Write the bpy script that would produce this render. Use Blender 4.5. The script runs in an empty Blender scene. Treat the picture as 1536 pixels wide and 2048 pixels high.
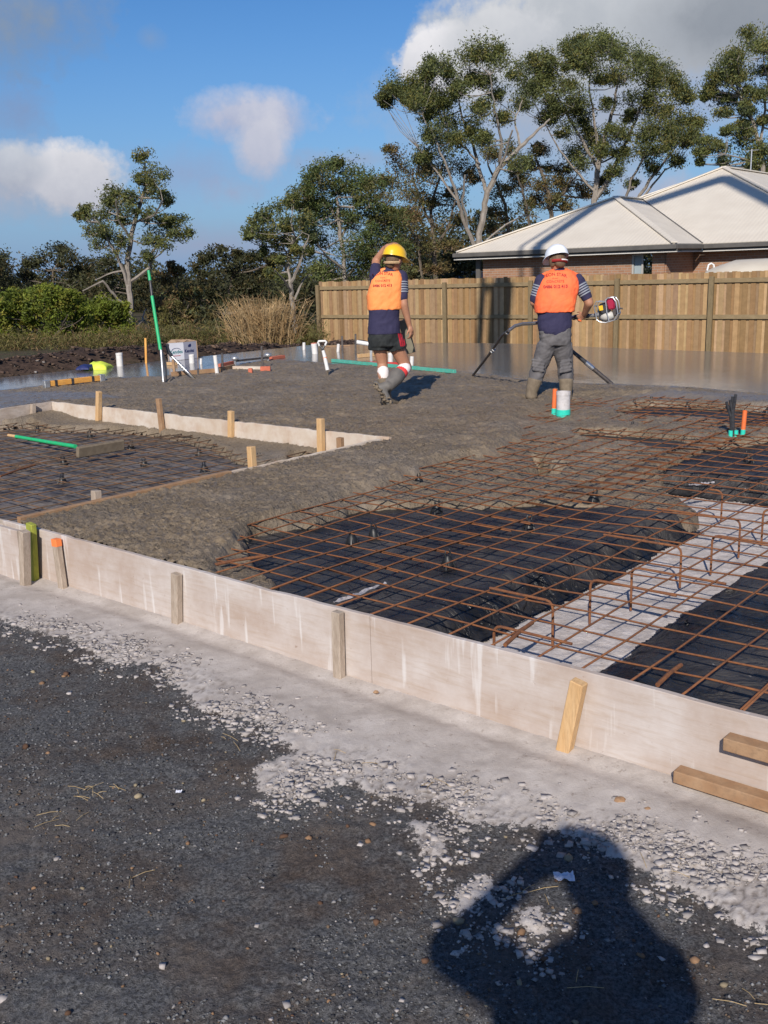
import bpy, bmesh, math, random
import numpy as np
from mathutils import Vector, Matrix
from mathutils.bvhtree import BVHTree
random.seed(7); rng = np.random.default_rng(7)
C = bpy.context.scene.collection
scene = bpy.context.scene

# ---------------------------------------------------------------- camera
PIT, ROLL, FPX, H = 0.23736, -0.03037, 1985.0, 1.68     # pitch down, roll, focal length in 1536-wide pixels, eye height
def _axes():
    c, s = math.cos(PIT), math.sin(PIT); cr, sr = math.cos(ROLL), math.sin(ROLL)
    f = Vector((0, c, -s)); R = Vector((1, 0, 0)); U = Vector((0, s, c))
    return R*cr + U*sr, -R*sr + U*cr, f
CR, CU, CF = _axes()
cam_d = bpy.data.cameras.new("camera"); cam = bpy.data.objects.new("camera", cam_d); C.objects.link(cam)
M = Matrix((CR, CU, -CF)).transposed().to_4x4(); M.translation = (0, 0, H); cam.matrix_world = M
cam_d.sensor_fit = 'VERTICAL'; cam_d.sensor_height = 24.0; cam_d.lens = FPX/2048*24.0
cam_d.clip_start = 0.02; cam_d.clip_end = 3000
scene.camera = cam

# ---------------------------------------------------------------- light
SUN_EL, SUN_AZ = math.radians(31.8), math.radians(11.2)   # shadows fall forward and slightly right
SUN = Vector((-math.sin(SUN_AZ)*math.cos(SUN_EL), -math.cos(SUN_AZ)*math.cos(SUN_EL), math.sin(SUN_EL)))
sl = bpy.data.lights.new("sun", 'SUN'); sl.energy = 5.0; sl.angle = math.radians(0.6); sl.color = (1.0, 0.93, 0.83)
so = bpy.data.objects.new("sun", sl); C.objects.link(so); so.rotation_euler = (-SUN).to_track_quat('-Z', 'Y').to_euler()
scene.view_settings.view_transform = 'Standard'; scene.view_settings.look = 'None'
scene.view_settings.exposure = 0.0; scene.view_settings.gamma = 1.0

def ray(px, py):
    return CF + CR*((px-768)/FPX) - CU*((py-1024)/FPX)
def at(px, py, z=0.0):
    d = ray(px, py); t = (z-H)/d.z; return Vector((d.x*t, d.y*t, z))
def atY(px, py, Y):
    d = ray(px, py); t = Y/d.y; return Vector((d.x*t, Y, H+d.z*t))
def proj(p):
    v = Vector(p) - Vector((0, 0, H)); d = v.dot(CF); return 768+FPX*v.dot(CR)/d, 1024-FPX*v.dot(CU)/d
TA = 0.86055
AX = Vector((math.sin(TA), -math.cos(TA), 0)); BX = Vector((math.cos(TA), math.sin(TA), 0))   # the slab's two directions
def xy(a, b, z=0.0): v = AX*a + BX*b; return Vector((v.x, v.y, z))
def ab(p): p = Vector((p[0], p[1], 0)); return p.dot(AX), p.dot(BX)

# ---------------------------------------------------------------- sky and clouds (world)
W = bpy.data.worlds.new("World"); scene.world = W; W.use_nodes = True
nt = W.node_tree; nt.nodes.clear()
class NT:
    def __init__(s, t): s.t = t
    def n(s, typ, **k):
        nd = s.t.nodes.new(typ)
        ins = k.pop('ins', {})
        for a, b in k.items(): setattr(nd, a, b)
        for a, b in ins.items():
            if hasattr(b, 'links') or isinstance(b, bpy.types.NodeSocket): s.t.links.new(b, nd.inputs[a])
            else: nd.inputs[a].default_value = b
        return nd
    def m(s, op, a, b=0.0, c=None, clamp=False):
        nd = s.t.nodes.new('ShaderNodeMath'); nd.operation = op; nd.use_clamp = clamp
        for i, v in enumerate((a, b) if c is None else (a, b, c)):
            if isinstance(v, bpy.types.NodeSocket): s.t.links.new(v, nd.inputs[i])
            else: nd.inputs[i].default_value = v
        return nd.outputs[0]
    def mix(s, f, a, b, typ='MIX'):
        nd = s.t.nodes.new('ShaderNodeMix'); nd.data_type = 'RGBA'; nd.blend_type = typ
        for sock, v in ((nd.inputs[0], f), (nd.inputs[6], a), (nd.inputs[7], b)):
            if isinstance(v, bpy.types.NodeSocket): s.t.links.new(v, sock)
            else: sock.default_value = (v if isinstance(v, float) else (*v, 1.0))
        return nd.outputs[2]
    def ramp(s, f, stops, interp='LINEAR'):
        nd = s.t.nodes.new('ShaderNodeValToRGB'); nd.color_ramp.interpolation = interp
        el = nd.color_ramp.elements
        while len(el) < len(stops): el.new(0.5)
        for e, (p, c) in zip(el, stops):
            e.position = p; e.color = (c, c, c, 1) if isinstance(c, (int, float)) else (*c, 1)
        s.t.links.new(f, nd.inputs[0]); return nd.outputs[0]
    def noise(s, vec, scale, detail=4, rough=0.55, dist=0.0):
        nd = s.n('ShaderNodeTexNoise', ins={'Vector': vec, 'Scale': scale, 'Detail': detail, 'Roughness': rough, 'Distortion': dist})
        return nd.outputs[0]
g = NT(nt)
sky = g.n('ShaderNodeTexSky', sky_type='NISHITA', sun_disc=False, sun_elevation=SUN_EL, sun_rotation=math.pi+SUN_AZ,
          altitude=100, air_density=1.0, dust_density=0.35, ozone_density=3.0)
tc = g.n('ShaderNodeTexCoord'); dirv = tc.outputs['Generated']
sep = g.n('ShaderNodeSeparateXYZ', ins={0: dirv})
X_, Y_, Z_ = sep.outputs
# direction expressed as azimuth and elevation angles of the sky
azn = g.m('ARCTAN2', X_, Y_); eln = g.m('ARCSINE', Z_)
dn1 = g.n('ShaderNodeTexNoise', ins={'Vector': dirv, 'Scale': 9.0, 'Detail': 5.0, 'Roughness': 0.6})
dn2 = g.n('ShaderNodeTexNoise', ins={'Vector': dirv, 'Scale': 28.0, 'Detail': 4.0, 'Roughness': 0.6})
dn3 = g.n('ShaderNodeTexNoise', ins={'Vector': dirv, 'Scale': 75.0, 'Detail': 4.0, 'Roughness': 0.65})
wob = g.m('ADD', g.m('ADD', g.m('MULTIPLY', g.m('SUBTRACT', dn1.outputs[0], 0.5), 2.4), g.m('MULTIPLY', g.m('SUBTRACT', dn2.outputs[0], 0.5), 1.7)), g.m('MULTIPLY', g.m('SUBTRACT', dn3.outputs[0], 0.5), 0.9))
skyc = g.n('ShaderNodeHueSaturation', ins={'Saturation': 1.22, 'Value': 1.0, 'Color': sky.outputs[0]}).outputs[0]
cs = g.m('MULTIPLY', 1.0, 1.0)
def azel(px, py):
    d = ray(px, py).normalized(); return math.atan2(d.x, d.y), math.asin(d.z)
def cloud(col, px, py, rx, ry, colr, soft, amt, wobble=0.5, hi=None):
    a, e = azel(px, py); sx, sy = rx/FPX, ry/FPX
    dx = g.m('DIVIDE', g.m('SUBTRACT', azn, a), sx); dy = g.m('DIVIDE', g.m('SUBTRACT', eln, e), sy)
    r = g.m('SQRT', g.m('ADD', g.m('MULTIPLY', dx, dx), g.m('MULTIPLY', dy, dy)))
    v = g.m('ADD', g.m('SUBTRACT', 1.0, r), g.m('MULTIPLY', wob, wobble))
    mk = g.m('MULTIPLY', g.m('DIVIDE', v, soft, clamp=True), amt)
    mk = g.m('SMOOTHSTEP', mk, 0.0, 1.0) if False else mk
    if hi is not None:   # sunlit top and greyer shaded base of a cumulus, put into its colour
        t = g.m('ADD', g.m('MULTIPLY', dy, 0.5), g.m('ADD', 0.5, g.m('MULTIPLY', wob, 0.35)), clamp=True)
        colr = g.mix(t, colr, hi)
    return g.mix(mk, col, colr)
K = 1.0
col = g.mix(1.0, skyc, (0.068, 0.083, 0.102), 'MULTIPLY')
GREY, WHT, MAU = (0.27, 0.30, 0.38), (0.62, 0.63, 0.70), (0.30, 0.33, 0.47)
# air near the horizon
hz = g.m('SUBTRACT', 1.0, g.m('DIVIDE', eln, 0.30), clamp=True); hz = g.m('MULTIPLY', g.m('MULTIPLY', hz, hz), 0.95)
col = g.mix(hz, col, (0.185, 0.315, 0.56))
# low thin haze bands near the horizon
col = cloud(col, 430, 490, 330, 48, (0.33, 0.36, 0.50), 1.2, 0.75, 0.5)
col = cloud(col, 380, 350, 300, 60, (0.30, 0.36, 0.55), 1.5, 0.6, 0.8)
col = cloud(col, 700, 320, 160, 26, (0.36, 0.38, 0.50), 1.0, 0.6, 0.6)
col = cloud(col, 20, 240, 110, 70, (0.24, 0.30, 0.47), 1.2, 0.7, 0.8)
col = cloud(col, 470, 385, 70, 30, (0.36, 0.39, 0.54), 1.1, 0.7, 0.6)
col = cloud(col, 1330, 380, 130, 55, (0.34, 0.37, 0.52), 0.9, 0.9, 0.6, hi=(0.55, 0.56, 0.66))
col = cloud(col, 1290, 240, 150, 110, (0.30, 0.35, 0.50), 1.2, 0.65, 0.7)
# left cumulus
col = cloud(col, 60, 370, 210, 90, (0.33, 0.37, 0.48), 0.8, 0.95, 0.45, hi=(0.48, 0.52, 0.62))
col = cloud(col, 150, 360, 110, 78, (0.46, 0.48, 0.56), 0.32, 1.0, 0.38, hi=(0.76, 0.76, 0.80))
col = cloud(col, 20, 335, 80, 55, (0.38, 0.41, 0.50), 0.45, 0.95, 0.42, hi=(0.62, 0.65, 0.71))
# top left grey
col = cloud(col, 50, 30, 210, 105, (0.22, 0.26, 0.33), 1.0, 0.9, 0.6, hi=(0.30, 0.36, 0.44))
col = cloud(col, 300, 75, 34, 26, (0.24, 0.34, 0.52), 1.0, 0.6, 0.6)
# centre wisp with its tail
col = cloud(col, 505, 235, 130, 52, (0.36, 0.41, 0.58), 0.6, 0.95, 0.45, hi=(0.56, 0.58, 0.70))
col = cloud(col, 520, 285, 62, 80, (0.42, 0.46, 0.60), 0.55, 1.0, 0.42, hi=(0.62, 0.63, 0.72))
# big bank top right
col = cloud(col, 1180, 190, 420, 190, (0.36, 0.40, 0.50), 0.7, 0.85, 0.35, hi=(0.48, 0.51, 0.58))
col = cloud(col, 1200, 60, 360, 120, (0.40, 0.43, 0.48), 0.35, 0.97, 0.38, hi=(0.60, 0.62, 0.65))
col = cloud(col, 900, 125, 100, 66, (0.50, 0.52, 0.59), 0.22, 1.0, 0.40, hi=(0.84, 0.83, 0.86))
col = cloud(col, 1010, 70, 120, 70, (0.46, 0.49, 0.55), 0.4, 0.95, 0.42, hi=(0.70, 0.71, 0.74))
col = cloud(col, 1480, 30, 220, 95, (0.24, 0.27, 0.32), 0.8, 0.9, 0.4, hi=(0.30, 0.33, 0.38))
# scattered clouds over the rest of the sky, away from the part listed above
away = g.m('SUBTRACT', 0.35, Y_, clamp=True)
gen = g.m('MULTIPLY', g.ramp(dn1.outputs[0], [(0.45, 0.0), (0.62, 1.0)]), g.m('MULTIPLY', away, 2.2, clamp=True))
col = g.mix(g.m('MULTIPLY', gen, 0.45), col, (0.26, 0.29, 0.35))
bg = g.n('ShaderNodeBackground', ins={'Color': col, 'Strength': 1.0})
nt.links.new(bg.outputs[0], g.n('ShaderNodeOutputWorld').inputs[0])

# ---------------------------------------------------------------- numpy noise
def _hash(ix, iy, seed):
    h = (ix.astype(np.int64)*374761393 + iy.astype(np.int64)*668265263 + seed*974634777) & 0xffffffff
    h = ((h ^ (h >> 13))*1274126177) & 0xffffffff
    h = ((h ^ (h >> 16))*2246822519) & 0xffffffff
    return ((h ^ (h >> 15)) & 0xffffff)/float(0xffffff)
def vn(x, y, seed=0):
    ix, iy = np.floor(x), np.floor(y); fx, fy = x-ix, y-iy
    fx, fy = fx*fx*(3-2*fx), fy*fy*(3-2*fy)
    a, b = _hash(ix, iy, seed), _hash(ix+1, iy, seed); c, d = _hash(ix, iy+1, seed), _hash(ix+1, iy+1, seed)
    return (a*(1-fx)+b*fx)*(1-fy) + (c*(1-fx)+d*fx)*fy
def fbm(x, y, oc=4, seed=0, gain=0.5):
    s, a, t = 0, 1.0, 0
    for o in range(oc):
        s = s + a*vn(x*2**o+o*17.3, y*2**o-o*9.1, seed+o); t += a; a *= gain
    return s/t - 0.5
def worley(x, y, seed=0):
    ix, iy = np.floor(x), np.floor(y); f1 = np.full(x.shape, 9.0); f2 = f1.copy(); cid = np.zeros(x.shape)
    for i in (-1, 0, 1):
        for j in (-1, 0, 1):
            cx, cy = ix+i, iy+j
            dx = cx+_hash(cx, cy, seed)-x; dy = cy+_hash(cx, cy, seed+5)-y; d = np.sqrt(dx*dx+dy*dy)
            r = _hash(cx, cy, seed+11)
            nf = d < f1
            f2 = np.where(nf, f1, np.minimum(f2, d)); cid = np.where(nf, r, cid); f1 = np.where(nf, d, f1)
    return f1, f2, cid
def inpoly(X, Y, poly):
    r = np.zeros(X.shape, bool); n = len(poly)
    for i in range(n):
        x1, y1 = poly[i]; x2, y2 = poly[(i+1) % n]
        if y1 == y2: continue
        c = ((Y < y1) != (Y < y2)) & (X < (x2-x1)*(Y-y1)/(y2-y1)+x1)
        r ^= c
    return r
def blur(A, k=1):
    A = A.astype(float)
    for _ in range(k):
        P = np.pad(A, 1, mode='edge'); A = (P[:-2, 1:-1]+P[2:, 1:-1]+P[1:-1, :-2]+P[1:-1, 2:]+2*P[1:-1, 1:-1])/6
    return A
def sstep(a, b, x): t = np.clip((x-a)/(b-a), 0, 1); return t*t*(3-2*t)

# ---------------------------------------------------------------- materials
MATS = {}
def newmat(name):
    m = bpy.data.materials.new(name); m.use_nodes = True; t = m.node_tree
    b = t.nodes.get('Principled BSDF'); MATS[name] = m
    return m, NT(t), b
def pm(name, c1, c2=None, scale=8.0, rough=0.8, bump=0.0, bscale=None, stretch=(1, 1, 1), metal=0.0, spec=0.4, c3=None, s3=60.0, f3=0.3, r2=None, coord='Object', lo=0.35, hi=0.65):
    m, g, b = newmat(name); t = g.t
    tc = g.n('ShaderNodeTexCoord'); mp = g.n('ShaderNodeMapping', ins={0: tc.outputs[coord], 'Scale': stretch})
    v = mp.outputs[0]; c = c1
    if c2 is not None:
        n = g.noise(v, scale, 6, 0.62); f = g.ramp(n, [(lo, 0.0), (hi, 1.0)])
        c = g.mix(f, c1, c2)
        if c3 is not None:
            n3 = g.noise(v, s3, 3, 0.7); c = g.mix(g.m('MULTIPLY', g.ramp(n3, [(0.45, 0.0), (0.7, 1.0)]), f3), c, c3)
        t.links.new(c, b.inputs['Base Color'])
    else: b.inputs['Base Color'].default_value = (*c1, 1)
    b.inputs['Roughness'].default_value = rough; b.inputs['Metallic'].default_value = metal
    b.inputs['Specular IOR Level'].default_value = spec
    if r2 is not None:
        rn = g.noise(v, scale*0.7, 3); t.links.new(g.ramp(rn, [(0.35, rough), (0.7, r2)]), b.inputs['Roughness'])
    if bump:
        bn = g.noise(v, bscale or scale*4, 5, 0.65)
        bp = g.n('ShaderNodeBump', ins={'Strength': 1.0, 'Distance': bump, 'Height': bn}); t.links.new(bp.outputs[0], b.inputs['Normal'])
    return m
def attr_color(name, rough=0.9, spec=0.3, bump=0, bscale=200, nscale=80, namt=0.25, translucent=0.0, metal=0.0):
    m, g, b = newmat(name); t = g.t
    a = g.n('ShaderNodeAttribute', attribute_name='col'); tc = g.n('ShaderNodeTexCoord')
    n = g.noise(tc.outputs['Object'], nscale, 4, 0.65)
    f = g.m('ADD', 1.0-namt, g.m('MULTIPLY', n, 2*namt))
    c = g.mix(1.0, a.outputs['Color'], g.n('ShaderNodeCombineColor', ins={0: f, 1: f, 2: f}).outputs[0], 'MULTIPLY')
    t.links.new(c, b.inputs['Base Color']); b.inputs['Roughness'].default_value = rough
    b.inputs['Specular IOR Level'].default_value = spec; b.inputs['Metallic'].default_value = metal
    if bump:
        bn = g.noise(tc.outputs['Object'], bscale, 4, 0.7)
        t.links.new(g.n('ShaderNodeBump', ins={'Strength': 1.0, 'Distance': bump, 'Height': bn}).outputs[0], b.inputs['Normal'])
    if translucent:
        out = [x for x in t.nodes if x.type == 'OUTPUT_MATERIAL'][0]
        tr = g.n('ShaderNodeBsdfTranslucent', ins={'Color': c}); mx = g.n('ShaderNodeMixShader', ins={0: translucent})
        t.links.new(b.outputs[0], mx.inputs[1]); t.links.new(tr.outputs[0], mx.inputs[2]); t.links.new(mx.outputs[0], out.inputs[0])
    return m

# ---------------------------------------------------------------- objects
def tag(o, label=None, cat=None, group=None, kind=None):
    if label: o['label'] = label
    if cat: o['category'] = cat
    if group: o['group'] = group
    if kind: o['kind'] = kind
    return o
def empty(name, loc, label=None, cat=None, group=None, rz=0.0):
    o = bpy.data.objects.new(name, None); C.objects.link(o); o.location = loc; o.rotation_euler = (0, 0, rz)
    o.empty_display_size = 0.2
    return tag(o, label, cat, group)
def raw_mesh(name, V, F, mat, parent=None, smooth=False, attrs=None, cols=None):
    """V (n,3) in world space (or the parent's local space when the parent was made at the origin)."""
    V = np.asarray(V, dtype=np.float32)
    if parent is not None: V = V - np.array(parent_off(parent), dtype=np.float32)
    me = bpy.data.meshes.new(name)
    if isinstance(F, np.ndarray):
        k = F.shape[1]; nf = len(F)
        me.vertices.add(len(V)); me.vertices.foreach_set('co', V.ravel())
        me.loops.add(nf*k); me.loops.foreach_set('vertex_index', F.astype(np.int32).ravel())
        me.polygons.add(nf); me.polygons.foreach_set('loop_start', np.arange(0, nf*k, k, dtype=np.int32))
        me.update(calc_edges=True)
    else:
        me.from_pydata([tuple(v) for v in V], [], F)
    if smooth: me.polygons.foreach_set('use_smooth', np.ones(len(me.polygons), bool))
    for k, v in (attrs or {}).items():
        a = me.attributes.new(k, 'FLOAT', 'POINT'); a.data.foreach_set('value', np.asarray(v, np.float32).ravel())
    if cols is not None:
        a = me.attributes.new('col', 'FLOAT_COLOR', 'POINT'); c4 = np.ones((len(V), 4), np.float32); c4[:, :3] = cols
        a.data.foreach_set('color', c4.ravel())
    me.materials.append(MATS[mat] if isinstance(mat, str) else mat)
    me.validate()
    o = bpy.data.objects.new(name, me); C.objects.link(o)
    if parent is not None: o.parent = parent
    return o
def parent_off(p):
    l = Vector(p.location)
    while p.parent is not None: p = p.parent; l += Vector(p.location)
    return l
class MB:
    """collects shapes that become ONE mesh object"""
    def __init__(s): s.v = []; s.f = []; s.c = []; s.cur = (0.5, 0.5, 0.5)
    def add(s, vs, fs):
        k = len(s.v); s.v += [tuple(v) for v in vs]; s.f += [tuple(i+k for i in f) for f in fs]; s.c += [s.cur]*len(vs); return s
    def obox(s, c, ex, ey, ez, bev=0.0):
        """box from centre and three half-extent vectors, optionally chamfered"""
        c, ex, ey, ez = map(Vector, (c, ex, ey, ez))
        if bev <= 0:
            P = [c+ex*i+ey*j+ez*k for k in (-1, 1) for j in (-1, 1) for i in (-1, 1)]
            return s.add(P, [(0, 2, 3, 1), (4, 5, 7, 6), (0, 1, 5, 4), (2, 6, 7, 3), (0, 4, 6, 2), (1, 3, 7, 5)])
        lx, ly, lz = ex.length, ey.length, ez.length; b = min(bev, lx*.9, ly*.9, lz*.9)
        bm = bmesh.new(); bmesh.ops.create_cube(bm, size=2.0)
        for v in bm.verts: v.co = Vector((v.co.x*lx, v.co.y*ly, v.co.z*lz))
        bmesh.ops.bevel(bm, geom=bm.edges[:], offset=b, segments=1, affect='EDGES')
        nx, ny, nz = ex/lx, ey/ly, ez/lz
        bm.verts.index_update()
        P = [c+nx*v.co.x+ny*v.co.y+nz*v.co.z for v in bm.verts]; F = [[v.index for v in f.verts] for f in bm.faces]
        bm.free(); return s.add(P, F)
    def box(s, c, sx, sy, sz, bev=0.0): return s.obox(c, (sx/2, 0, 0), (0, sy/2, 0), (0, 0, sz/2), bev)
    def beam(s, p, q, w, t, up=(0, 0, 1), bev=0.0):
        p, q = Vector(p), Vector(q); d = (q-p); L = d.length; d.normalize(); u = Vector(up); x = d.cross(u)
        if x.length < 1e-4: x = d.cross(Vector((1, 0, 0)))
        x.normalize(); y = x.cross(d).normalized()
        return s.obox((p+q)/2, x*(w/2), d*(L/2), y*(t/2), bev)
    def tube(s, pts, rad, n=8, cap=True, flat=1.0):
        pts = [Vector(p) for p in pts]; m = len(pts)
        if not hasattr(rad, '__len__'): rad = [rad]*m
        V = []; F = []; prev = None
        for i, p in enumerate(pts):
            d = (pts[min(i+1, m-1)]-pts[max(i-1, 0)]).normalized()
            if prev is None:
                x = d.cross(Vector((0, 0, 1)));
                if x.length < 0.05: x = d.cross(Vector((1, 0, 0)))
            else: x = prev - d*prev.dot(d)
            x.normalize(); prev = x; y = d.cross(x)
            for k in range(n):
                a = 2*math.pi*k/n; V.append(p + x*math.cos(a)*rad[i] + y*math.sin(a)*rad[i]*flat)
        for i in range(m-1):
            for k in range(n): F.append((i*n+k, i*n+(k+1) % n, (i+1)*n+(k+1) % n, (i+1)*n+k))
        if cap: F.append(tuple(range(n))[::-1]); F.append(tuple((m-1)*n+k for k in range(n)))
        return s.add(V, F)
    def capsule(s, p, q, r1, r2, n=12, flat=1.0):
        p, q = Vector(p), Vector(q); d = (q-p).normalized(); P = []; R = []
        for a in (90, 60, 30, 0): P.append(p-d*r1*math.sin(math.radians(a))); R.append(max(r1*math.cos(math.radians(a)), 1e-4))
        for a in (0, 30, 60, 90): P.append(q+d*r2*math.sin(math.radians(a))); R.append(max(r2*math.cos(math.radians(a)), 1e-4))
        return s.tube(P, R, n, True, flat)
    def ell(s, c, rx, ry, rz, M3=None, nu=14, nv=9, zmin=-1.0, zmax=1.0):
        c = Vector(c); V = []; F = []
        for j in range(nv+1):
            z = zmin+(zmax-zmin)*j/nv; ph = math.asin(max(-1, min(1, z)))
            if zmin == -1 and zmax == 1: ph = -math.pi/2+math.pi*j/nv
            for i in range(nu):
                a = 2*math.pi*i/nu; v = Vector((rx*math.cos(ph)*math.cos(a), ry*math.cos(ph)*math.sin(a), rz*math.sin(ph)))
                V.append(c + (M3 @ v if M3 else v))
        for j in range(nv):
            for i in range(nu): F.append((j*nu+i, j*nu+(i+1) % nu, (j+1)*nu+(i+1) % nu, (j+1)*nu+i))
        F.append(tuple(range(nu))[::-1]); F.append(tuple(nv*nu+i for i in range(nu)))
        return s.add(V, F)
    def loft(s, rings, cap=True):
        n = len(rings[0]); V = [v for r in rings for v in r]; F = []
        for i in range(len(rings)-1):
            for k in range(n): F.append((i*n+k, i*n+(k+1) % n, (i+1)*n+(k+1) % n, (i+1)*n+k))
        if cap: F.append(tuple(range(n))[::-1]); F.append(tuple((len(rings)-1)*n+k for k in range(n)))
        return s.add(V, F)
    def cyl(s, p, q, r, n=20, r2=None): return s.tube([p, q], [r, r if r2 is None else r2], n)
    def pipe(s, p, q, ro, ri, n=20):
        """open-ended hollow pipe with wall thickness"""
        p, q = Vector(p), Vector(q); d = (q-p).normalized(); x = d.cross(Vector((0, 1, 0))).normalized(); y = d.cross(x); V = []
        for c, r in ((p, ro), (q, ro), (q, ri), (p, ri)):
            for k in range(n): a = 2*math.pi*k/n; V.append(c+x*math.cos(a)*r+y*math.sin(a)*r)
        F = []
        for j in range(4):
            for k in range(n): F.append((j*n+k, j*n+(k+1) % n, ((j+1) % 4)*n+(k+1) % n, ((j+1) % 4)*n+k))
        return s.add(V, F)
    def build(s, name, mat, parent=None, smooth=False, cols=False, fixn=True):
        o = raw_mesh(name, s.v, s.f, mat, parent, False, None, np.array(s.c) if cols else None)
        if fixn:
            bm = bmesh.new(); bm.from_mesh(o.data); bmesh.ops.recalc_face_normals(bm, faces=bm.faces[:]); bm.to_mesh(o.data); bm.free()
        if smooth:
            o.data.polygons.foreach_set('use_smooth', np.ones(len(o.data.polygons), bool))
            try: o.data.set_sharp_from_angle(angle=math.radians(40))
            except Exception: pass
        return o
    def organic(s, name, mat, parent=None, voxel=0.01, it=3, fac=0.5, fold=0.0, fk=1.0):
        """fuse overlapping closed shapes into one continuous smooth surface"""
        o = s.build(name, mat, parent)
        m = o.modifiers.new('r', 'REMESH'); m.mode = 'VOXEL'; m.voxel_size = voxel
        sm = o.modifiers.new('s', 'SMOOTH'); sm.iterations = it; sm.factor = fac
        dg = bpy.context.evaluated_depsgraph_get(); dg.update(); me = bpy.data.meshes.new_from_object(o.evaluated_get(dg))
        o.modifiers.clear(); old = o.data; me.name = name; o.data = me; bpy.data.meshes.remove(old)
        if fold:   # creases in the cloth
            n = len(me.vertices); co = np.empty(n*3, np.float32); me.vertices.foreach_get('co', co); co = co.reshape(-1, 3); no = np.empty(n*3, np.float32); me.vertices.foreach_get('normal', no); no = no.reshape(-1, 3)
            q = co[:, 0]*9*fk+co[:, 1]*7+17.3; r_z = co[:, 2]*11*fk-co[:, 0]*5*fk+3.1
            h = 1-np.abs(fbm(q+fbm(q*.7, r_z*.7, 2, 5)*2, r_z, 3, 77))*4; h2 = fbm(q*2.3, r_z*2.3, 3, 78); co = co+no*(fold*(h*.5+h2*.9-.2))[:, None]; me.vertices.foreach_set('co', co.astype(np.float32).ravel()); me.update()
        me.polygons.foreach_set('use_smooth', np.ones(len(me.polygons), bool)); me.materials.clear(); me.materials.append(MATS[mat])
        return o
def copy_tree(o, loc=None, rz=None, parent=None, label=None):
    c = o.copy(); C.objects.link(c)
    if parent is not None: c.parent = parent
    if loc is not None: c.location = loc
    if rz is not None: c.rotation_euler = (c.rotation_euler[0], c.rotation_euler[1], rz)
    if label: c['label'] = label
    for ch in list(o.children): copy_tree(ch, parent=c)
    return c
def grid(name, X, Y, Z, mask, mat, attrs=None, smooth=True, parent=None):
    n, m = X.shape; idx = np.arange(n*m).reshape(n, m)
    q = np.stack([idx[:-1, :-1], idx[:-1, 1:], idx[1:, 1:], idx[1:, :-1]], -1)
    fm = mask[:-1, :-1] & mask[:-1, 1:] & mask[1:, 1:] & mask[1:, :-1] if mask is not None else np.ones((n-1, m-1), bool)
    F = q[fm]; used = np.unique(F); rem = np.full(n*m, -1); rem[used] = np.arange(len(used))
    V = np.stack([X.ravel(), Y.ravel(), Z.ravel()], 1)[used]
    at_ = {k: v.ravel()[used] for k, v in (attrs or {}).items()}
    return raw_mesh(name, V, rem[F], mat, parent, smooth, at_)

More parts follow.
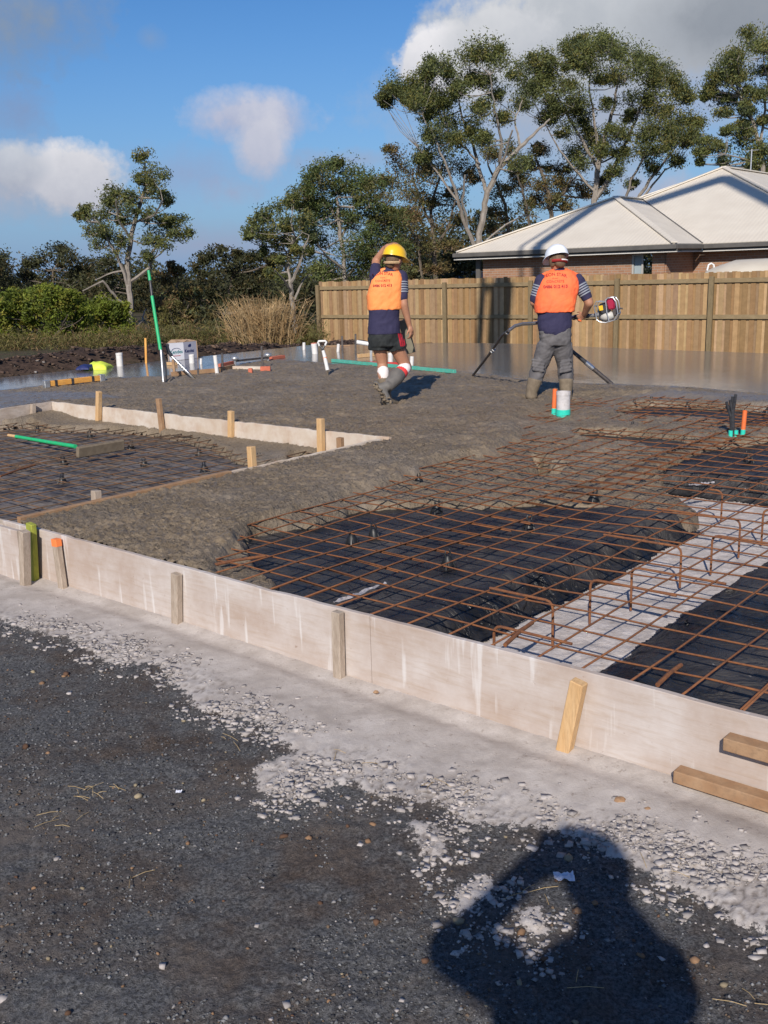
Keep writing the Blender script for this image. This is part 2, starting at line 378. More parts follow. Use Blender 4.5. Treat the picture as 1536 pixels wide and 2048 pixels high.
# ---------------------------------------------------------------- material library
def ground_mat():
    m, g, b = newmat('ground'); t = g.t
    tc = g.n('ShaderNodeTexCoord'); v = tc.outputs['Object']
    pale = g.n('ShaderNodeAttribute', attribute_name='pale').outputs['Fac']
    far = g.n('ShaderNodeAttribute', attribute_name='far').outputs['Fac']
    clod = g.n('ShaderNodeAttribute', attribute_name='clod').outputs['Fac']
    crack = g.n('ShaderNodeAttribute', attribute_name='crack').outputs['Fac']
    pale = g.ramp(g.m('ADD', g.m('MULTIPLY', pale, 0.75), g.m('MULTIPLY', g.m('SUBTRACT', g.noise(v, 30, 7, 0.78), 0.5), 2.3)), [(0.32, 0.0), (0.44, 1.0)])
    n1 = g.noise(v, 2.6, 6, 0.65); n2 = g.noise(v, 90, 4, 0.75); n3 = g.noise(v, 9, 5, 0.7); n4 = g.noise(v, 260, 3, 0.7)
    grav = g.mix(g.ramp(n2, [(0.38, 0.0), (0.66, 1.0)]), (0.046, 0.045, 0.046), (0.180, 0.178, 0.182))
    grav = g.mix(g.ramp(n4, [(0.62, 0.0), (0.74, 0.85)]), grav, (0.24, 0.24, 0.26))
    soil = g.mix(g.ramp(n2, [(0.35, 0.0), (0.7, 1.0)]), (0.042, 0.030, 0.024), (0.130, 0.092, 0.070))
    dark = g.mix(g.ramp(g.m('ADD', g.m('MULTIPLY', n1, 0.75), g.m('MULTIPLY', n3, 0.25)), [(0.45, 0.0), (0.62, 1.0)]), grav, soil)
    pl = g.mix(g.ramp(n3, [(0.3, 0.0), (0.7, 1.0)]), (0.41, 0.362, 0.330), (0.56, 0.508, 0.472))
    pl = g.mix(g.m('MULTIPLY', g.ramp(n2, [(0.5, 0.0), (0.75, 1.0)]), 0.35), pl, (0.30, 0.25, 0.22))
    pl = g.mix(g.ramp(g.noise(v, 34, 4, 0.7), [(0.60, 0.0), (0.70, 0.6)]), pl, (0.20, 0.155, 0.125))
    pl = g.mix(g.ramp(n1, [(0.48, 0.0), (0.62, 0.55)]), pl, (0.33, 0.285, 0.255))
    pl = g.mix(g.m('MULTIPLY', clod, 0.45), pl, (0.50, 0.465, 0.45))
    pl = g.mix(g.m('MULTIPLY', crack, 0.75), pl, (0.09, 0.07, 0.06))
    dark = g.mix(g.m('MULTIPLY', g.ramp(g.noise(v, 1.3, 5, 0.7), [(0.50, 0.0), (0.68, 1.0)]), 0.45), dark, (0.21, 0.195, 0.185))
    c = g.mix(pale, dark, pl)
    grass = g.mix(g.ramp(n3, [(0.4, 0.0), (0.6, 1.0)]), (0.035, 0.045, 0.018), (0.10, 0.085, 0.045))
    dirt = g.mix(g.ramp(n3, [(0.35, 0.0), (0.65, 1.0)]), (0.045, 0.028, 0.021), (0.11, 0.07, 0.052))
    bm_ = g.n('ShaderNodeAttribute', attribute_name='berm').outputs['Fac']
    fc = g.mix(bm_, g.mix(g.ramp(n1, [(0.45, 0.0), (0.6, 1.0)]), grass, dirt), g.mix(g.ramp(n3, [(0.35, 0.0), (0.65, 1.0)]), (0.030, 0.019, 0.015), (0.085, 0.055, 0.042)))
    c = g.mix(far, c, fc)
    t.links.new(c, b.inputs['Base Color']); b.inputs['Roughness'].default_value = 0.95; b.inputs['Specular IOR Level'].default_value = 0.2
    hgt = g.m('ADD', g.m('MULTIPLY', n2, 0.6), g.m('MULTIPLY', n4, 0.4))
    amp = g.m('ADD', 0.012, g.m('MULTIPLY', pale, -0.0085))
    bp = g.n('ShaderNodeBump', ins={'Strength': 1.0, 'Distance': amp, 'Height': hgt}); t.links.new(bp.outputs[0], b.inputs['Normal'])
ground_mat()
def concrete_mat():
    m, g, b = newmat('wet_concrete'); t = g.t
    tc = g.n('ShaderNodeTexCoord'); v = tc.outputs['Object']
    wet = g.n('ShaderNodeAttribute', attribute_name='wet').outputs['Fac']
    n1 = g.noise(v, 1.6, 4, 0.6); n2 = g.noise(v, 70, 5, 0.75); n3 = g.noise(v, 14, 4, 0.65); n4 = g.noise(v, 170, 2, 0.6)
    c = g.mix(g.ramp(n3, [(0.3, 0.0), (0.7, 1.0)]), (0.190, 0.143, 0.093), (0.255, 0.197, 0.135))
    c = g.mix(g.ramp(n1, [(0.50, 0.0), (0.68, 0.6)]), c, (0.225, 0.190, 0.160))
    c = g.mix(g.ramp(n2, [(0.36, 0.8), (0.44, 0.0)]), c, (0.055, 0.043, 0.032))  # shade inside the small pits, painted dark where the bump is low
    c = g.mix(g.ramp(n4, [(0.66, 0.0), (0.75, 0.8)]), c, (0.42, 0.36, 0.29))
    sm = g.mix(g.ramp(n1, [(0.4, 0.0), (0.65, 1.0)]), (0.150, 0.140, 0.138), (0.185, 0.168, 0.160))
    c = g.mix(wet, c, sm)
    t.links.new(c, b.inputs['Base Color'])
    rr = g.ramp(g.m('ADD', g.m('MULTIPLY', n1, 0.6), g.m('MULTIPLY', n3, 0.4)), [(0.38, 0.38), (0.62, 0.72)])
    rw = g.ramp(n3, [(0.3, 0.05), (0.7, 0.15)])
    ro = g.mix(wet, rr, rw); t.links.new(ro, b.inputs['Roughness'])
    b.inputs['Specular IOR Level'].default_value = 0.5
    amp = g.m('MULTIPLY', g.ramp(g.noise(v, 2.1, 4, 0.6), [(0.36, 0.006), (0.60, 0.027)]), g.m('SUBTRACT', 1.0, g.m('MULTIPLY', wet, 0.985)))
    hgt = g.m('ADD', g.m('MULTIPLY', n2, 0.75), g.m('MULTIPLY', n3, 0.25))
    dv = g.n('ShaderNodeTexNoise', ins={'Vector': v, 'Scale': 30.0, 'Detail': 3.0}); vm = g.n('ShaderNodeVectorMath', operation='MULTIPLY_ADD', ins={0: dv.outputs[1], 1: (0.05, 0.05, 0.05), 2: v})
    vo = g.n('ShaderNodeTexVoronoi', ins={'Vector': vm.outputs[0], 'Scale': 34.0}); hgt = g.m('ADD', hgt, g.m('MULTIPLY', g.m('MINIMUM', vo.outputs[0], 0.55), -0.55))
    bp = g.n('ShaderNodeBump', ins={'Strength': 1.0, 'Distance': amp, 'Height': hgt}); t.links.new(bp.outputs[0], b.inputs['Normal'])
concrete_mat()
pm('limestone', (0.44, 0.39, 0.36), (0.60, 0.55, 0.53), 9, 0.95, 0.006, 60, c3=(0.26, 0.21, 0.18), s3=45, f3=0.4, spec=0.2)
def plastic_mat():
    m, g, b = newmat('black_plastic'); t = g.t
    tc = g.n('ShaderNodeTexCoord'); v = tc.outputs['Object']
    n1 = g.noise(v, 2.2, 5, 0.65); n2 = g.noise(v, 45, 3, 0.7); n3 = g.noise(v, 7, 4, 0.6, 1.5)
    c = g.mix(g.ramp(n1, [(0.40, 0.0), (0.66, 1.0)]), (0.011, 0.011, 0.012), (0.070, 0.064, 0.062))  # dust and a grey sheen, both put into the plastic's colour
    c = g.mix(g.ramp(n2, [(0.69, 0.0), (0.73, 0.8)]), c, (0.30, 0.29, 0.29))
    t.links.new(c, b.inputs['Base Color']); t.links.new(g.ramp(n1, [(0.35, 0.28), (0.6, 0.55)]), b.inputs['Roughness'])
    b.inputs['Specular IOR Level'].default_value = 0.30
    bp = g.n('ShaderNodeBump', ins={'Strength': 1.0, 'Distance': 0.05, 'Height': n3}); t.links.new(bp.outputs[0], b.inputs['Normal'])
plastic_mat()
pm('rust', (0.25, 0.098, 0.036), (0.16, 0.064, 0.032), 22, 0.85, 0.0008, 300, c3=(0.10, 0.045, 0.03), s3=60, f3=0.6)
pm('rust_muddy', (0.19, 0.095, 0.048), (0.15, 0.115, 0.085), 9, 0.9, c3=(0.08, 0.05, 0.035), s3=60, f3=0.5)
def ply_mat():
    m, g, b = newmat('plywood'); t = g.t
    tc = g.n('ShaderNodeTexCoord'); mp = g.n('ShaderNodeMapping', ins={0: tc.outputs['Object'], 'Rotation': (0, 0, -(TA-math.pi/2))}); v = mp.outputs[0]
    st = g.n('ShaderNodeMapping', ins={0: v, 'Scale': (1.6, 1.6, 16)}).outputs[0]
    st2 = g.n('ShaderNodeMapping', ins={0: v, 'Scale': (9, 9, 0.9)}).outputs[0]
    n1 = g.noise(st, 3.0, 6, 0.65, 0.4); n2 = g.noise(v, 3.0, 5, 0.65); n3 = g.noise(v, 40, 4, 0.7); n4 = g.noise(st2, 2.4, 3, 0.5)
    c = g.mix(g.ramp(n2, [(0.35, 0.0), (0.65, 1.0)]), (0.41, 0.325, 0.275), (0.53, 0.475, 0.445))
    c = g.mix(g.ramp(n1, [(0.48, 0.0), (0.74, 0.5)]), c, (0.36, 0.26, 0.185))
    c = g.mix(g.ramp(n4, [(0.60, 0.0), (0.68, 0.55)]), c, (0.66, 0.64, 0.63))
    c = g.mix(g.ramp(n3, [(0.66, 0.0), (0.75, 0.6)]), c, (0.25, 0.16, 0.11))
    # muddy splash towards the foot of the board
    z = g.n('ShaderNodeSeparateXYZ', ins={0: tc.outputs['Object']}).outputs[2]
    t.links.new(c, b.inputs['Base Color']); b.inputs['Roughness'].default_value = 0.85; b.inputs['Specular IOR Level'].default_value = 0.25
    bp = g.n('ShaderNodeBump', ins={'Strength': 1.0, 'Distance': 0.0015, 'Height': n1}); t.links.new(bp.outputs[0], b.inputs['Normal'])
ply_mat()
pm('timber_grey', (0.33, 0.26, 0.20), (0.45, 0.37, 0.30), 6, 0.85, 0.001, 40, stretch=(6, 6, 1), c3=(0.14, 0.10, 0.07), s3=30, f3=0.4)
pm('timber_new', (0.56, 0.34, 0.155), (0.63, 0.42, 0.22), 5, 0.7, 0.0008, 40, stretch=(7, 7, 0.8), c3=(0.22, 0.11, 0.05), s3=22, f3=0.35)
pm('timber_brown', (0.30, 0.17, 0.09), (0.38, 0.24, 0.14), 5, 0.8, 0.001, 40, stretch=(3, 3, 3), c3=(0.12, 0.07, 0.04), s3=20, f3=0.4)
pm('timber_pale', (0.50, 0.40, 0.31), (0.60, 0.53, 0.46), 5, 0.85, 0.001, 40, c3=(0.36, 0.20, 0.12), s3=7, f3=0.35)
pm('timber_green', (0.24, 0.27, 0.035), (0.40, 0.42, 0.06), 7, 0.75, 0.001, 50, stretch=(5, 5, 1), c3=(0.12, 0.13, 0.04), s3=25, f3=0.4)
pm('paint_orange', (0.85, 0.22, 0.06), rough=0.6)
pm('pvc_white', (0.66, 0.63, 0.61), (0.74, 0.72, 0.70), 12, 0.4, c3=(0.35, 0.31, 0.27), s3=18, f3=0.25)
pm('pvc_grey', (0.50, 0.48, 0.49), (0.62, 0.58, 0.58), 12, 0.45, c3=(0.30, 0.27, 0.24), s3=26, f3=0.4)
pm('tape_green', (0.02, 0.52, 0.40), (0.04, 0.60, 0.46), 30, 0.45, 0.001, 80)
pm('conduit_orange', (0.80, 0.155, 0.035), (0.70, 0.17, 0.06), 25, 0.5)
pm('cable_black', (0.022, 0.023, 0.028), (0.05, 0.05, 0.055), 25, 0.4, 0.001, 60)
pm('black_chair', (0.014, 0.015, 0.017), rough=0.45)
pm('green_paint', (0.012, 0.40, 0.14), (0.02, 0.46, 0.18), 12, 0.5, c3=(0.10, 0.22, 0.12), s3=30, f3=0.4)
pm('teal_paint', (0.05, 0.36, 0.27), (0.10, 0.42, 0.34), 12, 0.55, c3=(0.20, 0.22, 0.17), s3=22, f3=0.5)
pm('yellow_orange', (0.75, 0.38, 0.09), (0.66, 0.30, 0.06), 9, 0.5, c3=(0.3, 0.16, 0.06), s3=20, f3=0.4)
pm('muddy', (0.145, 0.112, 0.078), (0.205, 0.162, 0.115), 20, 0.85, 0.002, 80)
pm('dark_steel', (0.06, 0.055, 0.06), (0.13, 0.11, 0.10), 25, 0.5, metal=0.6)
pm('chrome', (0.62, 0.62, 0.63), (0.45, 0.45, 0.47), 25, 0.28, metal=0.9)
pm('alu', (0.52, 0.53, 0.55), (0.38, 0.38, 0.39), 25, 0.4, metal=0.7)
pm('white_paint', (0.74, 0.73, 0.72), (0.66, 0.65, 0.63), 16, 0.45)
pm('red_paint', (0.52, 0.05, 0.04), rough=0.5)
pm('brick_orange', (0.55, 0.15, 0.09), (0.42, 0.12, 0.07), 30, 0.85)
pm('cardboard', (0.40, 0.26, 0.16), (0.45, 0.31, 0.20), 12, 0.85)
pm('box_white', (0.72, 0.71, 0.75), (0.66, 0.65, 0.69), 6, 0.7)
pm('box_white_shaded', (0.44, 0.43, 0.50), (0.40, 0.39, 0.45), 6, 0.7)  # right side of the white box, its shade put into the colour
pm('ink_navy', (0.02, 0.03, 0.12), rough=0.6)
pm('ink_teal', (0.03, 0.20, 0.22), rough=0.6)
pm('hivis_yellow', (0.62, 0.75, 0.05), (0.75, 0.85, 0.12), 14, 0.8)
pm('soil', (0.05, 0.032, 0.024), (0.12, 0.078, 0.058), 4, 0.95, 0.03, 14, c3=(0.24, 0.21, 0.19), s3=12, f3=0.25)

# ---------------------------------------------------------------- ground (one sheet, foreground to the horizon)
def P(*px, z=0.0): return [tuple(at(q[0], q[1], q[2] if len(q) > 2 else z)[:2]) for q in px]
ys = [-6.0]
while ys[-1] < 900:
    y = ys[-1]; ys.append(y + (0.35 if y < 1.0 else 0.0088*(1+max(0, y-1.6)*0.42) if y < 5.2 else 0.045*(y/5.2)**1.75))
ys = np.array(ys)
us = np.concatenate([np.linspace(-2.2, -0.62, 24)[:-1], np.linspace(-0.62, 0.62, 470), np.linspace(0.62, 2.2, 24)[1:]])
YY, UU = np.meshgrid(ys, us, indexing='ij'); XX = UU*(np.maximum(YY, 0.2)+0.9)
Ac = XX*AX.x+YY*AX.y; Bc = XX*BX.x+YY*BX.y
warp = 0.10*fbm(XX*6, YY*6, 4, 3)+0.05*fbm(XX*25, YY*25, 3, 9)
wx, wy = XX+warp, YY+0.10*fbm(XX*6+50, YY*6, 4, 4)+0.05*fbm(XX*25+50, YY*25, 3, 19)
edge = P((-500, 1150), (0, 1242), (70, 1262), (150, 1285), (230, 1330), (300, 1325), (350, 1350), (372, 1400), (395, 1430), (480, 1432), (545, 1462), (590, 1510), (690, 1560), (760, 1600), (870, 1610), (960, 1650), (1060, 1650), (1220, 1720), (1290, 1760), (1400, 1790), (1480, 1850), (1536, 1860), (2300, 2100), (2300, 900), (-500, 700))
patches = [P((505, 1540), (560, 1520), (680, 1525), (700, 1565), (600, 1600), (520, 1580)), P((815, 1650), (870, 1660), (900, 1715), (850, 1730)), P((1045, 1820), (1090, 1815), (1110, 1880), (1060, 1870)), P((905, 1790), (990, 1740), (1010, 1800), (930, 1850))]
pale = inpoly(wx, wy, edge).astype(float)
for q in patches: pale = np.maximum(pale, inpoly(wx, wy, q))
pale[YY > 26] = 0
smooth_band = sstep(2.36, 2.62, Bc + 0.5*warp + 0.10*np.sin(Ac*2.1))          # trodden, nearly flat strip beside the board
near = (YY < 6) & (YY > 0.5)
f1, f2, cid = worley(wx*26, wy*26, 2); g1, g2, gid = worley(wx*58+3, wy*58, 8)
clodh = np.clip(f2-f1, 0, 0.5)*2; clod2 = np.clip(g2-g1, 0, 0.4)*2.2
rough = (1-smooth_band)*near
pale_b = blur(pale, 0)*1.0; pale_s = blur(pale*(0.72+0.75*np.clip(fbm(XX*2.4, YY*2.4, 4, 401)+.35, 0, 1)*(Bc < 2.35)+0.5*(Bc >= 2.35)), 11); pale_b = np.clip(pale_s*1.6-.3, 0, 1)
Zg = 0.03*fbm(XX*0.9, YY*0.9, 3, 31)
Zg += near*(1-pale_b)*(0.022*fbm(XX*9, YY*9, 4, 41)+0.016*fbm(XX*50, YY*50, 3, 44))
Zg += pale_b*rough*(0.002+0.010*np.sqrt(clodh)*(0.3+0.9*cid)+0.007*clod2*gid+0.012*fbm(XX*5, YY*5, 3, 47))
Zg += pale_b*near*smooth_band*(0.006*fbm(XX*30, YY*30, 3, 48)+0.012)
Zg -= 0.012*near*np.exp(-((Bc-2.80)/0.05)**2)
# the site falls away behind the slab; a berm of dug soil runs along its far left edge
berm = np.exp(-((Ac+15.45+0.35*fbm(Bc*0.8, Ac*0.2, 3, 5))/0.75)**2)*(Bc > -2)*sstep(24, 16, Bc)
Zg += berm*(0.50+0.25*fbm(Bc*1.4, Ac*1.4, 4, 61)+0.10*fbm(Bc*6, Ac*6, 3, 62))
Zg -= 0.35*sstep(17, 21, YY+0.15*XX)*sstep(-6, 0, XX) 
Zg -= 0.9*sstep(30, 60, YY)
Zg += 1.2*fbm(XX*0.02, YY*0.02, 3, 71)*sstep(80, 300, YY)
inside = (Ac > -14.1) & (Bc > 2.97) & (YY < 20) ; Zg = np.where(inside, -0.12, Zg)
Zg = Zg - 0.0
farm = sstep(7.0, 12, YY)*1.0; bermc = np.clip(berm*1.6, 0, 1)
clodv = np.clip(pale_b*rough*np.clip(clodh*1.4, 0, 1)*cid*1.4, 0, 1); crackv = np.clip(pale_b*rough*(1-np.clip((f2-f1)*7, 0, 1)), 0, 1)*(fbm(XX*3, YY*3, 3, 99) > -0.12)
ground = grid('ground', XX, YY, Zg, None, 'ground', dict(pale=np.clip(pale_s, 0, 1.2), far=farm, berm=bermc, clod=clodv, crack=crackv))
tag(ground, 'dark gravelly site ground with a pale crumbled concrete strip along the formwork', kind='structure')

def scatter(name, pts, sizes, colsrc, seed, kind_label, mat, ico=True, flat=0.65):
    """many small stones as one object"""
    r = np.random.default_rng(seed); n = len(pts)
    if ico is True:
        bm = bmesh.new(); bmesh.ops.create_icosphere(bm, subdivisions=1, radius=1.0); bv = np.array([v.co[:] for v in bm.verts]); bf = np.array([[v.index for v in f.verts] for f in bm.faces]); bm.free()
    else:
        bv = np.array([(x, y, z) for x in (-.7, .7) for y in (-.7, .7) for z in (-.7, .7)]); bf = np.array([(0, 1, 3, 2), (4, 6, 7, 5), (0, 4, 5, 1), (2, 3, 7, 6), (0, 2, 6, 4), (1, 5, 7, 3)])
    if ico is False:
        bv = np.array([(1, 0, 0), (-1, 0, 0), (0, 1, 0), (0, -1, 0), (0, 0, 1), (0, 0, -1)], float); bf = np.array([(0, 2, 4), (2, 1, 4), (1, 3, 4), (3, 0, 4), (2, 0, 5), (1, 2, 5), (3, 1, 5), (0, 3, 5)])
    k = len(bv); V = bv[None]*(0.65+0.7*r.random((n, k, 1)))
    V = V*np.stack([0.8+0.6*r.random(n), 0.8+0.6*r.random(n), flat*(0.7+0.6*r.random(n))], 1)[:, None, :]
    a = r.random(n)*6.283; ca, sa = np.cos(a)[:, None], np.sin(a)[:, None]
    Vx = V[..., 0]*ca-V[..., 1]*sa; Vy = V[..., 0]*sa+V[..., 1]*ca
    V = np.stack([Vx, Vy, V[..., 2]], -1)*sizes[:, None, None]+pts[:, None, :]
    F = (bf[None]+(np.arange(n)*k)[:, None, None]).reshape(-1, bf.shape[1])
    cols = np.repeat(colsrc, k, 0)
    o = raw_mesh(name, V.reshape(-1, 3), F, mat, None, False, None, cols)
    return tag(o, kind_label, kind='stuff')
attr_color('stones', 0.9, 0.3, nscale=120, namt=0.3)
def gz_lookup(px_, py_):
    """height of the ground sheet at world points"""
    u = px_/(np.maximum(py_, 0.2)+0.9); j = np.clip(np.searchsorted(us, u), 1, len(us)-1); i = np.clip(np.searchsorted(ys, py_), 1, len(ys)-1)
    return Zg[i, j], pale_b[i, j], smooth_band[i, j]
r_ = np.random.default_rng(3); N = 60000
yy_ = 1.5+4.3*r_.random(N)**1.35; xx_ = (r_.random(N)*1.3-0.65)*(yy_+0.9)
zz_, pl_, sb_ = gz_lookup(xx_, yy_); keep = (pl_ < 0.4) & (Bsel := (xx_*BX.x+yy_*BX.y < 2.8)) & (fbm(xx_*2.3, yy_*2.3, 4, 222) > -0.11)
pts = np.stack([xx_, yy_, zz_+0.0012], 1)[keep]; n = len(pts); sz = 0.0024+0.0046*r_.random(n)**3.0
pal = np.array([(0.125, 0.127, 0.135), (0.078, 0.079, 0.083), (0.185, 0.184, 0.188), (0.035, 0.035, 0.04), (0.12, 0.085, 0.06), (0.20, 0.19, 0.19)])
cs_ = pal[r_.choice(6, n, p=[.32, .26, .13, .14, .10, .05])]*(0.7+0.6*r_.random((n, 1)))
scatter('gravel', pts, sz, cs_, 11, 'loose bluish grey road gravel strewn over the dark ground', 'stones', ico=False)
# pale crumbs of dried concrete over and beside the spilled strip
N = 260000; yy_ = 1.6+3.9*r_.random(N)**1.2; xx_ = (r_.random(N)*1.3-0.65)*(yy_+0.9)
zz_, pl_, sb_ = gz_lookup(xx_, yy_); blurp = gz_lookup(xx_+0.05, yy_+0.06)[1]+gz_lookup(xx_, yy_+0.14)[1]+gz_lookup(xx_-0.09, yy_+0.02)[1]+pl_
cl_ = sstep(-0.10, 0.12, fbm(xx_*6, yy_*6, 3, 333)); pr = np.clip(blurp/4, 0, 1)*np.clip(1-sb_, 0, 1)*cl_*0.95+0.0015+0.06*(blurp > 0)*(pl_ < .5)+0.004*(pl_ > .5)
keep = (r_.random(N) < pr) & (xx_*BX.x+yy_*BX.y < 2.75); pts = np.stack([xx_, yy_, zz_+0.003], 1)[keep]; n = len(pts)
sz = 0.0028+0.0125*r_.random(n)**4.2; cs_ = np.array([(0.47, 0.425, 0.405)])*(0.55+0.42*r_.random((n, 1)))
pts[:, 2] -= sz*0.30; scatter('concrete_crumbs', pts, sz, cs_, 12, 'pale crumbs of dried concrete scattered beside the formwork', 'stones', ico='cube', flat=0.55)
# brown stones
N = 420; yy_ = 1.7+3.2*r_.random(N)**1.2; xx_ = (r_.random(N)*1.2-0.6)*(yy_+0.6); zz_, pl_, sb_ = gz_lookup(xx_, yy_); keep = (pl_ < 0.6) & (xx_*BX.x+yy_*BX.y < 2.75)
pts = np.stack([xx_, yy_, zz_+0.002], 1)[keep]; n = len(pts); pal = np.array([(0.22, 0.13, 0.075), (0.12, 0.065, 0.04), (0.26, 0.21, 0.14)])
scatter('brown_pebbles', pts, 0.004+0.010*r_.random(n)**2.4, pal[r_.choice(3, n)]*(0.7+0.5*r_.random((n, 1))), 13, 'small brown pebbles and soil lumps on the gravel', 'stones', flat=0.7)
# rubble on the soil heap beyond the slab
N = 5200; aa_ = -15.3+0.75*r_.normal(0, 1, N); bb_ = 3+16*r_.random(N); xx_ = aa_*AX.x+bb_*BX.x; yy_ = aa_*AX.y+bb_*BX.y
zz_, pl_, sb_ = gz_lookup(xx_, yy_); keep = (aa_ < -14.3) & (yy_ > 6); pts = np.stack([xx_, yy_, zz_+0.008], 1)[keep]; n = len(pts)
pal = np.array([(0.085, 0.055, 0.042), (0.05, 0.034, 0.027), (0.13, 0.085, 0.06), (0.30, 0.27, 0.25)])
scatter('soil_clods', pts, 0.008+0.034*r_.random(n)**2.8, pal[r_.choice(4, n, p=[.4, .34, .22, .04])]*(0.7+0.5*r_.random((n, 1))), 14, 'dark soil clods and rubble on the heap beyond the slab', 'stones', ico='cube', flat=.7)
# dry straws lying on the gravel
mb = MB()
for cx, cy, k in [(190, 1590, 12), (130, 1640, 5), (470, 1480, 3), (700, 1520, 3), (300, 1750, 2), (900, 1580, 4), (1060, 1790, 4), (1330, 1730, 4), (1180, 1960, 2), (1500, 2000, 3)]:
    for i in range(k):
        p = at(cx+random.uniform(-45, 45), cy+random.uniform(-18, 18), 0.012); a = random.uniform(0, 6.28); l = random.uniform(0.015, 0.05); d = Vector((math.cos(a), math.sin(a), random.uniform(-0.1, 0.25)))
        mb.tube([p-d*l, p+Vector((0, 0, 0.004)), p+d*l*0.8], 0.0009, 4)
pm('straw', (0.45, 0.33, 0.17), (0.36, 0.25, 0.12), 30, 0.8)
tag(mb.build('straw', 'straw'), 'dry straws lying loose on the dark gravel', kind='stuff')
# a few white paper scraps in the foreground
pm('paper', (0.62, 0.63, 0.72), rough=0.8)
for (px, py, w, lab) in [(1128, 1758, 0.055, 'crumpled white paper scrap in the shadow of the head'), (358, 1586, 0.02, 'tiny white paper chip on the gravel at lower left')]:
    p = at(px, py, 0.006); bm = bmesh.new(); bmesh.ops.create_grid(bm, x_segments=7, y_segments=5, size=0.5)
    for v in bm.verts: v.co = Vector((p.x+v.co.x*w, p.y+v.co.y*w*0.7, p.z+0.004+0.012*random.random()*(w/0.05)))
    me = bpy.data.meshes.new('paper_scrap'); bm.to_mesh(me); bm.free(); me.materials.append(MATS['paper']); o = bpy.data.objects.new('paper_scrap', me); C.objects.link(o)
    sd = o.modifiers.new('s', 'SOLIDIFY'); sd.thickness = 0.001; tag(o, lab, 'litter')

# ---------------------------------------------------------------- slab area: poured concrete, plastic, trench
ys2 = np.exp(np.arange(math.log(2.35), math.log(24.0), 0.0028)); us2 = np.linspace(-0.66, 0.62, 640)
Y2, U2 = np.meshgrid(ys2, us2, indexing='ij'); X2 = U2*(Y2+0.6); A2 = X2*AX.x+Y2*AX.y; B2 = X2*BX.x+Y2*BX.y
w1 = 0.09*fbm(X2*4, Y2*4, 4, 100)+0.05*fbm(X2*16, Y2*16, 3, 104); w2 = 0.09*fbm(X2*4+70, Y2*4, 4, 101)+0.05*fbm(X2*16+70, Y2*16, 3, 105)
XW, YW = X2+w1*1.2, Y2+w2*1.2
lump = fbm(X2*7, Y2*7, 4, 110); fine = fbm(X2*34, Y2*34, 3, 114); g1_, g2_, _ = worley(X2*22+w1*30, Y2*22+w2*30, 15)
back = P((640, 690), (900, 685), (1050, 687), (1240, 696), (1536, 706), (2300, 740), z=.3)
slab_poly = [tuple(xy(-14.2, -2)[:2]), tuple(xy(-14.2, 14.35)[:2])] + back + [tuple(xy(6, 12)[:2]), tuple(xy(6, 2.942)[:2]), tuple(xy(-5.42, 2.942)[:2]), tuple(xy(-5.42, 6.33)[:2]), tuple(xy(-10.52, 6.33)[:2]), tuple(xy(-10.52, -2)[:2])]
slab_in = inpoly(X2, Y2, slab_poly)
PE = P((432, 1128), (470, 1090), (505, 1048), (600, 1022), (700, 985), (800, 955), (885, 915), (985, 900), (1040, 872), (1040, 835), (1085, 805), (1160, 790), (1250, 787), (1400, 795), (1536, 812), (2400, 860), (2400, 1800), (432, 1500), z=.27)
PB = P((548, 1170), (505, 1118), (508, 1062), (640, 1040), (720, 1008), (850, 1000), (960, 1012), (1080, 1000), (1200, 1004), (1290, 1022, .16), (1345, 1048, .10), (1378, 1062, .08), (1400, 1040, .08), (1352, 1000, .10), (1322, 975, .17), (1330, 935, .2), (1440, 890), (1536, 880), (2400, 930), (2400, 1800), (548, 1500), z=.22)
holes = [P((1240, 818), (1300, 806), (1536, 820), (1800, 830), (1800, 862), (1500, 856), (1420, 838), (1240, 832), z=.22), P((1150, 862), (1290, 868), (1400, 882), (1330, 897), (1240, 880), (1160, 875), z=.22), P((1055, 968), (1090, 948), (1132, 954), (1114, 974), (1070, 978), z=.1), P((1062, 905), (1100, 915), (1070, 922), z=.22), P((800, 985), (840, 965), (850, 975), z=.22)]
inE = inpoly(XW, YW, PE); inB = inpoly(XW, YW, PB)
for hq in holes: inB |= inpoly(X2+w1*.5, Y2+w2*.5, hq)
fE = blur(inE, 14); fB = blur(inB, 9); fB1 = blur(inB, 2)
wetpoly = [tuple(xy(-12.45, -2)[:2]), tuple(xy(-12.45, 6.7)[:2]), tuple(xy(-12.40, 8.5)[:2])] + P((330, 752), (400, 742), (455, 733), (540, 718), (600, 722), (665, 727), (780, 733), (905, 742), (1000, 752), (1100, 765), (1220, 768), (1380, 775), (1536, 788), (2300, 830), z=.3) + [tuple(xy(9, 30)[:2]), tuple(xy(-18, 30)[:2]), tuple(xy(-18, -2)[:2])]
wet = blur(inpoly(X2+w1*1.3, Y2+w2*1.3, wetpoly), 2)
wetx = [P((1240, 785), (1350, 780), (1536, 790), (2300, 830), (2300, 850), (1536, 806), (1400, 790), z=.3), P((-400, 760), (0, 783), (180, 783), (250, 795), (100, 800), (0, 818), (-400, 860), z=.3)]
wsoft = np.zeros_like(wet)
for q in wetx: wsoft = np.maximum(wsoft, blur(inpoly(XW, YW, q), 6)*0.5)
wetall = np.maximum(wet, wsoft)
rghamp = (1-wetall)
sc = np.clip(0.45+0.1*Y2, 0.6, 1.4)
Z = 0.298 + rghamp*(0.024*lump*sc+0.036*fine+0.012*(np.clip(g2_-g1_, 0, .3)-.15)*4 - 0.024*np.clip(0.25-g1_, 0, 1)*4*(fbm(X2*2.2, Y2*2.2, 3, 188) > -0.05)) + 0.0006*lump*wet
Z -= 0.020*rghamp*sstep(0.02, 0.3, fE)
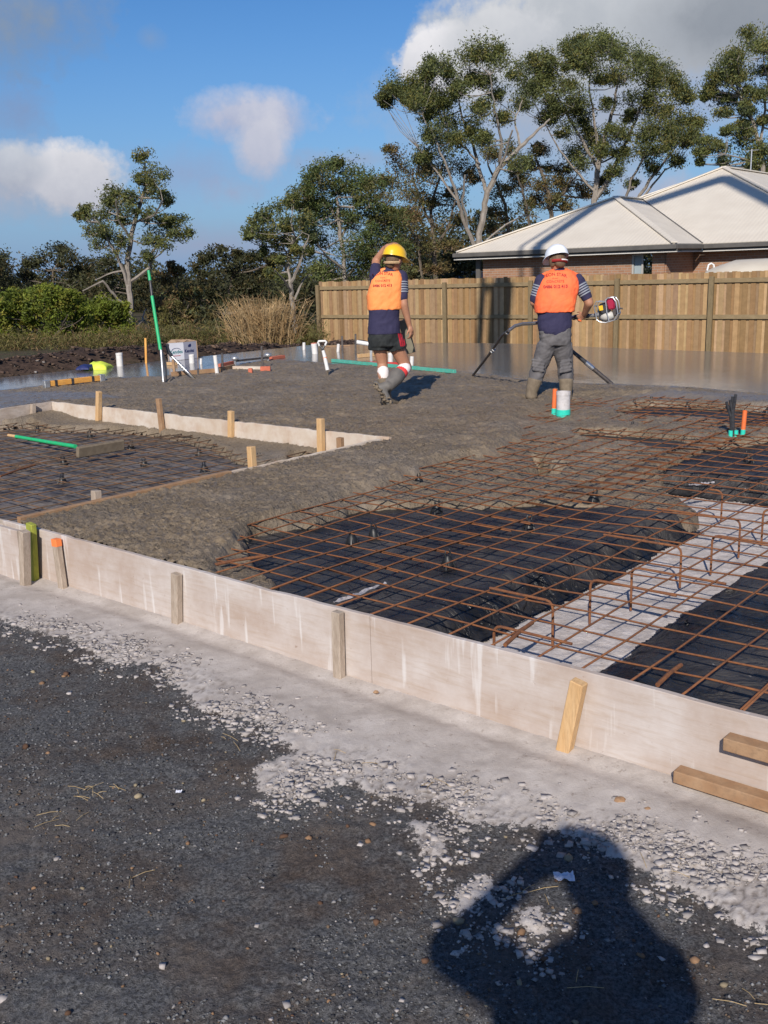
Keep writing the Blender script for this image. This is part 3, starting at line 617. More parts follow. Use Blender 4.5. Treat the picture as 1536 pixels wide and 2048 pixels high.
# rough lumps at the pouring front and shallow coverage where the bars just show through
Zp = 0.222 + 0.030*lump + 0.036*fine + 0.050*fbm(X2*2.6, Y2*2.6, 3, 130) + 0.030*sstep(6.6, 8.2, B2); Zp -= 0.11*np.exp(-((A2+2.3)/0.9)**2-((B2-6.1)/0.75)**2)
Z = Z*(1-fE)+Zp*fE
dr = sstep(0.08, 0.92, fB+0.5*fine+0.35*lump*fE)*(fB > 0.02); Z = Z*(1-dr)+(-0.02)*dr; Z = np.where(fB > 0.985, -0.25, Z)
# sink to the board top at the edge
eb = np.exp(-((B2-2.94)/0.06)**2)*(A2 > -5.4); Z -= eb*0.012*rghamp
# footprints / drag marks around the workers
for (px, py, r, d) in [(775, 806, 0.16, 0.05), (790, 812, 0.12, -0.03), (1060, 792, 0.15, 0.05), (1130, 792, 0.13, 0.04), (1185, 800, .12, .03), (655, 750, 0.10, 0.03), (330, 762, 0.12, 0.04), (430, 745, 0.10, 0.03), (690, 830, .2, .02), (900, 850, .25, .02), (610, 845, .15, .03), (930, 875, .1, .03)]:
    p = at(px, py, .3); Z -= rghamp*d*np.exp(-((X2-p.x)**2+(Y2-p.y)**2)/r**2)*(Z > 0)
slab = grid('concrete_slab', X2, Y2, Z, slab_in & (Z > -0.2), 'wet_concrete', dict(wet=wetall))
tag(slab, 'freshly poured grey concrete slab, rough in the middle and screeded shiny at the back', kind='structure')
# slab sides (skirt) so that it has depth from elsewhere
mb = MB(); pl_ = [Vector((x, y, 0)) for x, y in ([tuple(xy(-14.2, -2)[:2]), tuple(xy(-14.2, 14.35)[:2])] + back)]
for i in range(len(pl_)-1):
    d = (pl_[i+1]-pl_[i]); nrm = Vector((-d.y, d.x, 0)).normalized()
    mb.obox((pl_[i]+pl_[i+1])/2+nrm*0.02+Vector((0, 0, 0.02)), d/2, nrm*0.018, (0, 0, 0.268))
tag(mb.build('slab_edge', 'wet_concrete'), 'grey back edge of the concrete slab', kind='structure')

# garage pit
pit_in = (A2 > -10.49) & (A2 < -5.44) & (B2 > 2.95) & (B2 < 6.31)
PPf = P((-200, 846), (0, 850), (60, 846), (110, 852), (200, 854), (300, 860), (380, 872), (430, 890), (480, 915), (545, 922), (600, 905), (1000, 890), (1000, 700), (-200, 700), z=.14)
pf = blur(inpoly(XW, YW, PPf), 3)
Zpit = 0.130*pf + (1-pf)*(-0.2) + pf*(0.03*lump+0.02*fine) + 0.035*sstep(5.7, 6.3, B2)*pf + 0.06*sstep(-9.9, -10.5, A2)*pf
Zpit = np.where(pf > 0.35, Zpit+0.12*(1-pf), -0.25)
po = grid('pit_concrete', X2, Y2, np.maximum(Zpit, -0.25), pit_in & (pf > 0.35), 'wet_concrete', dict(wet=np.zeros_like(wet)))
tag(po, 'rough concrete spilled along the inside of the garage recess', kind='structure')
Zs = 0.068+0.020*fbm(X2*2, Y2*2, 4, 140)+0.012*fbm(X2*9, Y2*9, 3, 141)
pm('dusty_plastic', (0.050, 0.043, 0.043), (0.15, 0.125, 0.112), 2.4, 0.5, 0.01, 8, c3=(0.34, 0.30, 0.27), s3=9, f3=0.5, spec=0.15, r2=0.85)
o = grid('plastic_sheet', X2, Y2, Zs, pit_in, 'dusty_plastic'); tag(o, 'dusty dark plastic sheet under the mesh in the sunken garage recess', 'plastic sheet', 'plastic sheets under the reinforcing mesh')

# plastic sheets of the main slab with sloping edges into the trench
nearb = (Y2 < 13) & (B2 > 2.945)
def sheet(a0, a1, b0, b1, label, zt, wr):
    j = 0.05*fbm(A2*3, B2*3, 4, 150)+0.035*fbm(A2*14, B2*14, 3, 151)
    da = np.minimum(A2-a0, a1-A2)+j*1.6; db = np.minimum(B2-b0, b1-B2)+j*1.6
    d = np.minimum(da, db)
    z = zt+wr*fbm(X2*1.7, Y2*1.7, 4, 160)+0.018*np.abs(fbm(A2*4+B2*2, B2*6, 3, 161))
    z = z*sstep(-0.02, 0.16, d)+0.045*(1-sstep(-0.02, 0.16, d))
    z += 0.016*np.sin(A2*28+6*fbm(X2*2, Y2*2, 3, 163))*np.exp(-((d-0.16)/0.12)**2)*(fbm(X2*2, Y2*2, 2, 165) > -0.1)
    o = grid('plastic_sheet', X2, Y2, z, nearb & (d > -0.03), 'black_plastic')
    return tag(o, label, 'plastic sheet', 'plastic sheets under the reinforcing mesh')
sheet(-5.38, -2.42, 2.7, 5.80, 'black plastic sheet under the central mesh, between the wet concrete and the pale trench', 0.178, 0.05)
sheet(-1.82, 4.0, 2.7, 5.80, 'shiny black plastic sheet at the lower right, right of the pale trench', 0.185, 0.06)
sheet(-5.38, 4.0, 6.74, 13.0, 'black plastic sheet beyond the far arm of the pale trench, near the black cables', 0.185, 0.04)
zt = 0.035+0.018*fbm(X2*5, Y2*5, 4, 170)+0.012*fbm(X2*22, Y2*22, 3, 171)
o = grid('trench_floor', X2, Y2, zt, nearb & (A2 > -5.38) & (A2 < 4) & (B2 < 7.4), 'limestone'); tag(o, 'pale crushed limestone floor of the beam trench', kind='structure')
# foil strips glinting on the plastic
pm('foil', (0.36, 0.33, 0.33), (0.60, 0.57, 0.58), 9, 0.35, 0.004, 30, metal=0.2)
for (p0, p1, w, z, lab) in [((668, 1208), (772, 1168), 0.035, 0.232, 'crumpled silver strip of tape on the plastic behind the long board'), ((1378, 972), (1428, 966), 0.04, 0.235, 'crumpled silver strip of tape on the far right plastic')]:
    a, b = at(*p0, z), at(*p1, z); d = (b-a); nr = Vector((-d.y, d.x, 0)).normalized(); V = []; F = []; K_ = 16
    for i in range(K_+1):
        for j in range(4):
            t = i/K_; ww = w*(0.35+0.65*math.sin(math.pi*min(1, t*1.1+.05)))*random.uniform(.7, 1.1); V.append(a+d*t+nr*(j/3-0.5)*ww+Vector((0, 0, random.uniform(0, 0.012))))
    for i in range(K_):
        for j in range(3): F.append((i*4+j, i*4+j+1, (i+1)*4+j+1, (i+1)*4+j))
    o = raw_mesh('foil_strip', [tuple(v) for v in V], F, 'foil'); sd = o.modifiers.new('s', 'SOLIDIFY'); sd.thickness = 0.0015; tag(o, lab, 'tape')

# ---------------------------------------------------------------- reinforcing mesh
def bars(name, a0, a1, b0, b1, z, label, step=0.2, r=0.0045, offa=0.0, offb=0.0, dz=0.006, skew=0.0, group='sheets of rusty reinforcing mesh', mat='rust'):
    mb = MB(); rr = random.Random(int((a0+20)*100+b0*10))
    def pt(a, b, up): 
        sag = 0.010*math.sin(a*2.3+b*1.1)+0.006*math.sin(a*5.1-b*3.7)
        p = xy(a+skew*(b-b0), b, z+sag+up); return p
    a = a0+offa
    while a <= a1+1e-6:
        k = max(3, int((b1-b0)/0.35)); q = rr.uniform(-0.004, 0.004)
        mb.tube([pt(a+q+rr.uniform(-.002, .002), b0+(b1-b0)*i/k, dz) for i in range(k+1)], r, 5); a += step
    b = b0+offb
    while b <= b1+1e-6:
        k = max(3, int((a1-a0)/0.3)); q = rr.uniform(-0.004, 0.004)
        mb.tube([pt(a0-0.03+(a1-a0+0.06)*i/k, b+q+rr.uniform(-.002, .002), -0.002) for i in range(k+1)], r, 5); b += step
    o = mb.build(name, mat, None, False, fixn=False); o.data.polygons.foreach_set('use_smooth', np.ones(len(o.data.polygons), bool))
    return tag(o, label, 'steel mesh', group)
bars('reinforcing_mesh', -5.3, -3.02, 2.975, 8.9, 0.252, 'rusty mesh sheet half buried in the rough concrete left of the black plastic', offa=0.03)
bars('reinforcing_mesh', -3.28, -0.95, 2.97, 8.9, 0.260, 'rusty mesh sheet across the central black plastic and the pale trench', offa=0.02, skew=0.004)
bars('reinforcing_mesh', -1.12, 1.3, 2.985, 8.9, 0.252, 'rusty mesh sheet over the shiny plastic at the lower right corner', offa=0.05, skew=-0.003)
bars('reinforcing_mesh', -5.5, -3.1, 8.75, 11.2, 0.254, 'rusty mesh sheet behind the white pipe, farthest to the back', offa=0.0)
bars('reinforcing_mesh', -3.2, -0.8, 8.72, 11.2, 0.262, 'rusty mesh sheet behind the black cables at the right edge', offa=0.08)
bars('reinforcing_mesh', -10.4, -7.95, 3.05, 6.2, 0.126, 'rusty mesh sheet in the far half of the garage recess under the green handled float', offa=0.03, dz=0.006, mat='rust_muddy')
bars('reinforcing_mesh', -8.12, -5.55, 3.0, 6.25, 0.134, 'rusty mesh sheet in the near half of the garage recess beside the brown board', offa=0.06, skew=0.004, mat='rust_muddy')
# bent bars hooked over the trench
def hook(px, py, direction, L, drop, label, z=0.268):
    p = at(px, py, z); d = AX*direction
    mb = MB(); R = 0.035; pts = [p+d*L, p+d*(R+0.05), p+d*R]
    for a in (30, 60, 90): pts.append(p+d*(R-R*math.sin(math.radians(a)))+Vector((0, 0, -R+R*math.cos(math.radians(a)))))
    pts.append(p+Vector((0, 0, -drop)))
    mb.tube(pts, 0.0062, 8); o = mb.build('bent_bar', 'rust', None, True)
    return tag(o, label, 'steel bar', 'bent bars hooked over the trench mesh')
HK = [(988, 1250, 1, 0.36, 0.12, 'bent bar nearest the long board, hooked at the near end of the trench'), (1106, 1203, -1, 0.33, 0.20, 'second bent bar from the long board, turning left onto the plastic'),
 (1181, 1158, 1, 0.42, 0.22, 'third bent bar from the long board, its top running right over the trench'), (1264, 1134, 1, 0.46, 0.22, 'bent bar in the middle of the trench with a long top running right'),
 (1363, 1094, -1, 0.44, 0.22, 'bent bar with its top lying left over the black plastic'), (1425, 1070, 1, 0.6, 0.22, 'bent bar right of the last plastic bulge, top running right'),
 (1481, 1040, -1, 0.50, 0.22, 'bent bar whose top starts at the concrete tongue'), (1445, 982, -1, 0.10, 0.20, 'short bent bar at the far arm of the trench'), (1527, 1018, 1, 0.25, 0.22, 'bent bar at the right edge of the photo')]
for h_ in HK: hook(*h_)
for (x0, y0, x1, y1, lab) in [(405, 1135, 530, 1112, 'loose heavy bar lying in the rough concrete by the long board'), (1010, 1290, 1065, 1245, 'loose heavy bar slanting into the trench at the board'), (1315, 1370, 1362, 1330, 'short thick bar stub beside the mesh at the lower right'), (0, 953, 70, 930, 'dark thick bar lying in the garage recess at the left edge')]:
    z = 0.262 if y0 > 1000 else 0.145
    mb = MB(); a, b = at(x0, y0, z), at(x1, y1, z); mb.tube([a, (a+b)/2+Vector((0, 0, 0.006)), b], 0.0085, 8); tag(mb.build('steel_bar', 'rust', None, True), lab, 'steel bar')
# plastic bar chairs
def make_chair():
    o = empty('bar_chair', (0, 0, 0)); mb = MB()
    for k in range(4):
        a = math.pi/4+k*math.pi/2; c, s = math.cos(a), math.sin(a)
        mb.tube([(0.040*c, 0.040*s, 0.0), (0.034*c, 0.034*s, 0.030), (0.018*c, 0.018*s, 0.062)], [0.008, 0.007, 0.008], 6)
    mb.tube([(0, 0, 0.030), (0, 0, 0.060), (0, 0, 0.080)], [0.032, 0.027, 0.014], 10)
    mb.build('legs', 'black_chair', o, True)
    mb = MB()
    for s in (-1, 1): mb.tube([(s*0.012, 0, 0.074), (s*0.016, 0, 0.092), (s*0.010, 0, 0.106)], [0.006, 0.005, 0.003], 6)
    mb.build('cradle', 'black_chair', o, True); return o
ch0 = None
CH = [(548, 1062, 'at the corner of the wet concrete'), (705, 1096, 'standing on the plastic near the long board, left of centre'), (873, 1032, 'on the central plastic close to the concrete edge'), (1057, 1066, 'in the middle of the central black plastic'),
 (897, 1141, 'nearest the long board in the central plastic'), (1186, 1010, 'half sunk at the tongue of concrete near the trench'), (838, 975, 'sunk in rough concrete left of the mesh'), (750, 1084, 'leaning behind a mesh bar between two others'),
 (1265, 866, 'behind the trench, in front of the white pipe'), (1422, 886, 'just left of the black cable bundle'), (1348, 919, 'left of the far right plastic'), (1497, 929, 'on the far right plastic near the edge of the photo'), (1375, 824, 'far back left of the black cables'),
 (1300, 812, 'farthest back, half buried'), (1268, 820, 'far back beside another, half buried'), (1431, 808, 'far back behind the black cables'), (1532, 835, 'far back right of the orange conduit')]
CHP = [(398, 917, 'in the pit by the short stake'), (290, 938, 'in the middle of the garage recess'), (125, 972, 'nearest the green stake in the recess'), (130, 935, 'left part of the recess'), (262, 903, 'beside the muddy float board'), (182, 880, 'behind the green handle'), (75, 870, 'at the left end of the green handle'), (520, 928, 'next to the inner stake'), (410, 948, 'against the brown board')]
for z, L in ((0.168, CH), (0.045, CHP)):
    for px, py, w in L:
        if ch0 is None: ch0 = make_chair(); o = ch0
        else: o = copy_tree(ch0)
        o.location = at(px, py, z); o.rotation_euler = (random.uniform(-.12, .12), random.uniform(-.12, .12), random.uniform(0, 1.5))
        tag(o, 'black plastic bar chair '+w, 'bar chair', 'black plastic bar chairs under the mesh')

# ---------------------------------------------------------------- formwork boards
def on_b(px, py, b):
    d = ray(px, py); t = b - 0; k = (b)/(d.x*BX.x+d.y*BX.y); return Vector((d.x*k, d.y*k, H+d.z*k))
def on_a(px, py, a):
    d = ray(px, py); k = a/(d.x*AX.x+d.y*AX.y); return Vector((d.x*k, d.y*k, H+d.z*k))
def board(name, p0, p1, z0, z1, th, mat, label, cat='board', group=None, rag=0.0, bow=0.0, seed=1, hw=1):
    """a long board on edge, its top slightly chipped and bowed"""
    p0, p1 = Vector((p0[0], p0[1], 0)), Vector((p1[0], p1[1], 0)); d = p1-p0; L = d.length; n = Vector((-d.y, d.x, 0)).normalized()
    K_ = max(2, int(L/0.06)); rr = random.Random(seed); mb = MB(); rings = []; zt = 0
    for i in range(K_+1):
        t = i/K_; p = p0+d*t+n*bow*math.sin(math.pi*t*2.2); zt = 0.6*zt+rr.uniform(-rag, rag); c = 0.0025
        if rag and rr.random() < 0.06: zt -= rag*2.5
        a, b = p-n*th/2, p+n*th/2; zz = z1+zt
        rings.append([a+Vector((0, 0, z0)), b+Vector((0, 0, z0)), b+Vector((0, 0, zz-c)), b-n*c+Vector((0, 0, zz)), a+n*c+Vector((0, 0, zz)), a+Vector((0, 0, zz-c))])
    mb.loft(rings); return tag(mb.build(name, mat), label, cat, group)
G_ = 'formwork boards around the slab'
pm('plywood_old', (0.40, 0.32, 0.26), (0.50, 0.43, 0.38), 4, 0.85, 0.001, 40, stretch=(1, 1, 3), c3=(0.22, 0.17, 0.13), s3=12, f3=0.5)
board('formwork_board', xy(-5.50, 2.905), xy(-2.585, 2.905), -0.04, 0.302, 0.026, 'plywood', 'long pale plywood formwork board on the left, behind the two thin grey stakes', 'board', G_, 0.0016, 0.004, 3)
board('formwork_board', xy(-2.580, 2.905), xy(2.6, 2.905), -0.04, 0.302, 0.026, 'plywood', 'pale plywood formwork board with white drips, behind the new yellow stake', 'board', G_, 0.0012, 0.004, 4)
pL = at(38, 1061, 0.3); aL, bL = ab(pL)
board('formwork_board', xy(-9.5, bL), xy(aL, bL), -0.04, 0.30, 0.03, 'plywood', 'short visible end of a plywood board at the left edge, overlapping in front', 'board', G_, 0.001, 0, 5)
board('edge_board', xy(-5.50, 2.93), xy(-10.6, 2.93), -0.02, 0.29, 0.02, 'plywood_old', 'board closing the front of the garage recess', 'board', G_, 0.001, 0, 9)
board('rebate_board', xy(-5.43, 2.96), xy(-5.43, 4.62), 0.02, 0.318, 0.042, 'timber_brown', 'brown timber plank on edge between the garage recess and the wet concrete', 'board', G_, 0.0006, 0, 6)
board('rebate_board', xy(-5.435, 4.60), xy(-5.42, 6.30), 0.02, 0.312, 0.02, 'timber_pale', 'thin pale board on edge half covered by wet concrete, in line with the brown plank', 'board', G_, 0.004, 0.004, 7)
board('rebate_board', xy(-10.5, 6.32), xy(-5.36, 6.34), 0.02, 0.318, 0.03, 'timber_pale', 'whitish chipped board along the back of the garage recess, with four tall stakes', 'board', G_, 0.004, 0.006, 8)
board('rebate_board', xy(-10.52, 6.34), xy(-10.52, 2.95), 0.02, 0.318, 0.03, 'plywood_old', 'grey weathered board on the left side of the garage recess with one short stake', 'board', G_, 0.003, 0.0, 12)

def stake(base, top, w, t, mat, label, tip=None, along=AX, group='stakes holding the formwork', bury=0.12):
    base, top = Vector(base), Vector(top); d = (top-base).normalized(); low = base-d*bury
    root = empty('stake', base, label, 'stake', group)
    x = (along-d*along.dot(d)).normalized(); y = d.cross(x)
    mb = MB(); mb.obox((low+top)/2, x*w/2, y*t/2, (top-low)/2, 0.003)
    o = mb.build('post', mat, root)
    if tip:
        mb = MB(); mb.obox(top-d*0.02, x*(w/2+0.0012), y*(t/2+0.0012), d*0.0216, 0.002)
        bm = None; mb.build('paint_mark', tip, root)
    return root
fb = 2.865
def fstake(px0, py0, px1, py1, w, t, mat, label, tip=None, lean=0.0, b=None, z0=0.0):
    base = at(px0, py0, z0); bb = ab(base)[1] if b is None else b
    top = on_b(px1, py1, bb-lean); base = on_b(px0, py0, bb) if b is not None else base
    return stake(base, top, w, t, mat, label, tip)
fstake(51, 1164, 49, 1062, 0.045, 0.05, 'timber_grey', 'weathered grey stake at the end of the left board, beside the yellow green one', b=bL-0.045)
fstake(68, 1158, 62, 1047, 0.060, 0.035, 'timber_green', 'yellow green treated stake wedged between the two overlapping boards', b=bL+0.035)
fstake(125, 1170, 112, 1078, 0.048, 0.034, 'timber_grey', 'leaning grey stake with an orange painted spot on its top', tip='paint_orange', b=2.865)
fstake(354, 1250, 353, 1147, 0.050, 0.036, 'timber_grey', 'upright grey stake against the left part of the long board', b=2.866)
fstake(679, 1363, 675, 1223, 0.045, 0.036, 'timber_grey', 'upright grey stake at the middle of the long board', b=2.866)
fstake(1126, 1514, 1158, 1363, 0.052, 0.040, 'timber_new', 'leaning bright yellow new timber stake in front of the drips', b=2.86, lean=0.01)
fstake(197, 828, 198, 783, 0.055, 0.05, 'timber_new', 'leftmost tall stake at the back board of the garage recess', b=6.28)
fstake(323, 850, 317, 797, 0.055, 0.04, 'timber_brown', 'reddish leaning stake, second from the left at the back board', b=6.28)
fstake(462, 867, 462, 822, 0.055, 0.045, 'timber_new', 'squat pale stake, third along the back board', b=6.29)
fstake(642, 891, 641, 837, 0.060, 0.05, 'timber_new', 'bright stake nearest the pointed right end of the back board', b=6.28)
fstake(681, 898, 680, 875, 0.055, 0.045, 'timber_brown', 'short low stake in the right corner of the recess', b=6.13)
for (x0, y0, x1, y1, m_, lab) in [(505, 938, 502, 893, 'timber_new', 'knotty stake standing at the joint of the brown and the pale inner board'), (193, 1000, 192, 981, 'timber_grey', 'short cut stake end beside the brown plank'), (66, 824, 66, 808, 'timber_grey', 'short dark stake at the weathered left board of the recess')]:
    aa = -5.475 if x0 > 100 else -10.47
    stake(on_a(x0, y0, aa), on_a(x1, y1, aa), 0.05, 0.05, m_, lab, along=BX)
# two battens nailed on the face of the long board, lower right
for (x, y, lab) in [(1452, 1482, 'upper of the two brown battens fixed to the long board at the right edge'), (1353, 1547, 'lower and longer brown batten fixed near the foot of the long board')]:
    p = on_b(x, y, 2.862); mb = MB(); mb.obox(p+AX*0.9, AX*0.9, BX*0.028, (0, 0, 0.0215), 0.003)
    tag(mb.build('batten', 'timber_brown'), lab, 'batten', 'battens on the long board')
# clods on the pale strip
for (x, y, r, lab) in [(1240, 1600, 0.016, 'brown stone lying alone on the pale strip below the lower batten'), (752, 1384, 0.010, 'small dark clod at the foot of the long board right of the middle stake'), (1295, 1618, 0.009, 'smaller brown stone right of the lone stone on the pale strip')]:
    p = at(x, y, 0.012); mb = MB(); bm = bmesh.new(); bmesh.ops.create_icosphere(bm, subdivisions=2, radius=1)
    mb.add([p+Vector((v.co.x*r*1.2, v.co.y*r, v.co.z*r*0.7))*(1+random.uniform(-.18, .18)) if False else p+Vector((v.co.x*r*1.2*random.uniform(.8, 1.15), v.co.y*r*random.uniform(.8, 1.15), v.co.z*r*0.7*random.uniform(.8, 1.2))) for v in bm.verts], [[v.index for v in f.verts] for f in bm.faces]); bm.free()
    tag(mb.build('clod', 'timber_brown'), lab, 'stone')

# ---------------------------------------------------------------- pipes and conduits through the slab
GP = 'drain pipe stubs standing in the slab'
def pipe(px, py, ptop, wpx, label, z0=0.30, mat='pvc_white', lean=0.0, tape=None, cap=None, name='drain_pipe', group=GP, cat='pipe', bury=0.15):
    b = at(px, py, z0); sc_ = (b-Vector((0, 0, H))).dot(CF)/FPX; r = wpx*sc_/2; top = atY(ptop[0], ptop[1], b.y); 
    root = empty(name, b, label, cat, group); d = (top-b)
    mb = MB(); mb.pipe(b-d.normalized()*bury, top, r, r*0.86, 22); mb.build('tube', mat, root, True)
    if r > 0.03:
        mb = MB(); mb.pipe(top-d.normalized()*0.035, top+d.normalized()*0.001, r*1.05, r*0.99, 22); mb.build('collar', mat, root, True)
    if tape:
        mb = MB(); mb.pipe(b-d.normalized()*0.04, b+d*tape, r*1.06, r*1.02, 22); mb.build('tape', 'tape_green', root, True)
        mb = MB()
        for k in range(2):
            tt = tape*(0.15+0.35*k); ring = []
            for q in range(15): a = q/14*6.283; ring.append(b+d*(tt+0.03*math.sin(a+k*2))+Vector((math.cos(a)*r*1.08, math.sin(a)*r*1.08, 0)))
            mb.tube(ring, 0.0022, 4)
        mb.build('tie_wire', 'dark_steel', root)
    if cap:
        mb = MB(); mb.tube([top-d.normalized()*0.01, top+d.normalized()*0.012], [r*1.05, r*1.05], 16); mb.build('cap', cap, root, True)
    return root
pipe(1126, 842, (1127, 783), 27, 'thick off white pipe with green tape round its foot, in front of the standing worker', 0.20, 'pvc_grey', tape=0.40)
pipe(1484, 884, (1490, 821), 9, 'orange conduit with green taped foot right of the black cables', 0.2, 'conduit_orange', tape=0.40, name='conduit', group='orange conduits', cat='conduit')
pipe(1107, 838, (1110, 778), 9, 'orange conduit with green taped foot left of the thick pipe', 0.2, 'conduit_orange', tape=0.36, name='conduit', group='orange conduits', cat='conduit')
pipe(240, 732, (238, 706), 13, 'white pipe stub on the shiny slab right of the yellow vest')
pipe(384, 726, (383, 709), 11, 'pale pipe stub in front of the white box')
pipe(402, 728, (402, 717), 5, 'small thin white pipe stub right of the white box')
pipe(434, 745, (430, 711), 8, 'thin tall white pipe leaning left at the edge of the rough concrete')
pipe(608, 699, (608, 685), 6, 'narrow white pipe stub at the far corner of the slab')
pipe(630, 707, (628, 687), 12, 'fat white pipe stub with a reddish rim left of the white handled shovel', cap='brick_orange')
pipe(676, 703, (677, 688), 6, 'small white pipe stub right of the white handled shovel')
pipe(781, 728, (781, 706), 10, 'white pipe seen between the legs of the walking worker')
pipe(823, 733, (824, 713), 8, 'white bottle shaped pipe stub right of the walking worker knee')
# bundle of black cables
cb = at(1465, 884, 0.2); root = empty('cable_bundle', cb, 'bundle of black cables with green taped ends sticking up near the right edge', 'cables'); top1 = atY(1456, 802, cb.y); top2 = atY(1470, 790, cb.y)
mb = MB()
for k in range(7):
    a = k*0.9; o_ = Vector((0.020*math.cos(a), 0.018*math.sin(a), 0)); tp = (top2 if k % 2 else top1)+o_*0.9+Vector((0, 0, random.uniform(-.05, .02)))
    mid = cb.lerp(atY(1464, 835, cb.y), 1)+o_*0.6
    mb.tube([cb+o_*0.6-Vector((0, 0, .05)), cb.lerp(mid, .5)+o_*.2, mid, tp], [0.011, 0.011, 0.012, 0.012], 7)
mb.build('cables', 'cable_black', root, True)
mb = MB()
for k in (-1, 1): mb.tube([cb+Vector((k*0.020, -0.008, -0.03)), cb+Vector((k*0.023, -0.008, 0.10))], 0.0185, 10)
mb.build('tape', 'tape_green', root, True)
# steel pins
def pin(px, py, ptop, w, label, mat='dark_steel', group='steel pins in the slab', cat='pin', z0=0.30, name='steel_pin'):
    b = at(px, py, z0); t = atY(ptop[0], ptop[1], b.y); mb = MB(); r = w*(b-Vector((0, 0, H))).dot(CF)/FPX/2
    mb.obox((b+t)/2-Vector((0, 0, 0.03)), (r, 0, 0), (0, r, 0), (t-b)/2+Vector((0, 0, 0.03)), 0.002)
    return tag(mb.build(name, mat), label, cat, group)
pin(445, 739, (444, 706), 4, 'dark steel pin just right of the leaning thin pipe')
pin(525, 736, (523, 692), 4, 'tall dark pin above the orange brick piece')
pin(685, 706, (684, 672), 4, 'dark pin against the fence right of the small pipe')
pin(711, 709, (711, 668), 4, 'dark pin left of the walking worker, nearer to him')
pin(396, 750, (396, 737), 4, 'short dark pin below the plank by the white box')
pin(742, 724, (742, 696), 5, 'pale rod behind the left leg of the walking worker', 'alu')
pin(349, 745, (346, 719), 5, 'brown wooden peg in front of the white box', 'timber_brown', 'small wooden pegs', 'peg', name='wooden_peg')
pin(292, 726, (291, 676), 4, 'thin yellow wooden stake at the back edge of the slab', 'yellow_orange', 'small wooden pegs', 'peg', name='wooden_peg')
def plank(p0, p1, w, t, mat, label, cat='plank', z=0.30, name='plank', group=None):
    a, b = at(*p0, z+t/2), at(*p1, z+t/2); mb = MB(); mb.beam(a, b, w, t, (0, 0, 1), 0.002); return tag(mb.build(name, mat), label, cat, group)
plank((343, 748), (440, 740), 0.04, 0.06, 'timber_brown', 'brown timber strip along the step in front of the white box', group='timber strips on the slab')
plank((438, 739), (468, 732), 0.04, 0.055, 'timber_brown', 'short brown timber strip next to the thin leaning pipe', group='timber strips on the slab')
plank((466, 735), (522, 736), 0.03, 0.045, 'timber_pale', 'broken whitish timber strip ending at the orange brick', group='timber strips on the slab')
plank((438, 731), (465, 725), 0.05, 0.05, 'brick_orange', 'faded red strip behind the thin leaning pipe', group='timber strips on the slab')
plank((716, 712), (760, 708), 0.05, 0.06, 'timber_new', 'pale timber offcut left of the walking worker', group='timber strips on the slab')
plank((652, 693), (700, 691), 0.03, 0.02, 'timber_brown', 'thin bent lath lying near the fence end', group='timber strips on the slab')
plank((336, 727), (352, 728), 0.06, 0.05, 'timber_new', 'small timber block at the corner of the white box', group='timber strips on the slab')
plank((738, 726), (806, 728), 0.05, 0.045, 'red_paint', 'red spirit level lying behind the legs of the walking worker', 'level', name='spirit_level')
# white pipe lying on a stand left of the worker
a, b = atY(713, 684, 18.2), atY(744, 689, 18.2); mb = MB(); mb.tube([a, b], 0.038, 12)
root = empty('bull_float', a, 'white tube held up on a thin rod left of the walking worker', 'tool'); mb.build('tube', 'white_paint', root, True)
mb = MB(); mb.tube([at(741, 712, .30)-Vector((0, 0, .05)), b-(b-a)*0.08], 0.012, 8); mb.build('rod', 'alu', root, True)
for (x, y, w, lab) in [(531, 740, 0.15, 'orange brick piece at the foot of the tall dark pin'), (501, 744, 0.06, 'small red brick chip left of the orange brick')]:
    p = at(x, y, 0.31); mb = MB(); mb.box(p+Vector((0, 0, 0.02)), w, 0.07, 0.07, 0.006); tag(mb.build('brick', 'brick_orange'), lab, 'brick')

# ---------------------------------------------------------------- tools
def place_tool(name, base, label, cat): return empty(name, base, label, cat)
# green pole standing in the concrete
b = at(327, 762, 0.30); Yb = b.y
root = place_tool('float_pole', b, 'tall green and black pole standing upright in the wet concrete', 'pole')
def seg(name, p0, p1, r0, r1, mat): 
    mb = MB(); mb.tube([atY(*p0, Yb+(762-p0[1])*0.002), atY(*p1, Yb+(762-p1[1])*0.002)], [r0, r1], 10); mb.build(name, mat, root, True)
seg('lower_tube', (327, 766), (322, 700), 0.017, 0.018, 'alu'); seg('green_tube', (321, 700), (304, 592), 0.024, 0.022, 'green_paint')
seg('grip', (304, 592), (300, 560), 0.019, 0.018, 'cable_black'); seg('green_end', (300, 561), (297, 541), 0.023, 0.018, 'green_paint')
mb = MB(); p = atY(322, 702, Yb+.12); mb.tube([p, p+Vector((0.03, 0, -0.05)), atY(328, 740, Yb)+Vector((0.03, 0, 0)), atY(332, 762, Yb)], 0.012, 6); mb.build('strap', 'cable_black', root, True)
# shovel leaning, by the box
b = at(387, 756, 0.30); root = place_tool('shovel', b, 'shovel with black handle and silver shaft leaning left in front of the white box', 'shovel')
mb = MB(); mb.tube([b+Vector((0.03, 0, -0.03)), atY(365, 734, b.y+.05), atY(343, 712, b.y+.1)], [0.024, 0.021, 0.019], 9); mb.build('shaft', 'chrome', root, True)
mb = MB(); mb.tube([atY(344, 713, b.y+.1), atY(337, 704, b.y+.1), atY(334.5, 694, b.y+.1), atY(336, 688, b.y+.1)], [0.024, 0.028, 0.024, 0.018], 8); mb.build('grip', 'cable_black', root, True)
mb = MB(); mb.tube([b+Vector((0.12, 0.02, -0.06)), b+Vector((0.02, 0, 0.02)), b+Vector((-0.06, 0, 0.08))], [0.07, 0.06, 0.02], 10, flat=0.2); mb.build('blade', 'muddy', root, True)
mb = MB()
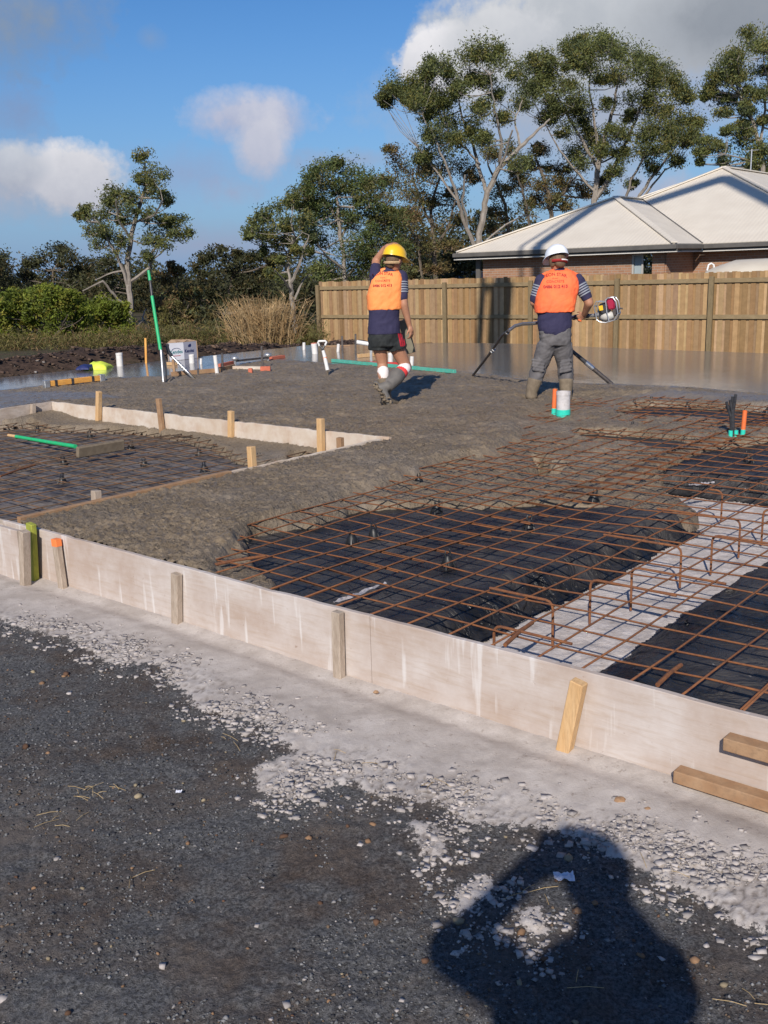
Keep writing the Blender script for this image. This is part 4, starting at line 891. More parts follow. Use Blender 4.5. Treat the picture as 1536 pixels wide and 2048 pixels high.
# white handled shovel
b = at(656, 749, 0.30); root = place_tool('shovel', b, 'white handled shovel with a D grip standing in the rough concrete', 'shovel')
Y_b = b.y
mb = MB(); mb.tube([atY(655, 740, Y_b), atY(649, 712, Y_b+.02), atY(646, 701, Y_b+.03)], [0.028, 0.026, 0.022], 10); mb.build('shaft', 'white_paint', root, True)
mb = MB(); mb.tube([atY(646.5, 703, Y_b+.03), atY(645, 697, Y_b+.04)], [0.02, 0.014], 8); mb.tube([atY(645, 698, Y_b+.04), atY(639, 691, Y_b+.05)], [0.014, 0.013], 8); mb.tube([atY(645, 698, Y_b+.04), atY(650, 690, Y_b+.05)], [0.014, 0.013], 8); mb.build('yoke', 'cable_black', root, True)
mb = MB(); mb.tube([atY(639, 692, Y_b+.05), atY(636, 685, Y_b+.05), atY(637, 682.5, Y_b+.05), atY(651, 682, Y_b+.05), atY(653, 684, Y_b+.05), atY(650, 691, Y_b+.05)], 0.0145, 8); mb.build('handle', 'white_paint', root, True)
mb = MB(); mb.tube([atY(649.5, 714, Y_b+.02), atY(651, 721, Y_b+.02)], 0.0285, 10); mb.build('label_band', 'paint_orange', root, True)
mb = MB(); mb.tube([b+Vector((0, 0, -0.08)), b, atY(655, 740, Y_b)], [0.06, 0.045, 0.02], 10, flat=0.3); mb.build('blade', 'muddy', root, True)
# straightedges
a, b = at(665, 721, 0.325), at(910, 743, 0.325); root = empty('screed_board', a, 'long teal green straightedge lying on the edge of the shiny slab', 'straightedge')
mb = MB(); mb.beam(a, b, 0.055, 0.05, (0, 0, 1), 0.004); mb.build('beam', 'teal_paint', root)
mb = MB()
for t in (0.28, 0.62, 0.8): p = a.lerp(b, t); d = (b-a).normalized(); mb.obox(p+Vector((0, 0, 0.0255)), d*0.16, d.cross(Vector((0, 0, 1)))*0.02, (0, 0, 0.0012))
mb.build('mud_smear', 'muddy', root)
a, b = at(94, 768, 0.345), at(202, 756, 0.345); root = empty('bull_float_board', a, 'orange wooden straightedge with grey end caps lying at the left edge of the shiny slab', 'straightedge')
mb = MB(); mb.beam(a, b, 0.05, 0.075, (0, 0, 1), 0.006); mb.build('beam', 'yellow_orange', root)
for p, q in ((a, 1), (b, -1)):
    d = (b-a).normalized()*q; mb = MB(); mb.beam(p-d*0.05, p+d*0.03, 0.07, 0.10, (0, 0, 1), 0.006); mb.obox(p-d*0.02-Vector((0, 0, 0.04)), d*0.03, d.cross(Vector((0, 0, 1)))*0.02, (0, 0, 0.03)); mb.build('end_cap', 'alu', root)
mb = MB()
for t in (0.15, 0.45, 0.83): p = a.lerp(b, t); d = (b-a).normalized(); mb.obox(p, d*0.02, d.cross(Vector((0, 0, 1)))*0.027, (0, 0, 0.040))
mb.build('strap', 'dark_steel', root)
# hand screed with two knobs
a, b = at(470, 722, 0.36), at(536, 715, 0.36); root = empty('hand_screed', a, 'grey metal hand screed with a knob at each end beside the far slab edge', 'tool')
mb = MB(); mb.beam(a, b, 0.05, 0.03, (0, 0, 1), 0.004); mb.build('rail', 'dark_steel', root)
for p in (a, b):
    mb = MB(); mb.ell(p+Vector((0, 0, 0.04)), 0.06, 0.05, 0.04); mb.tube([p-Vector((0, 0, 0.08)), p+Vector((0, 0, 0.03))], 0.02, 8); mb.build('knob', 'alu', root, True)
plank((540, 717), (566, 713), 0.09, 0.05, 'brick_orange', 'flat orange float blade at the right end of the hand screed', 'float', name='hand_float')
# green handled float lying on the mesh in the recess
pc = at(148, 900, 0.17); root = empty('concrete_float', pc, 'concrete rake lying on the recess mesh, its handle bright green and its blade muddy', 'float')
mb = MB(); mb.tube([at(32, 873, 0.16), at(90, 883, 0.165), at(151, 893, 0.18)], [0.017, 0.018, 0.020], 12); mb.build('handle', 'green_paint', root, True)
mb = MB(); mb.tube([at(17, 870.5, 0.16), at(33, 873, 0.16)], [0.015, 0.0165], 12); mb.build('wooden_end', 'timber_new', root, True)
a, b = at(154, 905, 0.19), at(247, 889, 0.19); mb = MB(); mb.beam(a, b, 0.045, 0.10, (0, -0.3, 1), 0.008); mb.build('blade', 'muddy', root)

# cardboard box with writing
B0, B1, B2_ = at(337, 722, 0.302), at(369, 719, 0.302), at(396, 715.5, 0.302)
B1 = Vector((B1.x, B1.y, B0.z)); up = Vector((0, 0, 0.30)); B3 = B0+(B2_-B1)
ctr = (B0+B2_)/2; root = empty('cardboard_box', ctr, 'open white cardboard box with navy printing on the far left of the slab', 'box')
# make it a clean parallelogram-free box: use front edge B0-B1 and depth direction from B1 to B2
def panel(name, p, q, h0, h1, mat, th=0.006):
    d = (q-p); n = Vector((-d.y, d.x, 0)).normalized(); mb = MB()
    V = [p+Vector((0, 0, h0)), q+Vector((0, 0, h0)), q+Vector((0, 0, h1)), p+Vector((0, 0, h1))]
    mb.add(V+[v+n*th for v in V], [(0, 1, 2, 3), (7, 6, 5, 4), (0, 4, 5, 1), (1, 5, 6, 2), (2, 6, 7, 3), (3, 7, 4, 0)]); return mb.build(name, mat, root)
s1 = panel('left_side', B0, B1, 0, 0.30, 'box_white'); s2 = panel('right_side', B1, B2_, 0, 0.295, 'box_white_shaded'); panel('back_side', B2_, B3, 0, 0.295, 'cardboard'); panel('back_side', B3, B0, 0, 0.30, 'cardboard')
mb = MB(); n_ = (B1-B0).normalized(); dv = (B3-B0)
mb.add([B0+up, B1+up+Vector((0, 0, -.01)), B1+up+dv*0.35+Vector((0, 0, 0.03)), B0+up+dv*0.3+Vector((0, 0, 0.05)), B0+up+Vector((0, 0, .006)), B1+up+Vector((0, 0, -.004)), B1+up+dv*0.35+Vector((0, 0, 0.036)), B0+up+dv*0.3+Vector((0, 0, 0.056))], [(0, 1, 2, 3), (7, 6, 5, 4), (0, 4, 5, 1), (1, 5, 6, 2), (2, 6, 7, 3), (3, 7, 4, 0)])
mb.build('flap', 'cardboard', root)
mb = MB(); e2 = (B2_-B1)
mb.add([B1+up+Vector((0, 0, -.006)), B2_+up+Vector((0, 0, -.008)), B2_+up-n_*0.16+Vector((0, 0, 0.03)), B1+up-n_*0.16+Vector((0, 0, 0.035)), B1+up, B2_+up+Vector((0, 0, -.002)), B2_+up-n_*0.16+Vector((0, 0, 0.036)), B1+up-n_*0.16+Vector((0, 0, 0.041))], [(0, 1, 2, 3), (7, 6, 5, 4), (0, 4, 5, 1), (1, 5, 6, 2), (2, 6, 7, 3), (3, 7, 4, 0)])
mb.build('flap', 'cardboard', root)
def text_mesh(s, size, bold=0.0, sub=0):
    cu = bpy.data.curves.new('t', 'FONT'); cu.body = s; cu.size = size; cu.align_x = 'CENTER'; cu.offset = bold; cu.resolution_u = 2
    o = bpy.data.objects.new('t', cu); C.objects.link(o); dg = bpy.context.evaluated_depsgraph_get(); dg.update()
    me = bpy.data.meshes.new_from_object(o.evaluated_get(dg)); bpy.data.objects.remove(o); bpy.data.curves.remove(cu)
    if sub:
        bm = bmesh.new(); bm.from_mesh(me); bmesh.ops.triangulate(bm, faces=bm.faces[:]); bmesh.ops.subdivide_edges(bm, edges=bm.edges[:], cuts=sub); bm.to_mesh(me); bm.free()
    V = [v.co.copy() for v in me.vertices]; F = [tuple(p.vertices) for p in me.polygons]; bpy.data.meshes.remove(me); return V, F
def print_on(s, size, p, q, u, h, mat, par, bold=0.002, name='lettering'):
    d = (q-p); d.z = 0; d.normalize(); n = Vector((d.y, -d.x, 0)); V, F = text_mesh(s, size, bold); o0 = p.lerp(q, u)+Vector((0, 0, h))+n*0.002
    mb = MB(); mb.add([o0+d*v.x+Vector((0, 0, v.y)) for v in V], F); return mb.build(name, mat, par, fixn=False)
print_on('Kendes', 0.085, B0, B1, 0.52, 0.115, 'ink_teal', s1); print_on('Kendes', 0.080, B1, B2_, 0.40, 0.115, 'ink_navy', s2)
mb = MB(); d = (B1-B0).normalized(); nn = Vector((d.y, -d.x, 0)); c0 = B0.lerp(B1, .52)+Vector((0, 0, .16))+nn*.002
mb.tube([c0+d*0.09*math.cos(t)+Vector((0, 0, 0.045*math.sin(t))) for t in np.linspace(0.2, 2.9, 12)], 0.004, 4); mb.build('arc_mark', 'ink_navy', s1)
mb = MB(); mb.beam(c0-d*0.08-Vector((0, 0, .085)), c0+d*0.08-Vector((0, 0, .085)), 0.003, 0.008); mb.build('underline', 'red_paint', s1)
d = (B2_-B1).normalized(); nn = Vector((d.y, -d.x, 0)); c0 = B1.lerp(B2_, .42)+Vector((0, 0, .225))+nn*.002
mb = MB(); mb.obox(c0, d*0.03, nn*0.001, (0, 0, 0.02)); mb.obox(c0+d*0.02+Vector((0, 0, 0.012)), d*0.02, nn*0.0014, (0, 0, 0.02)); mb.build('print_mark', 'ink_navy', s2)

# crumpled hi-vis garment and rubbish beyond the slab edge
def cloth_lump(name, c, sx, sy, sz, mat, seed, parent=None):
    n = 15; u, v = np.meshgrid(np.linspace(-1, 1, n), np.linspace(-1, 1, n)); 
    r = np.clip(1-np.maximum(abs(u), abs(v))**4, 0, 1)
    Zc = sz*(r*0.6+0.8*r*(fbm(u*1.6+seed, v*1.6, 3, seed)+0.25)); X = c.x+u*sx*(1+.15*fbm(u*2, v*2, 2, seed+3)); Y = c.y+v*sy*(1+.2*fbm(u*2, v*2, 2, seed+4))
    o = grid(name, X, Y, c.z+Zc, None, mat, None, True, parent); sd = o.modifiers.new('s', 'SOLIDIFY'); sd.thickness = 0.01; return o
c_ = at(198, 737, 0.30); root = empty('work_vest', c_, 'crumpled bright yellow and navy work shirt lying at the slab edge on the left', 'vest')
cloth_lump('yellow_panel', c_, 0.18, 0.24, 0.11, 'hivis_yellow', 5, root); cloth_lump('navy_panel', at(171, 737, .33), 0.11, 0.2, 0.07, 'ink_navy', 9, root)
for (x, y, w, lab, m_) in [(157, 715, .09, 'white plastic scrap on the dark soil heap', 'paper'), (163, 736, .06, 'dirty white rag left of the yellow shirt', 'paper')]:
    tag(cloth_lump('rag', at(x, y, 0.34), w*.8, w, 0.05, m_, int(x)), lab, 'litter')

# ---------------------------------------------------------------- timber fence
attr_color('palings', 0.8, 0.25, bump=0.004, bscale=30, nscale=9, namt=0.32)
pm('fence_rail', (0.22, 0.155, 0.082), (0.28, 0.205, 0.115), 4, 0.8, 0.002, 30, stretch=(2, 2, 4), c3=(0.16, 0.13, 0.07), s3=10, f3=0.4)
pm('fence_post', (0.17, 0.125, 0.066), (0.225, 0.165, 0.092), 5, 0.8, 0.002, 30, stretch=(5, 5, 1), c3=(0.10, 0.08, 0.04), s3=12, f3=0.4)
fe = math.radians(54.5); FE = Vector((math.sin(fe), -math.cos(fe), 0)); FN = Vector((math.cos(fe), math.sin(fe), 0))    # along / away
F0 = atY(640, 630, 27.2); F0.z = 0
# length of the visible run to the right edge of the photo and a little beyond
LF = 13.6
ZB, ZT = -0.42, 1.47
root = empty('paling_fence', F0, 'tall timber paling fence with posts and rails behind the shiny slab', 'fence')
mb = MB(); x = 0.02; k = 0; rr = random.Random(5)
base_c = [(0.36, 0.220, 0.108), (0.40, 0.26, 0.132), (0.31, 0.188, 0.090), (0.45, 0.305, 0.17), (0.33, 0.215, 0.12), (0.27, 0.165, 0.08)]
while x < LF:
    w = 0.100; off = 0.016 if k % 2 else 0.0; c = rr.choice(base_c); f = rr.uniform(0.72, 1.0); mb.cur = (c[0]*f, c[1]*f*rr.uniform(.96, 1.03), c[2]*f*rr.uniform(.92, 1.06))
    p = F0+FE*x+FN*(0.052+off); ht = ZT+rr.uniform(-.012, .012)+0.0*x; tilt = rr.uniform(-.004, .004)
    mb.obox(p+Vector((0, 0, (ZB+ht)/2)), FE*w/2, FN*0.007, Vector((0, 0, (ht-ZB)/2))+FE*tilt, 0.0)
    x += 0.080+rr.uniform(-.003, .004); k += 1
mb.build('palings', 'palings', root, cols=True)
for z, nm in ((-0.25, 'rail'), (0.56, 'rail'), (1.30, 'rail')):
    mb = MB(); mb.obox(F0+FE*(LF/2)+FN*0.026+Vector((0, 0, z)), FE*LF/2, FN*0.0175, (0, 0, 0.045), 0.003); mb.build(nm, 'fence_rail', root)
def fence_x(px):     # distance along the fence of the photo column px
    d = ray(px, 630); den = d.x*FN.x+d.y*FN.y; kk = (F0.x*FN.x+F0.y*FN.y)/den; P_ = Vector((d.x*kk, d.y*kk, 0)); return (P_-F0).dot(FE)
for px in (637, 765, 891, 1062, 1234, 1421, 1632, 1900):
    q = fence_x(px)
    if q > LF: continue
    mb = MB(); mb.obox(F0+FE*(q+(0.0 if px > 640 else 0.03))-FN*0.032+Vector((0, 0, (ZB-0.4+1.385)/2)), FE*0.05, FN*0.040, (0, 0, (1.385-ZB+0.4)/2), 0.006); mb.build('post', 'fence_post', root)

# ---------------------------------------------------------------- house behind the fence
ha = math.radians(40); HE = Vector((math.cos(ha), -math.sin(ha), 0)); HN = Vector((math.sin(ha), math.cos(ha), 0))
ZE = 2.30; TP = math.tan(math.radians(23.3))
C0 = at(912, 505.5, ZE)
def roof_mat(name, axis):
    m, g, b = newmat(name); t = g.t; tc = g.n('ShaderNodeTexCoord')
    mp = g.n('ShaderNodeMapping', ins={0: tc.outputs['Object'], 'Rotation': (0, 0, ha)}); s = g.n('ShaderNodeSeparateXYZ', ins={0: mp.outputs[0]})
    w = g.m('SINE', g.m('MULTIPLY', s.outputs[axis], 2*math.pi/0.152))
    n1 = g.noise(mp.outputs[0], 1.2, 4); c = g.mix(g.ramp(n1, [(0.35, 0.0), (0.65, 1.0)]), (0.63, 0.565, 0.475), (0.68, 0.615, 0.52))
    t.links.new(c, b.inputs['Base Color']); b.inputs['Roughness'].default_value = 0.5
    t.links.new(g.n('ShaderNodeBump', ins={'Strength': 1.0, 'Distance': 0.002, 'Height': w}).outputs[0], b.inputs['Normal'])
roof_mat('roof_front', 0); roof_mat('roof_side', 1)
pm('gutter_grey', (0.10, 0.093, 0.085), (0.13, 0.12, 0.11), 3, 0.45); pm('soffit', (0.42, 0.40, 0.38), rough=0.7); pm('trim_white', (0.62, 0.60, 0.55), rough=0.6)
def brick_mat():
    m, g, b = newmat('brickwork'); t = g.t; tc = g.n('ShaderNodeTexCoord')
    mp = g.n('ShaderNodeMapping', ins={0: tc.outputs['Object'], 'Rotation': (0, 0, ha)}); s = g.n('ShaderNodeSeparateXYZ', ins={0: mp.outputs[0]})
    cv = g.n('ShaderNodeCombineXYZ', ins={0: g.m('ADD', s.outputs[0], s.outputs[1]), 1: s.outputs[2], 2: 0.0})
    br = g.n('ShaderNodeTexBrick', ins={'Vector': cv.outputs[0], 'Color1': (0.36, 0.19, 0.11, 1), 'Color2': (0.28, 0.14, 0.08, 1), 'Mortar': (0.36, 0.30, 0.25, 1), 'Scale': 1.0, 'Mortar Size': 0.007, 'Brick Width': 0.24, 'Row Height': 0.086})
    t.links.new(br.outputs[0], b.inputs['Base Color']); b.inputs['Roughness'].default_value = 0.9
    t.links.new(g.n('ShaderNodeBump', ins={'Strength': 0.6, 'Distance': 0.01, 'Height': br.outputs[1], }).outputs[0], b.inputs['Normal'])
brick_mat()
def pxsolve(P0, D, px):
    lo, hi = 0.0, 80.0
    for _ in range(60):
        m_ = (lo+hi)/2
        if proj(P0+D*m_)[0] < px: lo = m_
        else: hi = m_
    return lo
L1 = pxsolve(C0, HE, 1349); C1 = C0+HE*L1; KS = pxsolve(C1, HN, 1405); C2 = C1+HN*KS
R1 = C0+HE*L1/2+HN*L1/2+Vector((0, 0, TP*L1/2)); RV = R1+HN*KS
# main hip apex: on the ray of photo point (1447,335), on the plane of the main front slope
d = ray(1447, 335); hn = (C2.dot(HN))
tt = (ZE-H - TP*hn)/(d.z - TP*(d.dot(HN))); R2 = Vector((0, 0, H))+d*tt
s2_ = R2.dot(HN)-hn; E1 = R2+HE*s2_-HN*s2_; E1.z = ZE; E0 = R2-HE*s2_-HN*s2_; E0.z = ZE
print('house L1', L1, 'KS', KS, 'RV', proj(RV), 'R1', proj(R1), 'R2', R2, s2_, 'E1', proj(E1))
house = empty('brick_house', (C0.x, C0.y, -0.4), 'low brick house with a cream hipped metal roof behind the fence', 'house')
BACK = 9.0
def face(name, pts, mat, th=0.04):
    pts = [Vector(p) for p in pts]; n = (pts[1]-pts[0]).cross(pts[2]-pts[0]).normalized()
    if n.z < 0: n = -n
    k = len(pts); mb = MB(); mb.add(pts+[p-n*th for p in pts], [tuple(range(k)), tuple(range(2*k-1, k-1, -1))]+[(i, (i+1) % k, k+(i+1) % k, k+i) for i in range(k)])
    return mb.build(name, mat, house)
zz = lambda p, z: Vector((p.x, p.y, z))
face('roof', [C0, C1, R1], 'roof_front')                                   # hip end of the wing
face('roof', [C1, C2, RV, R1], 'roof_side')
LB = C0+HN*(L1+2)
face('roof', [C0, R1, R1+HN*6, C0+HN*(L1/2+6)], 'roof_side')
face('roof', [C2, E1, R2, RV+Vector((0, 0, 0))], 'roof_front')             # main front slope
face('roof', [RV-HN*0.0, R2, zz(E0, ZE)], 'roof_side') if False else None
face('roof', [E0+HN*0.01, R2, R2+HN*BACK, E0+HN*(s2_+BACK)], 'roof_side')
face('roof', [E1, E1+HN*(s2_+BACK), R2+HN*BACK, R2], 'roof_side')
face('roof', [E0, C0+HE*L1*0.5+HN*(KS), RV, R2], 'roof_front') if False else None
mb = MB()
for p, q in ((C0, R1), (C1, R1), (R1, RV), (RV, R2), (R2, E1), (R2, R2+HN*BACK)): mb.beam(p+Vector((0, 0, .03)), q+Vector((0, 0, .03)), 0.22, 0.05, (0, 0, 1), 0.01)
mb.build('ridge_cap', 'roof_front', house)
mb = MB(); mb.beam(C2+Vector((0, 0, .01)), RV+Vector((0, 0, .01)), 0.05, 0.03); mb.build('valley', 'gutter_grey', house)
def eave(p, q, out):
    mb = MB(); mb.beam(p+out*0.05-Vector((0, 0, .10)), q+out*0.05-Vector((0, 0, .10)), 0.11, 0.15, (0, 0, 1), 0.012); mb.build('gutter', 'gutter_grey', house)
    mb = MB(); mb.beam(p-out*0.02-Vector((0, 0, .20)), q-out*0.02-Vector((0, 0, .20)), 0.03, 0.10, (0, 0, 1)); mb.build('fascia', 'gutter_grey', house)
    mb = MB(); mb.beam(p-out*0.01-Vector((0, 0, .262)), q-out*0.01-Vector((0, 0, .262)), 0.04, 0.022, (0, 0, 1)); mb.build('trim', 'trim_white', house)
eave(C0-HE*.1, C1+HE*.1, -HN); eave(C1, C2, HE); eave(C2, E1, -HN); eave(C0, C0+HN*8, -HE)
mb = MB(); z_ = ZE-0.252
for quad in ([C0, C1, C1+HN*0.6, C0+HN*0.6], [C1-HE*.6, C1, C2, C2-HE*.6], [C2, E1, E1+HN*.6, C2+HN*.6]):
    mb.add([zz(p, z_) for p in quad]+[zz(p, z_+0.02) for p in quad], [(0, 1, 2, 3), (7, 6, 5, 4), (0, 4, 5, 1), (1, 5, 6, 2), (2, 6, 7, 3), (3, 7, 4, 0)])
mb.build('soffit', 'soffit', house)
# walls with a window opening
def wall(p, q, z0, z1, th=0.11, holes=()):
    d = (q-p); L = d.length; d = d.normalized(); n = Vector((-d.y, d.x, 0)); mb = MB(); xs = sorted([0, L]+[v for h in holes for v in h[:2]])
    for i in range(len(xs)-1):
        x0, x1 = xs[i], xs[i+1]; hz = [h for h in holes if h[0] <= x0+1e-6 and h[1] >= x1-1e-6]; spans = [(z0, z1)] if not hz else [(z0, hz[0][2]), (hz[0][3], z1)]
        for a, b in spans:
            if b-a > 0.01: mb.obox(p+d*(x0+x1)/2+Vector((0, 0, (a+b)/2)), d*(x1-x0)/2, n*th/2, (0, 0, (b-a)/2))
    return mb.build('wall', 'brickwork', house)
W0, W1, W2 = zz(C0+HE*.55+HN*.55, 0), zz(C1-HE*.55+HN*.55, 0), zz(C2-HE*.55+HN*.55, 0)
wx0 = pxsolve(W0, HE, 1244); wx1 = pxsolve(W0, HE, 1284)
wx_s = pxsolve(W0, HE, 968)
wall(W0+HE*wx_s, W1, -0.4, ZE-.26, holes=((wx0, wx1, 0.75, 2.0),)); wall(W1, W2, -0.4, ZE-.26); wall(W2, zz(E1-HE*.5+HN*.55, 0), -0.4, ZE-.26)
pm('glass_dark', (0.03, 0.04, 0.045), rough=0.08, spec=0.8); pm('window_frame', (0.42, 0.40, 0.37), rough=0.5); pm('blind', (0.30, 0.35, 0.37), rough=0.7)
def winpart():
    a, b = W0+HE*wx0, W0+HE*wx1; mb = MB(); cz = 1.375; w = (b-a).length
    for (u0, u1, v0, v1) in ((0, w, 0.75, 0.80), (0, w, 1.95, 2.0), (0, 0.05, .8, 1.95), (w-.05, w, .8, 1.95), (w/2-.03, w/2+.03, .8, 1.95)):
        mb.obox(a+HE*(u0+u1)/2-HN*0.02+Vector((0, 0, (v0+v1)/2)), HE*(u1-u0)/2, HN*0.03, (0, 0, (v1-v0)/2))
    f = mb.build('window', 'window_frame', house)
    mb = MB(); mb.obox(a+HE*w/4+HN*.01+Vector((0, 0, cz)), HE*(w/4-.04), HN*.003, (0, 0, .57)); mb.build('pane', 'glass_dark', f)
    mb = MB(); mb.obox(a+HE*3*w/4+HN*.01+Vector((0, 0, cz)), HE*(w/4-.04), HN*.003, (0, 0, .57)); mb.build('pane', 'blind', f)
    mb = MB(); mb.obox((a+b)/2-HN*0.09+Vector((0, 0, .72)), HE*(w/2+.06), HN*.06, (0, 0, .025)); mb.build('sill', 'trim_white', f)
winpart()
pcol = pxsolve(W0, HE, 957); mb = MB(); q = W0+HE*max(pcol, 0.1); mb.obox(q+Vector((0, 0, .85)), HE*.09, HN*.06, (0, 0, 1.25), .005); mb.build('porch_post', 'gutter_grey', house)
mb = MB(); a = R2+HN*3+Vector((0, 0, .0)); mb.tube([a+Vector((0, 0, -.3)), a+Vector((0, 0, 0.9))], 0.03, 8); mb.tube([a+Vector((0, 0, .85))-HE*.3, a+Vector((0, 0, .85))+HE*.3], 0.015, 6); mb.build('vent_pipe', 'alu', house)

# cream covered trailer between the fence and the house
pm('cream_cover', (0.52, 0.46, 0.38), (0.56, 0.51, 0.43), 3, 0.6)
q0 = atY(1365, 545, 24.0); tr = empty('caravan', (q0.x, q0.y, -0.4), 'long cream rounded cover showing above the fence at the right', 'caravan')
rings = []; 
for i in range(15):
    t = i/14; c = Vector((q0.x, q0.y, 0))+FE*(t*7.0)+FN*0.9; e_ = min(1, math.sin(min(1, t*6)*math.pi/2)+0.02); e2 = min(1, math.sin(min(1, (1-t)*6)*math.pi/2)+0.02); s_ = min(e_, e2)
    top = 1.28+0.42*s_+0.10*t; ring = []
    for k in range(14):
        a = math.pi*k/13; ring.append(c+FN*(-0.95*math.cos(a))*(0.7+.3*s_)+Vector((0, 0, 1.05+(top-1.05)*max(0.0, math.sin(a))**0.7)))
    ring += [c+FN*0.9+Vector((0, 0, -.2)), c-FN*0.9+Vector((0, 0, -.2))]; rings.append(ring)
mb = MB(); mb.loft(rings); mb.build('shell', 'cream_cover', tr, True)
h = atY(1422, 534, 24.2); mb = MB(); mb.tube([h+Vector((-.09, 0, -.08)), h+Vector((-.06, 0, .05)), h+Vector((0, 0, .085)), h+Vector((.06, 0, .05)), h+Vector((.09, 0, -.08))], 0.022, 8); mb.build('handle', 'white_paint', tr, True)
for k in range(2):
    w_ = Vector((q0.x, q0.y, -0.12))+FE*(2.6+k*1.0)-FN*.05; mb = MB(); mb.cyl(w_-FN*.1, w_+FN*.1, .3, 20); mb.build('wheel', 'black_chair', tr, True)

# distant long low shed roof behind the fence, seen between the workers
pm('shed_roof', (0.10, 0.115, 0.125), (0.15, 0.16, 0.17), 3, 0.6)
p = atY(815, 556, 70.0); q = atY(950, 549, 66.0); root = empty('shed', (p.x, p.y, -1.2), 'low dark grey shed roof among the trees behind the fence', 'shed')
mb = MB(); dd = (q-p); dd.z = 0; nn = Vector((-dd.y, dd.x, 0)).normalized(); zt_ = p.z
rg = [[c+Vector((0, 0, -1.6-0)), c+Vector((0, 0, -.35)), c+nn*2+Vector((0, 0, .25)), c+nn*4+Vector((0, 0, -.35)), c+nn*4+Vector((0, 0, -1.6))] for c in (zz(p, zt_), zz(q, zt_))]
mb.loft(rg); mb.build('body', 'shed_roof', root)
mb = MB(); mb.beam(zz(p, zt_+.28)+nn*2, zz(q, zt_+.28)+nn*2, .3, .08); mb.build('ridge_cap', 'alu', root)

# ---------------------------------------------------------------- concrete pump behind the camera; its raised boom throws the long shadows on fence and roof
pm('boom_paint', (0.65, 0.60, 0.55), rough=0.4)
def back_to_sun(P_, t): return Vector(P_)+SUN*t
def on_fence(px, py):
    d = ray(px, py); kk = (F0.dot(FN))/(d.x*FN.x+d.y*FN.y); return Vector((0, 0, H))+d*kk
def on_plane(px, py, P0, n): d = ray(px, py); k_ = (P0-Vector((0, 0, H))).dot(n)/d.dot(n); return Vector((0, 0, H))+d*k_
n1_ = (C1-C0).cross(R1-C0).normalized(); n2_ = (E1-C2).cross(R2-C2).normalized()
K0 = back_to_sun(on_fence(993, 702), 15.0); K1 = back_to_sun(on_fence(1003, 575), 15.4); K2 = back_to_sun(on_plane(1075, 491, C0, n1_), 25.5); K3 = back_to_sun(on_plane(1190, 412, C0, n1_), 27.0); K3b = back_to_sun(R1, 29.0)
K4 = back_to_sun(on_plane(1300, 405, C2, n2_), 31.0); K5 = back_to_sun(on_plane(1450, 356, C2, n2_), 33.0)
pump = empty('concrete_pump', (14, -16, 0), 'white concrete pump truck behind the photographer with its boom raised over the slab', 'truck')
mb = MB(); mb.tube([K2, K3, K3b], [0.20, 0.24, 0.28], 8); mb.tube([K3b, K4, K5], [0.28, 0.32, 0.35], 8)
K6 = Vector((13, -12, 9)); mb.tube([K5, K6, Vector((14, -16, 2.5))], [0.35, 0.38, 0.4], 8); mb.build('boom', 'boom_paint', pump, True)
o2 = HE*-0.75
mb = MB(); mb.tube([K2+o2*0.9, K3+o2*.55, K3b+o2*.2], 0.07, 8); mb.tube([K2, K1], [.22, .20], 8); mb.tube([K1, K0], [0.30, 0.28], 10); mb.tube([K1+o2*.7, K0+o2*.7], 0.10, 8); mb.tube([K1, K1+o2*.7], .08, 8); mb.tube([K2+o2*.9, K1+o2*.7], .07, 8); mb.build('delivery_hose', 'cable_black', pump, True)
mb = MB(); mb.box((14, -16, 1.6), 2.4, 7, 1.2, .05); mb.box((14, -11.5, 1.7), 2.4, 1.8, 2.2, .15); mb.build('body', 'white_paint', pump)
for sx in (-1, 1):
    for sy in (-18.5, -17.2, -12): mb = MB(); mb.cyl((14+sx*1.0, sy, .5), (14+sx*1.3, sy, .5), .5, 22); mb.build('wheel', 'black_chair', pump, True)

# ---------------------------------------------------------------- trees
attr_color('leaf', 0.65, 0.35, nscale=3, namt=0.15, translucent=0.30)
pm('bark_pale', (0.21, 0.18, 0.15), (0.31, 0.275, 0.24), 2.5, 0.85, 0.01, 12, c3=(0.14, 0.11, 0.09), s3=6, f3=0.6)
pm('bark_dark', (0.11, 0.085, 0.065), (0.20, 0.165, 0.13), 3, 0.9, 0.01, 12, c3=(0.06, 0.05, 0.04), s3=6, f3=0.5)
LEAF = {'gum': [(0.135, 0.149, 0.043), (0.104, 0.121, 0.041), (0.183, 0.161, 0.043), (0.085, 0.106, 0.048)],
        'dense': [(0.083, 0.111, 0.032), (0.110, 0.129, 0.034), (0.064, 0.087, 0.032), (0.131, 0.121, 0.039)],
        'dark': [(0.054, 0.058, 0.025), (0.068, 0.071, 0.026), (0.090, 0.071, 0.026), (0.045, 0.048, 0.025)],
        'bush': [(0.144, 0.183, 0.021), (0.186, 0.210, 0.027), (0.101, 0.135, 0.021), (0.220, 0.203, 0.033)],
        'dry': [(0.148, 0.125, 0.041), (0.123, 0.115, 0.034), (0.197, 0.125, 0.058), (0.099, 0.094, 0.034)],
        'red': [(0.167, 0.125, 0.047), (0.141, 0.133, 0.047), (0.100, 0.117, 0.047), (0.184, 0.117, 0.056)]}
